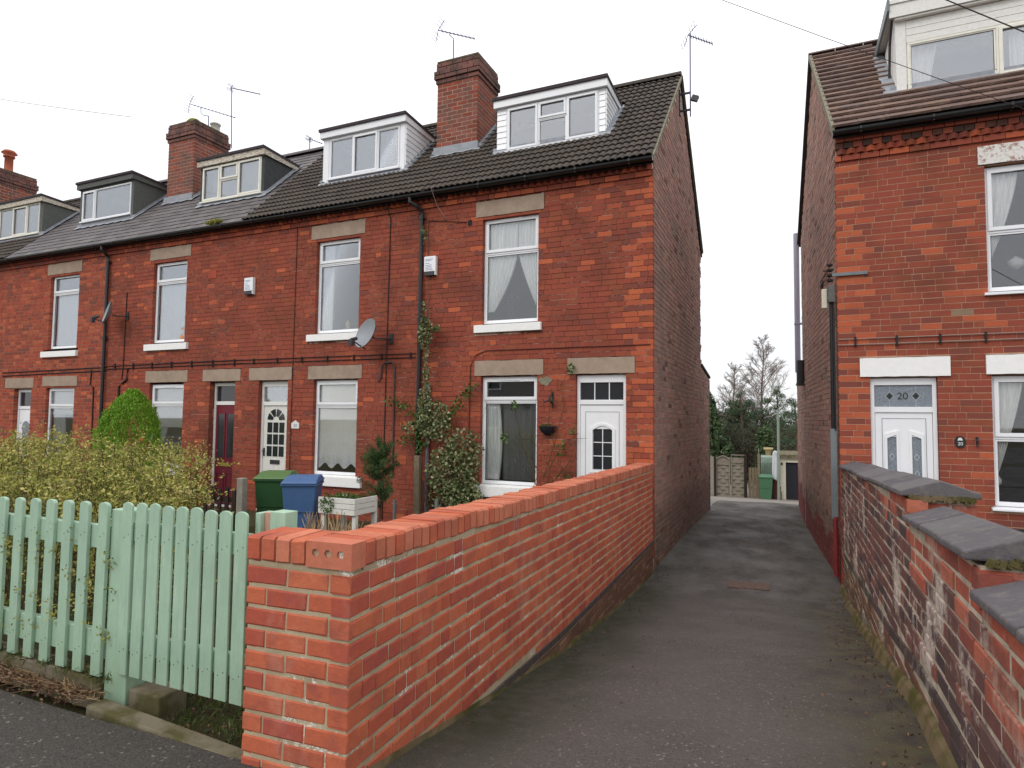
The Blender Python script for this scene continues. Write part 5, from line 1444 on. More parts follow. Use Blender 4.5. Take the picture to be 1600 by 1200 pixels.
core.build('wall_core', M['mortar_new'], nw)
bn = Bag(300)
ncourse = 12
BJ = .0155
def picknew(u, z, i): return ('brick_newdark' if rng.random() < .20 else 'brick_new', 1)
# side face: courses hang from the coping line
zbot = ZT0 - ch - .016 - 16 * Cn
lay(bn, nw, (P0.x, P0.y), wa, WL, zbot, ZT0 - ch - .014, C=Cn, LP=.192, J=.009, BJ=BJ, depth=.09, pick=picknew, kind=1, bond=.35, face_jit=.0015, zslope=zs_,
    inside=lambda u, z: z > max(dpc_at(u) + .03, lane_z(-1.7, 2.03 + u) - .12), ujit=.3)
# end face
lay(bn, nw, (EL_.x, EL_.y), ean, ew, ZT0 - ch - .016 - 11 * Cn, ZT0 - ch - .014, C=Cn, LP=.207, J=.009, BJ=BJ, depth=.09, pick=picknew, kind=1, bond=0, face_jit=.0015, ujit=0.0)
# left return and back face of the end pier, seen from the garden side only
lay(bn, nw, (EL_.x - en.x * .205, EL_.y - en.y * .205), ean - math.pi / 2, .2, ZT0 - ch - .016 - 10 * Cn, ZT0 - ch - .014, C=Cn, LP=.2, J=.009, BJ=BJ, depth=.05, pick=picknew, kind=1, bond=0)
# coping: on edge across the wall, four end bricks and a bed-face brick at the corner
pitch = .0762; u = .085; k = 0
jog = 0
while u < WL - .02:
    q = P0 + wd * (u + pitch / 2)
    dz = .004 * math.sin(k * 1.7) + (.010 if 1.05 < u < 1.16 else 0)
    dx = (.012 if u > 1.1 else 0) * (1 if u < 1.6 else .6)
    zt = top_at(u) + dz - ch / 2
    bn.add(nw, (q.x + wn.x * (.006 + dx), q.y + wn.y * (.006 + dx), zt), wa, pitch - .009, .222, ch, 'brick_cope' if rng.random() > .15 else 'brick_new', 1)
    u += pitch; k += 1
q = EL_ + ed * (ew - .106)
ho = MB()
# corner brick with three round core holes in its exposed bed face
a0, a1, zb0, zb1 = ew - .212, ew - .001, ZT0 - ch, ZT0
hc = [a0 + .045, a0 + .105, a0 + .165]; hr_ = .0165; zc = ZT0 - ch * .5 + .006
N = 16
def E3(u, z, ins=0.0): q_ = EL_ + ed * u - en * (ins - .006); return (q_.x, q_.y, z)
edges = [a0, (hc[0] + hc[1]) / 2, (hc[1] + hc[2]) / 2, a1]
for s_ in range(3):
    ua, ub = edges[s_], edges[s_ + 1]
    ring = [(hc[s_] + hr_ * math.cos(2 * math.pi * i / N), zc + hr_ * math.sin(2 * math.pi * i / N)) for i in range(N)]
    def outer(a):
        c, s2 = math.cos(a), math.sin(a)
        tx = ((ub - hc[s_]) / c if c > 0 else (ua - hc[s_]) / c) if abs(c) > 1e-6 else 1e9
        tz = ((zb1 - zc) / s2 if s2 > 0 else (zb0 - zc) / s2) if abs(s2) > 1e-6 else 1e9
        t_ = min(tx, tz); return (hc[s_] + c * t_, zc + s2 * t_)
    angs = sorted(set([2 * math.pi * i / N for i in range(N)] + [math.atan2(zz - zc, uu - hc[s_]) % (2 * math.pi) for uu in (ua, ub) for zz in (zb0, zb1)]))
    for i in range(len(angs)):
        a_, b_ = angs[i], angs[(i + 1) % len(angs)]
        o1, o2 = outer(a_), outer(b_); r1_, r2_ = (hc[s_] + hr_ * math.cos(a_), zc + hr_ * math.sin(a_)), (hc[s_] + hr_ * math.cos(b_), zc + hr_ * math.sin(b_))
        ho.quad(E3(*r1_), E3(*o1), E3(*o2), E3(*r2_))
        ho.quad(E3(*r1_), E3(*r2_), E3(*r2_, .03), E3(*r1_, .03))
for s_ in range(3): ho.poly([E3(hc[s_] + hr_ * math.cos(2 * math.pi * i / N), zc + hr_ * math.sin(2 * math.pi * i / N), .028) for i in range(N)])
ho.quad(E3(a0, zb1), E3(a1, zb1), E3(a1, zb1, .1), E3(a0, zb1, .1)); ho.quad(E3(a0, zb0), E3(a0, zb1), E3(a0, zb1, .1), E3(a0, zb0, .1))
ho.quad(E3(a1 + .006, zb0), E3(a1 + .006, zb0, .1), E3(a1 + .006, zb1, .1), E3(a1 + .006, zb1)); ho.quad(E3(a0, zb0), E3(a0, zb0, .1), E3(a1, zb0, .1), E3(a1, zb0)); ho.quad(E3(a1, zb0), E3(a1 + .006, zb0), E3(a1 + .006, zb1), E3(a1, zb1)); ho.quad(E3(a1, zb1), E3(a1 + .006, zb1), E3(a1 + .006, zb1, .1), E3(a1, zb1, .1))
ho.build('holed_brick', M['brick_cope'], nw)
for s_ in range(4):
    uu = .002 + s_ * .0757
    q = EL_ + ed * (uu + .033)
    bn.add(nw, (q.x + en.x * .006, q.y + en.y * .006, ZT0 - ch / 2 + rng.uniform(-.002, .002)), ean, .0665, .215, ch, 'brick_new' if s_ != 2 else 'brick_cope', 1)
# mortar bed tops under the coping
mb = MB(); mb.prism([ep(.003, .004, cb - .002), ep(ew - .012, .004, cb - .002), ep(ew - .012, .2, cb - .002), ep(.003, .2, cb - .002)], (0, 0, ch * .93 + .014)); mb.prism([cp(.09, .004, cb), cp(WL, .004, cb + zs_ * WL), cp(WL, .205, cb + zs_ * WL), cp(.09, .205, cb)], (0, 0, ch * .93 + .014)); mb.build('coping_bed', M['mortar_new'], nw)
# damp-proof course in blue brick that follows the lane, old plinth brick below
u = 1.4
while u < WL - .02:
    L = .226; z = dpc_at(u + L / 2); q = P0 + wd * (u + L / 2)
    tl = math.atan2(dpc_at(u + L) - dpc_at(u), L)
    bn.items.append((px_size((q.x, q.y, z), None, L, .08, (wn.x, wn.y, 0)), nw, (q.x + wn.x * .004, q.y + wn.y * .004, z - .01), wa, L - .012, .09, .060, 'dpc', 1, tl, rng.randrange(8)))
    u += L
bp = Bag(0)
mb = MB(); us = [1.3 + (WL - 1.3) * i / 24 for i in range(25)]
for ua, ub in zip(us, us[1:]): mb.prism([cp(ua, .003, -1.3), cp(ub, .003, -1.3), cp(ub, .003, dpc_at(ub) - .05), cp(ua, .003, dpc_at(ua) - .05)], (-wn.x * .02, -wn.y * .02, 0))
mb.build('plinth_core', M['brick_plinth'], nw)
lay(bn, nw, (P0.x, P0.y), wa, WL, -1.1, -.3, C=.083, LP=.23, J=.012, depth=.08, pick=lambda u, z, i: ('brick_plinth', 1), kind=1, face_jit=.006, inside=lambda u, z: z < dpc_at(u) - .065 and u > 1.3, ujit=.2)
bn.flush(); bp.flush()
mb = MB(); n = 40; pv = None                                   # thin mortar haunch at the wall foot
for i in range(n):
    u1, u2 = .0 + WL * i / n, WL * (i + 1) / n
    f = lambda u: lane_z(-1.7, 2.03 + u)
    a, b = P0 + wd * u1, P0 + wd * u2
    j1, j2 = .012 + .006 * math.sin(i * 1.9), .012 + .006 * math.sin((i + 1) * 1.9)
    mb.quad((a.x + wn.x * j1, a.y, f(u1) - .01), (b.x + wn.x * j2, b.y, f(u2) - .01), (b.x, b.y, f(u2) + .035), (a.x, a.y, f(u1) + .035))
mb.build('haunching', M['haunch'], nw)

# ------------------------------------------------------------------ the old wall on the right
ow = thing('boundary_wall', 'old sooty brick wall with stepped grey ridge coping stones right of the lane', 'wall', (.75, 6, -.5))
OX = .585
SEC = [(9.93, 4.255, .79, .99), (4.20, 2.72, .86, .93), (2.70, .7, .797, .86)]     # y far, y near, eave z far, near
mb = MB()
for (yf, yn, zf, zn) in SEC: mb.prism([(OX + .006, yf, -1.3), (OX + .006, yn, -1.3), (OX + .006, yn, zn - .025), (OX + .006, yf, zf - .025)], (.31, 0, 0))
mb.build('wall_core', M['mortar_old'], ow)
bo = Bag(300)
OY = 9.93
def eave_o(y):
    for (yf, yn, zf, zn) in SEC:
        if yn <= y <= yf: return zf + (zn - zf) * (yf - y) / (yf - yn)
    return .8
DPR = ((2.0, 2.93, 3.89, 5.19, 8.97, 10), (.15, .144, .115, -.031, -.314, -.36))
def dpc_r(y): return float(np.interp(y, DPR[0], DPR[1]))
def pick_o(u, z, i):
    y = OY - u
    e = eave_o(y)
    near = float(np.interp(y, (2, 4.6, 6), (.36, .20, .0)))
    if z > e - near + .1 * math.sin(u * 5) and rng.random() < .9: return ('brick_oldtop', 1)
    if y > 9.6 and z < .1: return ('brick_redpaint', 1)
    if z < dpc_r(y): return ('brick_plinth' if rng.random() < .6 else 'brick_old', 1)
    return ('brick_old', 1)
lay(bo, ow, (OX, OY), -math.pi / 2, OY - .7, -1.1, 1.1, C=.0865, LP=.236, J=.013, depth=.1, kind=1, pick=pick_o, inside=lambda u, z: z < eave_o(OY - u) - .03 and z > lane_z(.5, OY - u) - .12 and abs(z - dpc_r(OY - u)) > .055, face_jit=.006, ujit=.2)
u = .3
while u < OY - 1.2:
    L = .226; ym = OY - u - L / 2; tl = math.atan2(dpc_r(OY - u - L) - dpc_r(OY - u), L); z = dpc_r(ym)
    bo.items.append((px_size((OX, ym, z), None, L, .08, (-1, 0, 0)), ow, (OX - .004, ym, z), -math.pi / 2, L - .012, .09, .072, 'dpc_old', 1, tl, rng.randrange(8)))
    u += L
# step ends facing the camera
for (yf, yn, zf, zn), nxt in zip(SEC, SEC[1:] + [None]):
    if nxt:
        z = nxt[2] + .02
        lay(bo, ow, (OX, yn - .004), 0, .33, zn - .03 - .152, zn - .03, C=.076, LP=.165, J=.012, depth=.08, kind=1, bond=0, pick=lambda u, z_, i: ('brick_oldtop', 1))
bo.flush()
for si, (yf, yn, zf, zn) in enumerate(SEC):
    L = yf - yn; n = {0: 12, 1: 3, 2: 4}[si]; w = L / n
    for i in range(n):
        ya, yb_ = yf - i * w - .004, yf - (i + 1) * w + .004
        za, zb_ = zf + (zn - zf) * (yf - ya) / L, zf + (zn - zf) * (yf - yb_) / L
        j = rng.uniform(-.008, .008); o_ = .035; zj = rng.uniform(-.006, .006); za += zj; zb_ += zj
        xl, xr, xm = OX - o_ + j, OX + .36 + j, OX + .165 + j
        t = MB()
        A = [(xl, ya, za - .005), (xl, ya, za + .026), (xm, ya, za + .092), (xr, ya, za + .026), (xr, ya, za - .005)]
        B = [(p[0], yb_, p[2] + (zb_ - za)) for p in A]
        i0_ = len(t.v); t.v += A + B
        for k in range(5): t.face((k, (k + 1) % 5, 5 + (k + 1) % 5, 5 + k))
        t.face((0, 4, 3, 2, 1)); t.face((5, 6, 7, 8, 9))
        o = t.build('coping_stone', M['cope_stone'], ow, bevel=.008)
mb = MB(); rr = random.Random(5)
for (yf, yn, zf, zn) in SEC[:2]:                                 # lumpy bedding under each step end
    for k in range(60):
        c = (OX + .02 + rr.random() * .3, yn - .004 - rr.random() * .02, zn - .004 - rr.random() * .016)
        mb.obox(c, .006 + rr.random() * .010, .008, .005 + rr.random() * .008, Matrix.Rotation(rr.random() * 3, 3, 'Y'))
mb.build('bedding_mortar', M['haunch'], ow)
mb = MB(); n = 60
for i in range(n):
    y1 = 9.9 - 9.0 * i / n; y2 = 9.9 - 9.0 * (i + 1) / n
    s1 = .03 + .008 * math.sin(i * .9); s2 = .03 + .008 * math.sin((i + 1) * .9)
    h1_ = lane_z(.5, y1) + .085 + .015 * math.sin(i * .5); h2_ = lane_z(.5, y2) + .085 + .015 * math.sin((i + 1) * .5)
    mb.quad((OX - s1 - .02, y1, lane_z(.5, y1) - .02), (OX - s2 - .02, y2, lane_z(.5, y2) - .02), (OX - s2 * .7, y2, h2_ - .02), (OX - s1 * .7, y1, h1_ - .02))
    mb.quad((OX - s1 * .7, y1, h1_ - .02), (OX - s2 * .7, y2, h2_ - .02), (OX + .012, y2, h2_ + .01), (OX + .012, y1, h1_ + .01))
mb.build('haunching', M['haunch'], ow, smooth=True)

# ------------------------------------------------------------------ fence and gate
def picket(parent, x, y, z0, z1, w, th=.022, lean=0.0, mat='mint'):
    mb = MB(); r = w / 2
    pts = [(x - r, z0), (x + r, z0), (x + r, z1 - r * .55)]
    for i in range(1, 7):
        a = math.pi * i / 7; pts.append((x + r * math.cos(a), z1 - r * .55 + r * .55 * math.sin(a)))
    pts.append((x - r, z1 - r * .55))
    P = [(px + lean * (pz - z0), y, pz) for px, pz in pts]
    mb.prism(P, (0, th, 0)); o = mb.build('picket', M[mat], parent, bevel=.003)
    nb_ = MB()
    for zz in ((z0 + .12), (z1 - .17)):
        for sx in (-.2, .22): nb_.tube([(x + sx * w + lean * (zz - z0), y - .0012, zz + sx * .04), (x + sx * w + lean * (zz - z0), y + .002, zz + sx * .04)], .0028, 6)
    nb_.build('nail_heads', M['metal_dark'], o); return o
pf = thing('picket_fence', 'mint green picket fence with spaced pickets in front of golden shrub', 'fence', (-3.9, 2.2, 0))
for i in range(9):
    xs_ = -3.305 - i * .147
    picket(pf, xs_, 2.165 + rng.uniform(-.004, .004), .058, .945 - .004 * i, .074, .020, lean=rng.uniform(-.006, .006) + (.012 if i == 0 else 0))
mb = MB(); mb.box(-5.2, -3.27, 2.187, 2.225, .70, .82); mb.build('rail', M['mint'], pf, bevel=.003)
mb = MB(); mb.box(-5.2, -3.27, 2.187, 2.225, .14, .28); mb.build('rail', M['mint'], pf, bevel=.003)
mb = MB(); mb.prism([(-3.262, 2.19, -.12), (-3.095, 2.19, -.12), (-3.095, 2.30, -.12), (-3.262, 2.30, -.12)], (0, 0, 1.03)); mb.build('post', M['mint'], pf, bevel=.004)
gt = thing('garden_gate', 'mint green closeboard garden gate of round topped pickets beside the brick wall', 'gate', (-2.75, 2.18, .1))
for i in range(9):
    picket(gt, -3.105 + i * .0977, 2.167 + rng.uniform(-.002, .002), .098, .957 + .003 * (i % 3), .076 + rng.uniform(-.002, .002), .012, lean=rng.uniform(-.003, .003))
for z in ((.76, .86), (.21, .31)):
    mb = MB(); mb.box(-3.14, -2.29, 2.183, 2.215, *z); mb.build('rail', M['mint'], gt, bevel=.003)
gp_ = thing('gate_post', 'pale mint boxed gate post behind the wall end with strip of bare wood', 'post', (-2.2, 2.3, 0))
mb = MB(); mb.box(-2.285, -2.255, 2.215, 2.30, -.1, .955); mb.box(-2.205, -2.115, 2.225, 2.305, -.1, .965); mb.build('post_side', M['mint'], gp_, bevel=.003)
mb = MB(); mb.box(-2.254, -2.206, 2.24, 2.30, -.1, .955); mb.build('post_side', M['bare_wood'], gp_)
gb = thing('kerb_edging', 'low mossy concrete kerb under fence and gate along the pavement', 'kerb', (-3, 2.2, -.05))
mb = MB(); mb.box(-5.4, -3.27, 2.17, 2.29, -.12, .045); mb.build('gravel_board', M['concrete_moss'], gb, bevel=.01)
mb = MB(); mb.box(-3.09, -2.86, 2.2, 2.36, -.15, .02); mb.build('concrete_block', M['concrete_moss'], gb, bevel=.01)
mb = MB(); mb.prism([(-3.2, 2.06, -.1), (-2.12, 2.0, -.1), (-2.10, 2.09, -.1), (-3.2, 2.16, -.1)], (0, 0, .074)); mb.build('edging_strip', M['concrete_moss'], gb, bevel=.012)

# ------------------------------------------------------------------ vegetation
def leaf_mesh(name, P, size, mat, parent=None, aspect=.45, up=0.0, smooth=False, N=None):
    """P (n,3): a folded leaf quad at every point."""
    n = len(P)
    d = NP.normal(size=(n, 3)); d[:, 2] += up; d /= np.linalg.norm(d, axis=1)[:, None]
    e = NP.normal(size=(n, 3)); e -= (e * d).sum(1)[:, None] * d; e /= np.linalg.norm(e, axis=1)[:, None]
    s = size * NP.uniform(.6, 1.3, n)[:, None]
    a = P - d * s * .5; b = P + d * s * .5; w = e * s * aspect * .5
    V = np.stack([a, P + w, b, P - w], 1).reshape(-1, 3)
    F = np.arange(4 * n).reshape(n, 4)
    return np_mesh(name, V, F, M[mat], parent, NP.uniform(0, 1, n))

def clump(centre, rad, n):
    q = NP.normal(size=(n, 3)); q /= np.linalg.norm(q, axis=1)[:, None]
    return np.array(centre) + q * np.array(rad) * (NP.uniform(.2, 1, n) ** .5)[:, None]

# golden shrub behind the fence
sh = thing('golden_shrub', 'big sprawling golden variegated shrub behind the picket fence', 'shrub', (-5.5, 3.6, -.2))
def sh_top(x, y):
    t = float(np.interp(x, (-10, -7, -5.5, -4.6, -4.1, -3.5, -3.1), (1.14, 1.12, 1.08, 1.0, .94, .86, .74)))
    return t * (1 - .05 * (y - 3.4) ** 2)
tips = []; stems = MB(); twigs = []
for k in range(520):
    x = rng.uniform(-9.4, -2.95); y = rng.uniform(2.36, 5.2)
    if x > -1.17 * y - .02: continue
    base = Vector((x + rng.uniform(-.3, .3), y + rng.uniform(-.25, .25), -.15))
    h = sh_top(x, y) * rng.uniform(.72, 1.04)
    tip = Vector((x, y, h)); 
    lean = Vector((rng.uniform(-.4, .22), rng.uniform(-.4, .3), rng.uniform(-.02, .14)))
    if y < 2.8: lean.y = -abs(lean.y) * .4 if x < -3.4 else abs(lean.y)
    pts = [base, base.lerp(tip, .5) + Vector((rng.uniform(-.1, .1), rng.uniform(-.1, .1), .05)), tip, tip + lean * .6]
    if pts[3].y < 2.27 : pts[3].y = 2.27 + rng.random() * .1
    stems.tube(pts, .006, 4, .002, cap=False)
    for s_ in range(9):                                           # side sprays
        t = rng.uniform(.35, 1.0); i = 1 if t < .7 else 2
        p = pts[i].lerp(pts[i + 1] if i < 3 else pts[3], rng.random())
        q = p + Vector((rng.uniform(-.22, .22), rng.uniform(-.2, .2), rng.uniform(-.06, .16)))
        if q.y < 2.25: q.y = 2.25 + rng.random() * .06
        for j in range(15):
            u = (j + 1) / 15; c = p.lerp(q, u); twigs.append((c.x + rng.gauss(0, .012), c.y + rng.gauss(0, .012), c.z + rng.gauss(0, .012)))
stems.build('branches', M['stem_green'], sh)
tw = np.array(twigs)
o = leaf_mesh('foliage', tw, .026, 'leaf_gold', sh, .55); o['kind'] = 'stuff'
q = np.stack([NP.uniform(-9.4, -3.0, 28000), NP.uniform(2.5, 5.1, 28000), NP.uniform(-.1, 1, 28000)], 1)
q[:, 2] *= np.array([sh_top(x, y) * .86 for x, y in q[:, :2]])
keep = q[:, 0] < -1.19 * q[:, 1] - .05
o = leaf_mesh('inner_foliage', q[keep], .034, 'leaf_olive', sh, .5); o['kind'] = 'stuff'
# sprigs poking between the pickets
pk = []
for i in range(9):
    xg = -3.305 - i * .147 + .0735
    for k in range(5):
        z = rng.uniform(.15, .7); x = xg + rng.uniform(-.02, .02)
        for j in range(16): pk.append((x + rng.gauss(0, .013), 2.2 - .004 * j + rng.gauss(0, .012), z + j * .006 + rng.gauss(0, .014)))
o = leaf_mesh('sprigs', np.array(pk), .02, 'leaf_gold', sh, .5); o['kind'] = 'stuff'

# thuja
tj = thing('conifer', 'dense bright green egg shaped conifer beside the maroon doored house', 'conifer', (-11.45, 8.0, -.45))
mb = MB(); mb.tube([(-11.45, 8.0, -.5), (-11.45, 8.0, .6)], .06, 8); mb.build('trunk', M['bark'], tj)
pts = []
for k in range(2600):
    t = rng.random() ** .8; z = -.35 + 2.14 * t
    prof = float(np.interp(t, (0, .3, .54, .64, .75, .865, .94, 1.0), (.66, .78, .80, .76, .66, .48, .28, .06)))
    prof *= .70
    a = rng.uniform(0, 2 * math.pi); lobes = 1 + .10 * math.sin(3 * a + z * 2) + .05 * math.sin(7 * a + 3 * z)
    r = prof * lobes * rng.uniform(.78, 1.0)
    bx_, by_ = -11.45 + r * math.cos(a), 8.0 + r * math.sin(a)
    for j in range(16):
        pts.append((bx_ + rng.gauss(0, .018) + .05 * math.cos(a) * j / 16, by_ + rng.gauss(0, .018), z + .11 * j / 16 + rng.gauss(0, .012)))
o = leaf_mesh('fronds', np.array(pts), .05, 'leaf_thuja', tj, .25, up=1.6); o['kind'] = 'stuff'

# ivy on and beside the downpipe
iv = thing('ivy', 'variegated ivy climbing the black downpipe and bushing beside white window', 'ivy', (-5.4, D, -.45))
mb = MB(); mb.tube([(-5.6, D - .08, -.45), (-5.75, D - .06, .8), (-5.84, D - .05, 2.2), (-5.80, D - .05, 3.4), (-5.86, D - .04, 4.9)], .011, 6, .004)
for k in range(16):
    a = rng.uniform(-.9, .75); mb.tube([(-5.45 + a * .2, D - .1, -.4), (-5.4 + a * .6, D - .15, .4), (-5.35 + a, D - .12, .9 + rng.uniform(-.4, .8))], .008, 5, .003)
mb.build('stems', M['bark'], iv)
pts = []
for (cx0, cz0, rx, rz, n) in ((-5.2, .5, .52, .5, 2300), (-5.0, .85, .40, .40, 1200), (-5.55, 1.35, .34, .38, 1200), (-4.95, .15, .36, .3, 1100), (-5.75, 1.65, .16, .3, 420), (-5.72, 2.2, .05, .6, 260), (-5.76, 2.85, .14, .30, 560), (-5.78, 3.15, .06, .3, 160), (-6.05, 1.25, .22, .12, 200), (-5.2, .0, .5, .4, 900), (-5.84, 4.6, .04, .2, 40), (-5.6, 2.95, .12, .08, 90)):
    pts.append(clump((cx0, D - .17 if rz < .29 else D - .22, cz0), (rx, .15 if rx > .2 else .09, rz), int(n * .62)))
P_ = np.concatenate(pts); P_ = P_[P_[:, 1] < D - .02]
o = leaf_mesh('leaves', P_, .058, 'leaf_ivy', iv, .75); o['kind'] = 'stuff'
pts = []
for (a, b, n) in (((-5.4, 1.35), (-4.85, 1.98), 240), ((-5.6, 1.3), (-6.55, 1.75), 170), ((-5.9, 1.1), (-6.35, .98), 90), ((-5.85, .8), (-5.9, 1.3), 120)):
    for k in range(n): t = rng.random(); pts.append((a[0] + (b[0] - a[0]) * t + rng.gauss(0, .05), D - .15 + rng.gauss(0, .03), a[1] + (b[1] - a[1]) * t + rng.gauss(0, .05)))
o = leaf_mesh('green_shoots', np.array(pts), .06, 'leaf_green', iv, .6); o['kind'] = 'stuff'

# young pine in the garden of house two
pn = thing('young_pine', 'thin young pine with green needle tufts in front of downpipe and planter', 'pine tree', (-6.1, 8.5, -.45))
mb = MB(); mb.tube([(-6.12, 8.5, -.45), (-6.08, 8.5, .3), (-6.16, 8.5, .98)], .022, 7, .008); tf = []
for k in range(46):
    t = rng.uniform(.25, 1.0); z = -.4 + 1.38 * t; a = rng.uniform(0, 2 * math.pi); L = (.55 - .45 * t) * rng.uniform(.6, 1.1) + .06
    e = Vector((-6.1 + L * math.cos(a), 8.5 + L * .8 * math.sin(a), z + .10 + L * .25))
    mb.tube([(-6.1, 8.5, z), e], .008, 5, .004); tf += [e, Vector((-6.1, 8.5, z)).lerp(e, .65), Vector((-6.1, 8.5, z)).lerp(e, .4)] 
mb.build('branches', M['bark'], pn)
pts = np.concatenate([clump(tuple(e), (.065, .065, .065), 46) for e in tf])
o = leaf_mesh('needles', pts, .075, 'leaf_pine', pn, .09, up=.8); o['kind'] = 'stuff'
o = leaf_mesh('needles', np.concatenate([clump(tuple(e), (.05, .05, .05), 20) for e in tf]), .06, 'leaf_pine', pn, .14, up=.8); o['kind'] = 'stuff'

# climbing rose between window and door
rs = thing('climbing_rose', 'leggy climbing rose with few leaves on brickwork between window and door', 'rose', (-3.45, D, -.45))
mb = MB()
for p in ([(-3.5, D - .1, -.4), (-3.62, D - .08, .5), (-3.45, D - .05, 1.0), (-3.3, D - .05, 1.6), (-3.35, D - .05, 1.95), (-3.2, D - .05, 2.2)], [(-3.5, D - .1, -.4), (-3.8, D - .12, .6), (-4.0, D - .14, 1.15), (-4.1, D - .14, 1.6)],
          [(-3.55, D - .1, .3), (-3.3, D - .06, .65), (-3.15, D - .05, .35), (-3.2, D - .04, .1)], [(-3.6, D - .1, .5), (-3.35, D - .06, .95), (-3.05, D - .05, 1.2)], [(-3.5, D - .1, .1), (-3.4, D - .05, .5), (-3.2, D - .05, .75), (-3.1, D - .05, 1.05)], [(-3.7, D - .1, .6), (-3.9, D - .12, .9), (-4.15, D - .12, 1.1)], [(-3.45, D - .06, 1.0), (-3.55, D - .06, 1.4), (-3.5, D - .05, 1.9)]):
    mb.tube(p, .008, 5, .004)
for k in range(26):
    a = Vector((rng.uniform(-3.8, -3.15), D - .07, rng.uniform(.0, 1.1))); mb.tube([a, a + Vector((rng.uniform(-.2, .2), rng.uniform(-.06, .02), rng.uniform(-.05, .25))), a + Vector((rng.uniform(-.35, .35), rng.uniform(-.06, .02), rng.uniform(.0, .4)))], .005, 4, .002)
mb.build('stems', M['stem_green'], rs)
pts = [clump(c, (.08, .05, .08), n) for c, n in (((-3.17, D - .08, 2.2), 26), ((-4.1, D - .16, 1.62), 34), ((-4.25, D - .16, 1.1), 22), ((-3.1, D - .08, 1.25), 10), ((-3.35, D - .08, .9), 12), ((-3.45, D - .08, 1.7), 8), ((-3.2, D - .06, .5), 10), ((-3.3, D - .1, 1.0), 16))]
o = leaf_mesh('leaves', np.concatenate(pts), .06, 'leaf_green', rs, .65); o['kind'] = 'stuff'

# dry tuft by the wall
dt = thing('dry_grass_tuft', 'tuft of dry straw coloured stems just behind the new brick wall', 'grass tuft', (-3.55, 4.2, -.2))
mb = MB()
for k in range(150):
    x = rng.choice((rng.gauss(-3.62, .10), rng.gauss(-3.38, .06))); y = 4.25 + rng.gauss(0, .09); h = rng.uniform(.45, .62) if x < -3.5 else rng.uniform(.4, .55)
    mb.rnd = rng.random(); mb.tube([(x, y, -.2), (x + rng.gauss(0, .03), y, h * .6), (x + rng.gauss(0, .05), y + rng.gauss(0, .03), h)], .006, 4, .003)
o = mb.build('stems', M['straw'], dt); o['kind'] = 'stuff'

# planter table, concrete post, timber post, small pipes
pt = thing('planter_table', 'white painted wooden planter box on legs behind the blue bin', 'planter', (-5.95, 7.5, -.4))
mb = MB()
for i in range(3): mb = MB(); mb.box(-6.22, -5.60, 7.18, 7.20, .04 + i * .078, .112 + i * .078); mb.build('board', M['white_paint'], pt, bevel=.003)
for i in range(3): mb = MB(); mb.box(-5.60, -5.58, 7.18, 7.7, .04 + i * .078, .112 + i * .078); mb.build('board', M['white_paint'], pt, bevel=.003)
for (x, y) in ((-6.2, 7.22), (-5.65, 7.22), (-6.2, 7.66), (-5.65, 7.66)): mb = MB(); mb.box(x, x + .06, y, y + .06, -.42, .24); mb.build('leg', M['white_paint'], pt)
mb = MB(); mb.box(-6.2, -5.61, 7.21, 7.68, .1, .23); mb.build('compost', M['soil'], pt)
o = leaf_mesh('seedlings', np.concatenate([clump((-6.05, 7.16, .18), (.13, .07, .16), 160), clump((-5.9, 7.4, .26), (.3, .1, .06), 160)]), .05, 'leaf_green', pt, .5); o['kind'] = 'stuff'
mb = MB(); mb.prism([(-7.62, 7.0, -.5), (-7.50, 7.0, -.5), (-7.50, 7.1, -.5), (-7.62, 7.1, -.5)], (0, 0, .98)); tag(mb.build('concrete_post', M['concrete'], bevel=.01), 'short pale concrete post in the garden in front of the maroon door', 'post')
df_ = thing('timber_screen', 'dark broken timber trellis leaning left of the short concrete post', 'trellis', (-7.9, 7.05, -.4))
for i in range(5): mb = MB(); mb.box(-8.35 + i * .15, -8.28 + i * .15, 7.04, 7.06, -.45, .30 + .03 * (i % 2)); mb.build('slat', M['old_wood_dark'], df_)
mb = MB(); mb.box(-8.4, -7.63, 7.065, 7.09, .1, .17); mb.box(-8.4, -7.63, 7.065, 7.09, -.2, -.13); mb.build('rail', M['old_wood_dark'], df_)
mb = MB(); mb.prism([(-5.86, 9.12, -.5), (-5.76, 9.12, -.5), (-5.76, 9.2, -.5), (-5.86, 9.2, -.5)], (-.02, 0, 1.27)); tag(mb.build('timber_post', M['old_wood'], bevel=.006), 'grey weathered timber post against downpipe between the first two houses', 'post')
mb = MB(); mb.tube([(-6.3, 9.2, -.5), (-6.3, 9.2, .0)], .03, 10); mb.tube([(-6.3, 9.2, -.13), (-6.3, 9.2, -.09)], .036, 10); tag(mb.build('gas_pipe', M['grey_guard']), 'short upright grey pipe stub left of the weathered timber post', 'pipe')
mb = MB(); mb.tube([(-5.35, 9.0, -.5), (-5.35, 9.0, .08)], .03, 10); tag(mb.build('gas_pipe', M['grey_guard']), 'short upright grey pipe stub just above wall coping under the ivy', 'pipe')

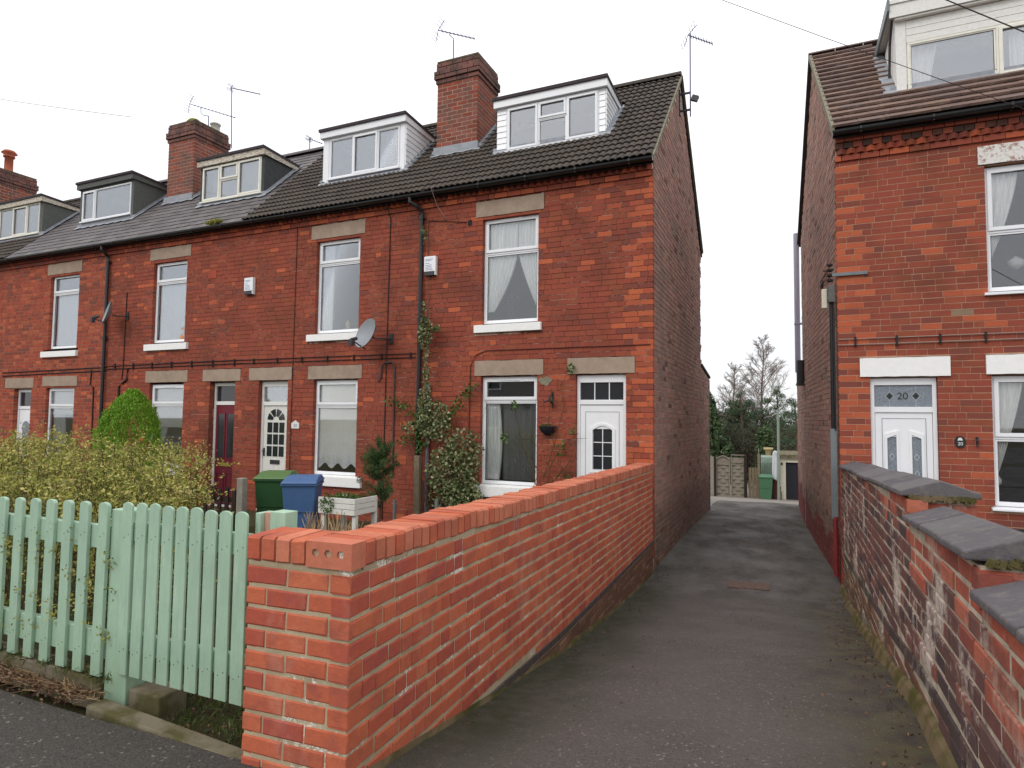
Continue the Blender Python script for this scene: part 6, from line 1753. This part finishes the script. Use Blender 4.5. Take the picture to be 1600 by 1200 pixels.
# wheelie bins
def wheelie(name, label, x, y, z, rot, body, lid, group=None, s=1.0):
    t = thing(name, label, 'bin', (x, y, z), group)
    Mx = Matrix.Translation((x, y, z)) @ Matrix.Rotation(rot, 4, 'Z') @ Matrix.Scale(s, 4)
    def bld(mb, nm, mt, bv=.0, par=t):
        mb.v = [tuple(Mx @ Vector(v)) for v in mb.v]; return mb.build(nm, M[mt], par, bevel=bv)
    mb = MB(); prof = [(.21, .23, .03), (.235, .26, .45), (.265, .30, .90), (.265, .30, .93)]
    for k, (a, b, h) in enumerate(prof):
        yo = -.02 * (1 - h)
        mb.v += [(-a, -b + yo * 0, h), (a, -b, h), (a, b - .02, h), (-a, b - .02, h)]
        if k:
            i = len(mb.v) - 8
            for j in range(4): mb.face((i + j, i + (j + 1) % 4, i + 4 + (j + 1) % 4, i + 4 + j))
    mb.face((3, 2, 1, 0)); bd = bld(mb, 'body', body, .018)
    mb = MB(); mb.box(-.285, .285, -.325, .29, .915, .955); bld(mb, 'rim', body, .01)
    mb = MB(); mb.box(-.24, .24, -.312, -.300, .50, .515); mb.v = [(v[0], v[1] + .03, v[2]) for v in mb.v]; bld(mb, 'seam', body)
    mb = MB()
    L = [(-.29, -.345, .958), (.29, -.345, .958), (.29, .30, .985), (-.29, .30, .985)]; T = [(-.265, -.31, .985), (.265, -.31, .985), (.245, .27, 1.06), (-.245, .27, 1.06)]
    mid = [(-.26, -.02, 1.06), (.26, -.02, 1.06)]
    mb.v += L + T + mid
    for f in ((0, 1, 5, 4), (4, 5, 9, 8), (8, 9, 6, 7), (1, 2, 6, 9, 5), (0, 4, 8, 7, 3), (2, 3, 7, 6), (3, 2, 1, 0)): mb.face(f)
    bld(mb, 'lid', lid, .012)
    mb = MB(); mb.tube([(-.26, .36, .985), (.26, .36, .985)], .016, 8)
    for sx in (-.26, .26): mb.tube([(sx, .36, .985), (sx, .27, .96)], .016, 8)
    bld(mb, 'handle', body)
    for sx in (-.25, .25):
        mb = MB(); mb.tube([(sx - .025, .23, .10), (sx + .025, .23, .10)], .10, 16); bld(mb, 'wheel', 'rubber')
    return t
wheelie('wheeled_bin', 'blue wheeled bin in front of white planter behind the gate', -6.66, 7.35, -.42, R(30), 'bin_blue', 'bin_blue', s=.90)
wheelie('wheeled_bin', 'dark green wheeled bin with faded lid left of blue one', -7.42, 7.60, -.43, R(26), 'bin_green', 'bin_green_lid', s=.92)

# alarm boxes, dishes, plates
def alarm(x, z, w, h, label):
    t = thing('alarm_box', label, 'alarm box', (x, D, z))
    mb = MB(); mb.box(x, x + w, D - .075, D - .002, z + .07, z + h); mb.box(x + w - .02, x + w, D - .075, D - .002, z, z + .07); mb.build('cover', M['upvc'], t, bevel=.006)
    mb = MB(); mb.box(x + .005, x + w - .022, D - .07, D - .004, z + .0, z + .068); mb.build('strobe', M['metal_dark'], t, bevel=.004)
    mb = MB()
    for i, (l, zz) in enumerate(((.62, .83), (.5, .76), (.35, .62), (.55, .52), (.5, .44), (.6, .36), (.62, .28))): mb.box(x + .03, x + .03 + l * w, D - .0775, D - .0755, z + zz * h, z + zz * h + .008)
    mb.build('print', M['ink_blue'], t)
alarm(-5.90, 3.90, .235, .34, 'white printed alarm box just right of the black downpipe')
alarm(-10.17, 3.87, .235, .34, 'white alarm box alone on brickwork above the two paired doors')

def dish(label, cx, cz, cyy, rad, az, el, wall_x):
    t = thing('satellite_dish', label, 'satellite dish', (cx, D, cz), 'satellite dishes')
    Rm = Matrix.Rotation(az, 3, 'Z') @ Matrix.Rotation(-el, 3, 'X')
    c = Vector((cx, cyy, cz)); mb = MB(); base = 0; rings = 5; n = 24
    for s_, off in ((1, 0), (-1, .012)):
        b = len(mb.v)
        for i in range(rings + 1):
            r = rad * i / rings
            for j in range(n):
                a = 2 * math.pi * j / n; mb.v.append(tuple(c + Rm @ Vector((r * math.cos(a), .35 * (r * r) / rad * -1 + off, r * 1.08 * math.sin(a)))))
        for i in range(rings):
            for j in range(n):
                q = (b + i * n + j, b + i * n + (j + 1) % n, b + (i + 1) * n + (j + 1) % n, b + (i + 1) * n + j); mb.face(q if s_ > 0 else q[::-1])
    mb.build('reflector', M['dish'], t, smooth=True)
    f = c + Rm @ Vector((0, -rad * 1.15, -rad * .9)); lo = c + Rm @ Vector((0, .02, -rad * 1.0))
    mb = MB(); mb.tube([lo, f], .012, 8); mb.build('feed_arm', M['metal_dark'], t)
    mb = MB(); mb.tube([f + Vector((0, 0, .0)), f + Rm @ Vector((0, .09, .07))], .032, 10); mb.box(f.x - .035, f.x + .035, f.y - .03, f.y + .04, f.z - .1, f.z + .01); mb.build('receiver', M['metal_dark'], t)
    mb = MB(); mb.tube([c + Vector((0, .03, -.02)), Vector((cx + .05, cyy + .12, cz - .05)), Vector((wall_x, D - .02, cz - .03))], .014, 8); mb.box(wall_x - .04, wall_x + .04, D - .02, D - .002, cz - .12, cz + .06); mb.build('bracket', M['metal_dark'], t)
dish('round grey satellite dish below the sill of the bins house upper window', -6.83, 2.86, 9.08, .265, R(-18), R(20), -6.6)
dish('small edge-on satellite dish by the far black downpipe', -13.98, 3.68, 9.15, .25, R(-26), R(15), -13.8)

np_ = thing('house_number_plate', 'small white gable shaped house number plate reading 24 on bare brick', 'number plate', (-8.77, D, 1.26))
mb = MB(); mb.prism([(-8.87, D - .014, 1.18), (-8.68, D - .014, 1.18), (-8.68, D - .014, 1.29), (-8.71, D - .014, 1.295), (-8.775, D - .014, 1.34), (-8.84, D - .014, 1.295), (-8.87, D - .014, 1.29)], (0, .012, 0)); mb.build('plate', M['white_paint'], np_)
text('24', .085, (-8.775, D - .0155, 1.235), 'ink_blue', np_)
hb = thing('hanging_basket', 'dark half round wall basket of withered plants right of ground floor window', 'basket', (-3.58, D, 1.3))
mb = MB()
for i in range(9):
    a = math.pi * i / 8; mb.tube([(-3.57 + .145 * math.cos(a), D - .01 - .14 * math.sin(a), 1.30), (-3.57 + .12 * math.cos(a), D - .01 - .11 * math.sin(a), 1.22), (-3.57 + .04 * math.cos(a), D - .01 - .04 * math.sin(a), 1.16)], .006, 5)
mb.tube([(-3.57 + .145 * math.cos(math.pi * i / 12), D - .01 - .14 * math.sin(math.pi * i / 12), 1.30) for i in range(13)], .007, 5); mb.build('wire_frame', M['metal_dark'], hb)
mb = MB(); mb.lathe((-3.57, D - .06, 1.16), [(0, 0), (.06, .02), (.11, .08), (.13, .13), (0, .13)], 14); mb.build('liner', M['dark'], hb)
o = leaf_mesh('plants', clump((-3.57, D - .08, 1.31), (.12, .06, .03), 90), .05, 'leaf_olive', hb, .3); o['kind'] = 'stuff'
mb = MB(); mb.beam((-3.5, D - .012, 1.85), (-3.5, D - .012, 1.6), .02, .02); mb.tube([(-3.5, D - .01, 1.82), (-3.5, D - .2, 1.74), (-3.5, D - .22, 1.7)], .01, 6); mb.tube([(-3.5, D - .01, 1.64), (-3.5, D - .16, 1.73)], .01, 6); mb.tube([(-3.5, D - .2, 1.7), (-3.58, D - .17, 1.68), (-3.62, D - .12, 1.72)], .012, 6)
tag(mb.build('basket_bracket', M['metal_dark']), 'black scrolled iron bracket above the wall basket by the front door', 'bracket')
mb = MB(); mb.prism([(-3.63 + .11 * math.cos(a) * (1 + .25 * math.sin(3 * a)), D - .006, 2.02 + .07 * math.sin(a) * (1 + .2 * math.cos(5 * a))) for a in [2 * math.pi * i / 22 for i in range(22)]], (0, .004, 0)); mb.build('mortar_patch', M['verge'], h1)

# ------------------------------------------------------------------ aerials and wires
def yagi(label, base, top, tip, tail, n, el, reflect=.22, group='television aerials', vert=False, elbow=None):
    t = thing('television_aerial', label, 'aerial', base, group)
    mb = MB(); mb.tube([base, top], .014, 8); mb.build('mast', M['metal'], t)
    mb = MB(); tip = Vector(tip); tail = Vector(tail); mb.tube([tail, tip], .010, 6); d = (tip - tail); side_ = d.cross(Vector((0, 0, 1))).normalized() if not vert else Vector((0, 0, 1))
    mb.build('boom', M['metal'], t)
    mb = MB()
    for i in range(n):
        p = tail.lerp(tip, .12 + .86 * i / (n - 1)); mb.tube([p - side_ * el, p + side_ * el], .006, 5)
        mb.obox(p, .012, .012, .012)
    mb.build('director', M['metal'], t)
    mb = MB(); u_ = side_.cross(d.normalized())
    for s_ in (-1, 1):
        c = tail + u_ * s_ * .08
        mb.tube([tail, tail + u_ * s_ * reflect - d.normalized() * -.06], .008, 5)
        for k in range(3): q = tail + u_ * s_ * reflect * (k + 1) / 3; mb.tube([q - side_ * .12, q + side_ * .12], .005, 5)
    mb.build('reflector', M['metal'], t)
    if elbow: mb = MB(); mb.tube([top] + elbow, .01, 6); mb.build('elbow', M['metal'], t)
    return t
yagi('many toothed television aerial on short mast above the tall near chimney', (-6.26, 10.9, 8.5), (-6.27, 10.9, 9.14), (-5.78, 10.9, 9.06), (-6.64, 10.9, 9.45), 9, .05, elbow=[(-6.27, 10.9, 9.18), (-6.38, 10.9, 9.3)])
ga = yagi('tall television aerial with long mast bracketed to the gable end', (-1.71, 11.95, 7.15), (-1.71, 11.95, 8.76), (-1.30, 11.95, 8.47), (-1.75, 11.95, 8.75), 9, .09)
mb = MB(); mb.box(-1.93, -1.70, 11.93, 11.97, 7.60, 7.63); mb.box(-1.93, -1.70, 11.93, 11.97, 7.27, 7.30); mb.box(-1.92, -1.89, 11.9, 12.0, 7.2, 7.68); mb.build('wall_bracket', M['metal_dark'], ga)
mb = MB(); mb.obox((-1.62, 11.9, 7.46), .06, .04, .05, Matrix.Rotation(R(25), 3, 'Y')); mb.build('amplifier', M['metal_dark'], ga)
yagi('bent television aerial on left chimney with spread reflector', (-13.72, 11.3, 8.75), (-13.74, 11.3, 9.16), (-12.78, 11.3, 8.93), (-14.47, 11.3, 9.63), 12, .03, elbow=[(-13.9, 11.3, 9.2), (-14.02, 11.3, 9.28), (-14.04, 11.3, 9.45)])
yagi('tall plain television aerial mast behind the left chimney', (-13.34, 11.7, 8.4), (-13.41, 11.7, 10.04), (-12.40, 11.7, 9.66), (-13.45, 11.7, 10.05), 11, .04, reflect=.08)
yagi('tiny television aerial on the ridge between two dormers', (-11.16, 12.2, 7.95), (-11.17, 12.2, 8.48), (-10.77, 12.2, 8.29), (-11.2, 12.2, 8.49), 6, .03, reflect=.05)

def wire(label, a, b, r=.006, sag=.1, mat='cable'):
    mb = MB(); a, b = Vector(a), Vector(b); pts = [a.lerp(b, i / 16) - Vector((0, 0, sag * 4 * (i / 16) * (1 - i / 16))) for i in range(17)]
    mb.tube(pts, r, 5); return tag(mb.build('overhead_wire', M[mat]), label, 'wire', 'overhead wires')
wire('overhead wire crossing sky then passing low across right dormer', (-1.9, 7, 6.86), (3.2, 7, 3.47), .0035, .03)
wire('overhead wire running across the top corner of right dormer', (.9, 7, 5.85), (3.6, 7, 3.75), .006, .02)
wire('faint overhead wire above the leftmost roof and chimney', (-17.5, 7, 8.6), (-10.4, 7, 6.55), .004, .03)

# ------------------------------------------------------------------ beyond the lane
YK = 29.0
def bx_at(px_x, zz): return px_x
lf = thing('lap_fence', 'weathered woven lap fence with one arched panel at the lane end', 'fence', (-2.6, YK, -1.9))
S = YK / 19
for (x0, x1, zt, arch) in ((-3.14, -2.55, -.15, True), (-2.52, -1.92, -.05, False)):
    n = 11
    for i in range(n):
        z0 = -1.86 + i * .155; mb = MB(); k = 6
        for j in range(k):
            a, b = x0 + (x1 - x0) * j / k, x0 + (x1 - x0) * (j + 1) / k; f = lambda x: .02 * math.sin((x - x0) / (x1 - x0) * math.pi * 3 + i * math.pi)
            mb.prism([(a, YK + f(a), z0), (b, YK + f(b), z0), (b, YK + f(b) + .03, z0 + .17), (a, YK + f(a) + .03, z0 + .17)], (0, .012, 0))
        mb.build('slat', M['lap_wood'], lf)
    mb = MB(); mb.box(x0, x1, YK - .03, YK - .005, zt - .32, zt - .25); mb.box(x0, x1, YK - .03, YK - .005, -1.85, -1.78); mb.box(x0, x0 + .05, YK - .035, YK - .004, -1.88, zt - .05); mb.box(x1 - .05, x1, YK - .035, YK - .004, -1.88, zt - .05)
    if arch:
        P_ = [(x0 + (x1 - x0) * i / 10, YK - .03, zt - .10 + .16 * math.sin(math.pi * i / 10)) for i in range(11)]; mb.tube(P_, .03, 6)
        mb.prism([(x0, YK, zt - .3)] + [(p[0], YK, p[2]) for p in P_] + [(x1, YK, zt - .3)], (0, .02, 0))
    else: mb.box(x0, x1, YK - .04, YK + .03, zt, zt + .04)
    mb.build('panel_frame', M['lap_wood'], lf)
mb = MB(); mb.box(-3.36, -3.22, YK - .1, YK + .02, -1.95, -.13); mb.build('post', M['concrete'], lf)
mb = MB(); mb.box(-3.21, -3.13, YK - .12, YK - .04, -1.95, -.13); mb.box(-1.98, -1.86, YK - .12, YK - .04, -1.95, -.02); mb.build('post', M['old_wood_dark'], lf)
mb = MB(); mb.box(-3.52, -3.37, YK, YK + .03, -1.95, -.18); mb.build('slat', M['lap_wood'], lf)
ng = thing('narrow_gate', 'narrow weathered wooden gate with lattice top beside the lap fence', 'gate', (-1.65, YK, -1.9))
for i in range(3): mb = MB(); mb.box(-1.80 + i * .13, -1.69 + i * .13, YK, YK + .025, -1.85 + .02 * i, -.55); mb.build('board', M['old_wood'], ng)
mb = MB()
for i in range(6): mb.beam((-1.80 + i * .06, YK + .01, -.5), (-1.72 + i * .06, YK + .01, -.08), .012, .012); mb.beam((-1.80 + i * .06, YK + .02, -.08), (-1.72 + i * .06, YK + .02, -.5), .012, .012)
mb.build('lattice', M['old_wood_dark'], ng)
mb = MB(); mb.box(-1.44, -1.34, YK - .05, YK + .05, -1.95, .05); mb.build('post', M['old_wood'], ng)
mb = MB(); mb.tube([(-1.39, YK, .05), (-1.39, YK, .30)], .02, 6); mb.build('finial', M['concrete'], ng)
cs = thing('corrugated_shed', 'small shed of rounded green corrugated sheet behind green bin', 'shed', (-1.15, YK + .8, -1.9))
mb = MB(); n = 60
for i in range(n):
    a, b = -1.34 + .82 * i / n, -1.34 + .82 * (i + 1) / n; f = lambda x: .018 * math.sin((x + 1.34) / .82 * 2 * math.pi * 12)
    for (z0, z1, y0, y1) in ((-1.9, -.35, 0, 0), (-.35, -.12, 0, .10), (-.12, -.04, .10, .35)): mb.quad((a, YK + .6 + f(a) + y0, z0), (b, YK + .6 + f(b) + y0, z0), (b, YK + .6 + f(b) + y1, z1), (a, YK + .6 + f(a) + y1, z1))
mb.build('corrugated_sheet', M['corrug'], cs)
mb = MB(); mb.box(-1.34, -.52, YK + .97, YK + 1.8, -1.9, -.06); mb.build('shed_body', M['old_wood_dark'], cs)
mb = MB(); mb.lathe((-1.05, YK + 1.2, -.06), [(.1, 0), (.14, .22), (.2, .26), (.2, .34), (.0, .34)], 14); tag(mb.build('clay_pot', M['pot_buff'], smooth=True), 'buff square topped pot standing above the corrugated green shed', 'pot')
wheelie('wheeled_bin', 'mid green wheeled bin standing at the end of the lane', -1.13, YK - .1, -1.86, R(6), 'bin_green2', 'bin_green2')
mt = thing('leaning_mattress', 'white striped mattress leaning upright over dark maroon bundle', 'mattress', (-.72, YK, -1.8))
mb = MB(); mb.prism([(-.88, YK - .1, -.95), (-.68, YK - .1, -1.05), (-.60, YK - .1, .14), (-.78, YK - .1, .2), (-.84, YK - .1, .12)], (0, .5, 0)); mb.build('mattress_body', M['mattress'], mt, bevel=.03)
mb = MB(); mb.prism([(-.85, YK, -1.88), (-.68, YK, -1.88), (-.60, YK, -1.0), (-.58, YK, -.4), (-.66, YK, -.9), (-.85, YK, -.98)], (0, .45, 0)); tag(mb.build('maroon_bundle', M['maroon'], bevel=.02), 'dark maroon bundle on the ground right of far green bin', 'bundle')
mb = MB(); mb.beam((-.60, YK + .1, -1.9), (-.50, YK + .3, -.9), .04, .04); mb.beam((-.52, YK + .1, -1.9), (-.60, YK + .3, -1.2), .04, .02); mb.box(-.64, -.5, YK + .1, YK + .15, -1.9, -1.5); tag(mb.build('scrap_timber', M['old_wood']), 'pale scrap timber leaning between maroon bundle and garage', 'timber')
mb = MB(); mb.tube([(-.62, YK - .3, -1.9), (-.60, YK - .3, 1.95)], .055, 10, .05); mb.tube([(-.60, YK - .3, 1.93), (-.45, YK - .3, 1.75), (-.40, YK - .3, 1.5)], .02, 6); mb.tube([(-.38, YK - .3, 1.55), (-.25, YK - .3, 1.45), (-.15, YK - .3, 1.52), (.05, YK - .3, 1.43)], .02, 6)
tag(mb.build('metal_pole', M['corrug']), 'slim pale green metal pole standing left of the garage', 'pole')
gr = thing('garage', 'low garage with cream surround and dark door at the lane end', 'garage', (.3, YK + .5, -1.9))
mb = MB(); slab_with_holes(mb, -.57, 3.2, YK + .2, YK + .4, -1.95, -.12, [(-.34, 1.9, -1.95, -.28)], g=0); mb.box(-.57, -.4, YK + .4, YK + 4, -1.95, -.15); mb.box(3.0, 3.2, YK + .4, YK + 4, -1.95, -.15); mb.build('wall', M['cream'], gr)
mb = MB(); mb.box(-.34, 1.9, YK + .3, YK + .34, -1.95, -.28); mb.build('door', M['dark_door'], gr)
mb = MB(); mb.box(-.66, 3.3, YK + .1, YK + 4.2, -.118, .05); mb.build('roof', M['concrete_moss'], gr)
mb = MB(); mb.box(-.52, -.46, YK + .17, YK + .198, -.4, -.3); mb.build('lamp', M['old_wood_dark'], gr)
ft = MB()
for i in range(16): x = -3.1 + i * .09; ft.tube([(x, YK + .6, -1.5), (x, YK + .6, .08 + .04 * math.sin(i))], .012, 5)
tag(ft.build('bamboo_screen', M['old_wood_dark']), 'thin upright canes poking above the lap fence', 'screen')

# the other side of the street, seen only in the window panes
oh = thing('brick_house', 'plain brick house across the street behind the camera', 'house', (-16, -18, 0), 'houses across the street')
mb = MB(); mb.box(-20, -12, -26, -18, -.1, 5.4); mb.build('wall', M['interior'], oh)
mb = MB(); mb.prism([(-20.2, -17.8, 5.4), (-20.2, -22, 8.4), (-20.2, -26.2, 5.4)], (8.4, 0, 0)); mb.build('roof', M['slate'], oh)
for (x, z) in ((-18.6, .8), (-14.6, .8), (-18.6, 3.3), (-14.6, 3.3)): mb = MB(); mb.box(x, x + 1.3, -17.99, -17.93, z, z + 1.4); mb.build('window', M['upvc'], oh); mb = MB(); mb.box(x + .1, x + 1.2, -17.93, -17.92, z + .1, z + 1.3); mb.build('pane', M['dark_pane'], oh)
for dx in (9.5, 19.0, 28.5):
    r_ = oh.copy(); col.objects.link(r_); r_.location.x += dx; WM[r_.name] = Matrix.Translation(r_.location)
    for chd in list(oh.children): c_ = chd.copy(); col.objects.link(c_); c_.parent = r_
# trees
def conifer(name, label, cx, cy, z0, h, rad, mat, n, leaf, layers=14, narrow=1.0, group='evergreen trees beyond the lane'):
    t = thing(name, label, 'tree', (cx, cy, z0), group)
    mb = MB(); mb.tube([(cx, cy, z0), (cx, cy, z0 + h * .9)], .12, 7, .03)
    pts = []
    for k in range(n):
        tt = rng.random() ** .8; z = z0 + h * (.06 + .94 * tt); a = rng.uniform(0, 2 * math.pi)
        lay_ = (tt * layers) % 1.0
        r = rad * (1 - tt) ** (.75 * narrow) * (.75 + .35 * (1 - lay_)) * (1 + .18 * math.sin(2 * a + tt * 7)) + .08
        e = Vector((cx + r * math.cos(a), cy + r * math.sin(a), z - .1 * r + .1 * math.sin(5 * a)))
        if k % 6 == 0: mb.tube([(cx, cy, z), e], .02, 3, .006, cap=False)
        m_ = 9
        for j in range(m_):
            u = .45 + .55 * j / m_; q = Vector((cx, cy, z)).lerp(e, u); pts.append((q.x + rng.gauss(0, .10), q.y + rng.gauss(0, .10), q.z + rng.gauss(0, .08)))
    mb.build('trunk', M['bark'], t)
    o = leaf_mesh('crown', np.array(pts), leaf, mat, t, .35, up=.5); o['kind'] = 'stuff'
    return t
conifer('fir_tree', 'tall dense dark fir filling the left of the lane end', -4.6, 36, -2.2, 5.3, 2.1, 'leaf_fir', 3400, .30)
conifer('fir_tree', 'darker fir in the middle of the lane end behind lap fence', -3.0, 39, -2.2, 4.6, 1.6, 'leaf_dark', 1800, .28)
conifer('cypress', 'small narrow dark cypress just behind the corrugated shed', -1.27, 33, -2.0, 3.0, .42, 'leaf_fir', 1100, .16, narrow=.7)
def scots(label, cx, cy, z0, h, cz, tiers):
    t = thing('pine_tree', label, 'tree', (cx, cy, z0), 'evergreen trees beyond the lane')
    mb = MB(); mb.tube([(cx, cy, z0), (cx + .1, cy, z0 + h * .5), (cx, cy, z0 + h)], .12, 7, .03); pts = []
    for (dx, dz, rx, rz) in tiers:
        mb.tube([(cx, cy, z0 + h + dz - .5), (cx + dx, cy + rng.uniform(-.3, .3), z0 + h + dz)], .035, 5, .012)
        for k in range(int(22 * rx / .5)):
            c = (cx + dx + rng.gauss(0, rx * .5), cy + rng.gauss(0, rx * .5), z0 + h + dz + rng.gauss(0, rz * .5)); pts.append(clump(c, (.15, .15, .12), 22))
    mb.build('trunk', M['bark'], t)
    o = leaf_mesh('crown', np.concatenate(pts), .16, 'leaf_scots', t, .16, up=.6); o['kind'] = 'stuff'
scots('open topped pine rising left of the bare birch trunk', -2.75, 38, -2.2, 5.2, 0, [(0, .0, .25, .2), (-.5, -.5, .4, .18), (.45, -.55, .4, .18), (-.6, -1.1, .5, .25), (.5, -1.2, .5, .25), (0, -.9, .4, .3), (-.3, -1.8, .7, .4), (.4, -1.9, .6, .4)])
scots('open topped pine rising right of the bare birch trunk', -.85, 38, -2.2, 5.4, 0, [(0, 0, .25, .22), (.2, -.35, .3, .2), (-.45, -.6, .4, .18), (.5, -.75, .45, .2), (-.55, -1.2, .45, .25), (.55, -1.3, .5, .3), (0, -1.0, .4, .3), (.1, -1.9, .8, .5), (-.5, -2.1, .6, .4)])
scots('dark pine half hidden by right hand house corner', .05, 36, -2.2, 4.6, 0, [(0, 0, .25, .3), (-.1, -.6, .35, .3), (.1, -1.2, .5, .4), (-.2, -1.8, .6, .5)])
hb2 = thing('hedge_thicket', 'brown leafless thicket along the back behind shed and garage', 'hedge', (-1.5, 40, -2.2))
o = leaf_mesh('thicket', np.concatenate([clump((x, 41 + rng.uniform(-1, 1), z), (1.5, .8, 1.1), 1700) for x, z in ((-5.5, -.6), (-4, -.4), (-2.8, .2), (-1.6, -.1), (-.4, -.2), (.8, .0), (2, -.3), (-2.2, 1.1), (-3.4, 1.3), (-.9, .9), (.3, .9), (-4.9, .8), (-1.6, 1.0), (-2.9, 1.7))]), .17, 'leaf_dark', hb2, .3); o['kind'] = 'stuff'
o = leaf_mesh('twigs', np.concatenate([clump((x, 37, z), (1.2, .6, .9), 1500) for x, z in ((-3.2, .5), (-2.2, .6), (-.5, .3), (.4, .2))]), .22, 'leaf_dark', hb2, .06, up=1.5); o['kind'] = 'stuff'
# birch
def birch(label, cx, cy, z0, h, spread, seed, n1):
    rr = random.Random(seed); t = thing('birch_tree', label, 'tree', (cx, cy, z0), 'bare birch trees')
    mb = MB(); tr = [Vector((cx + .08 * math.sin(i * 1.1), cy, z0 + h * i / 8)) for i in range(9)]; mb.tube(tr, .13, 7, .015); mb.build('trunk', M['bark'], t)
    mb = MB()
    for k in range(n1):
        f = .3 + .68 * k / n1; p = tr[0].lerp(tr[-1], f); a = rr.uniform(0, 2 * math.pi); L = spread * (1.05 - f) * 1.6 * rr.uniform(.6, 1.1) + .3
        d = Vector((math.cos(a), math.sin(a) * .8, rr.uniform(.8, 1.3))).normalized(); e = p + d * L; m_ = p.lerp(e, .5) + Vector((0, 0, -.06 * L))
        mb.tube([p, m_, e], .03 * (1.1 - f) + .010, 4, .006, cap=False)
        for j in range(11):
            q = p.lerp(e, rr.uniform(.25, 1)); d2 = (d + Vector((rr.gauss(0, .5), rr.gauss(0, .5), rr.gauss(.1, .35)))).normalized(); L2 = L * rr.uniform(.2, .45); e2 = q + d2 * L2
            mb.tube([q, e2], .010, 3, .004, cap=False)
            for l in range(12):
                q3 = q.lerp(e2, rr.uniform(.2, 1)); d3 = (d2 + Vector((rr.gauss(0, .6), rr.gauss(0, .6), rr.gauss(0, .4)))).normalized(); mb.tube([q3, q3 + d3 * L2 * rr.uniform(.3, .6)], .0055, 3, .003, cap=False)
    mb.build('branches', M['twig'], t)
birch('tall bare birch with fine twigs against the white sky', -1.75, 42, -2.2, 8.8, 2.0, 3, 52)
birch('smaller bare birch left of the tall one', -3.55, 43, -2.2, 7.2, 1.7, 8, 40)

# ------------------------------------------------------------------ small things on the ground
rr = random.Random(21)
P_ = []
for k in range(900):
    x = rr.uniform(-4.6, -3.25); y = 2.12 - abs(rr.gauss(0, .06)) + rr.uniform(-.02, .05); P_.append((x, y, -.025 + rr.random() * .03))
for k in range(260): P_.append((rr.uniform(-3.0, -2.2), rr.uniform(2.14, 2.5), -.12 + rr.random() * .04))
for k in range(500): y = rr.uniform(1.5, 9.5); P_.append((.58 - abs(rr.gauss(0, .16)), y, lane_z(.5, y) + .008))
for k in range(160): y = rr.uniform(2.5, 9.5); P_.append((-1.52 - (y - 2) * .043 + abs(rr.gauss(0, .12)), y, lane_z(-1.6, y) + .006))
o = leaf_mesh('leaf_litter', np.array(P_), .022, 'litter', None, .55); o['kind'] = 'stuff'; o['label'] = 'dead leaves and stalks along kerb and wall feet'; o['category'] = 'litter'
mb = MB()
for k in range(420):
    x = rr.uniform(-5.0, -3.2); z = .0; y = 2.13 + rr.gauss(0, .03); mb.rnd = rr.random(); mb.tube([(x, y, -.02), (x + rr.gauss(0, .06), y + rr.gauss(-.03, .03), rr.uniform(-.02, .03))], .0022, 3, .001, cap=False)
o = mb.build('dead_stalks', M['straw']); o['kind'] = 'stuff'; o['label'] = 'dry stalks scattered along the foot of the picket fence'; o['category'] = 'litter'
P_ = []
for k in range(5200): x = rr.uniform(-3.1, -2.15); y = rr.uniform(2.2, 3.4); P_.append((x, y, -.13 + abs(rr.gauss(0, .035))))
for k in range(900): x = rr.uniform(-5.0, -3.2); P_.append((x, 2.2 + rr.gauss(0, .03), .04 + abs(rr.gauss(0, .02))))
o = leaf_mesh('grass', np.array(P_), .05, 'grass', None, .12, up=1.5); o['kind'] = 'stuff'; o['label'] = 'rough grass and moss under the gate'; o['category'] = 'grass'
P_ = clump((-10.95, 9.24, 5.43), (.26, .06, .055), 1500)
o = leaf_mesh('gutter_moss', P_, .035, 'leaf_gold', None, .4, up=1.2); tag(o, 'yellow green moss clump growing in the gutter below dark dormer', 'moss', kind='stuff')
P_ = []
for k in range(260): y = rr.uniform(1.2, 9.5); x = rr.uniform(-1.6, .5); P_.append((x, y, lane_z(x, y) + .004))
o = leaf_mesh('grit', np.array(P_), .012, 'litter', None, .8); tag(o, 'scattered grit and leaf crumbs on the lane', 'grit', kind='stuff')
# patch and manhole in the lane
mb = MB(); mb.prism([(-.84, 9.0, lane_z(-.84, 9) + .006), (-.32, 9.12, lane_z(-.32, 9.1) + .006), (-.34, 9.52, lane_z(-.34, 9.5) + .006), (-.88, 9.4, lane_z(-.88, 9.4) + .006)], (0, 0, .012)); mh = mb.build('manhole_cover', M['terracotta'])
mh.data.materials[0] = plain('rusty worn cover', srgb(112, 92, 84), .9, .2, .45, 25, .9, 60)
tag(mh, 'rusty rectangular cover set flush in the middle of the lane', 'cover')
print('objects', len(bpy.data.objects))
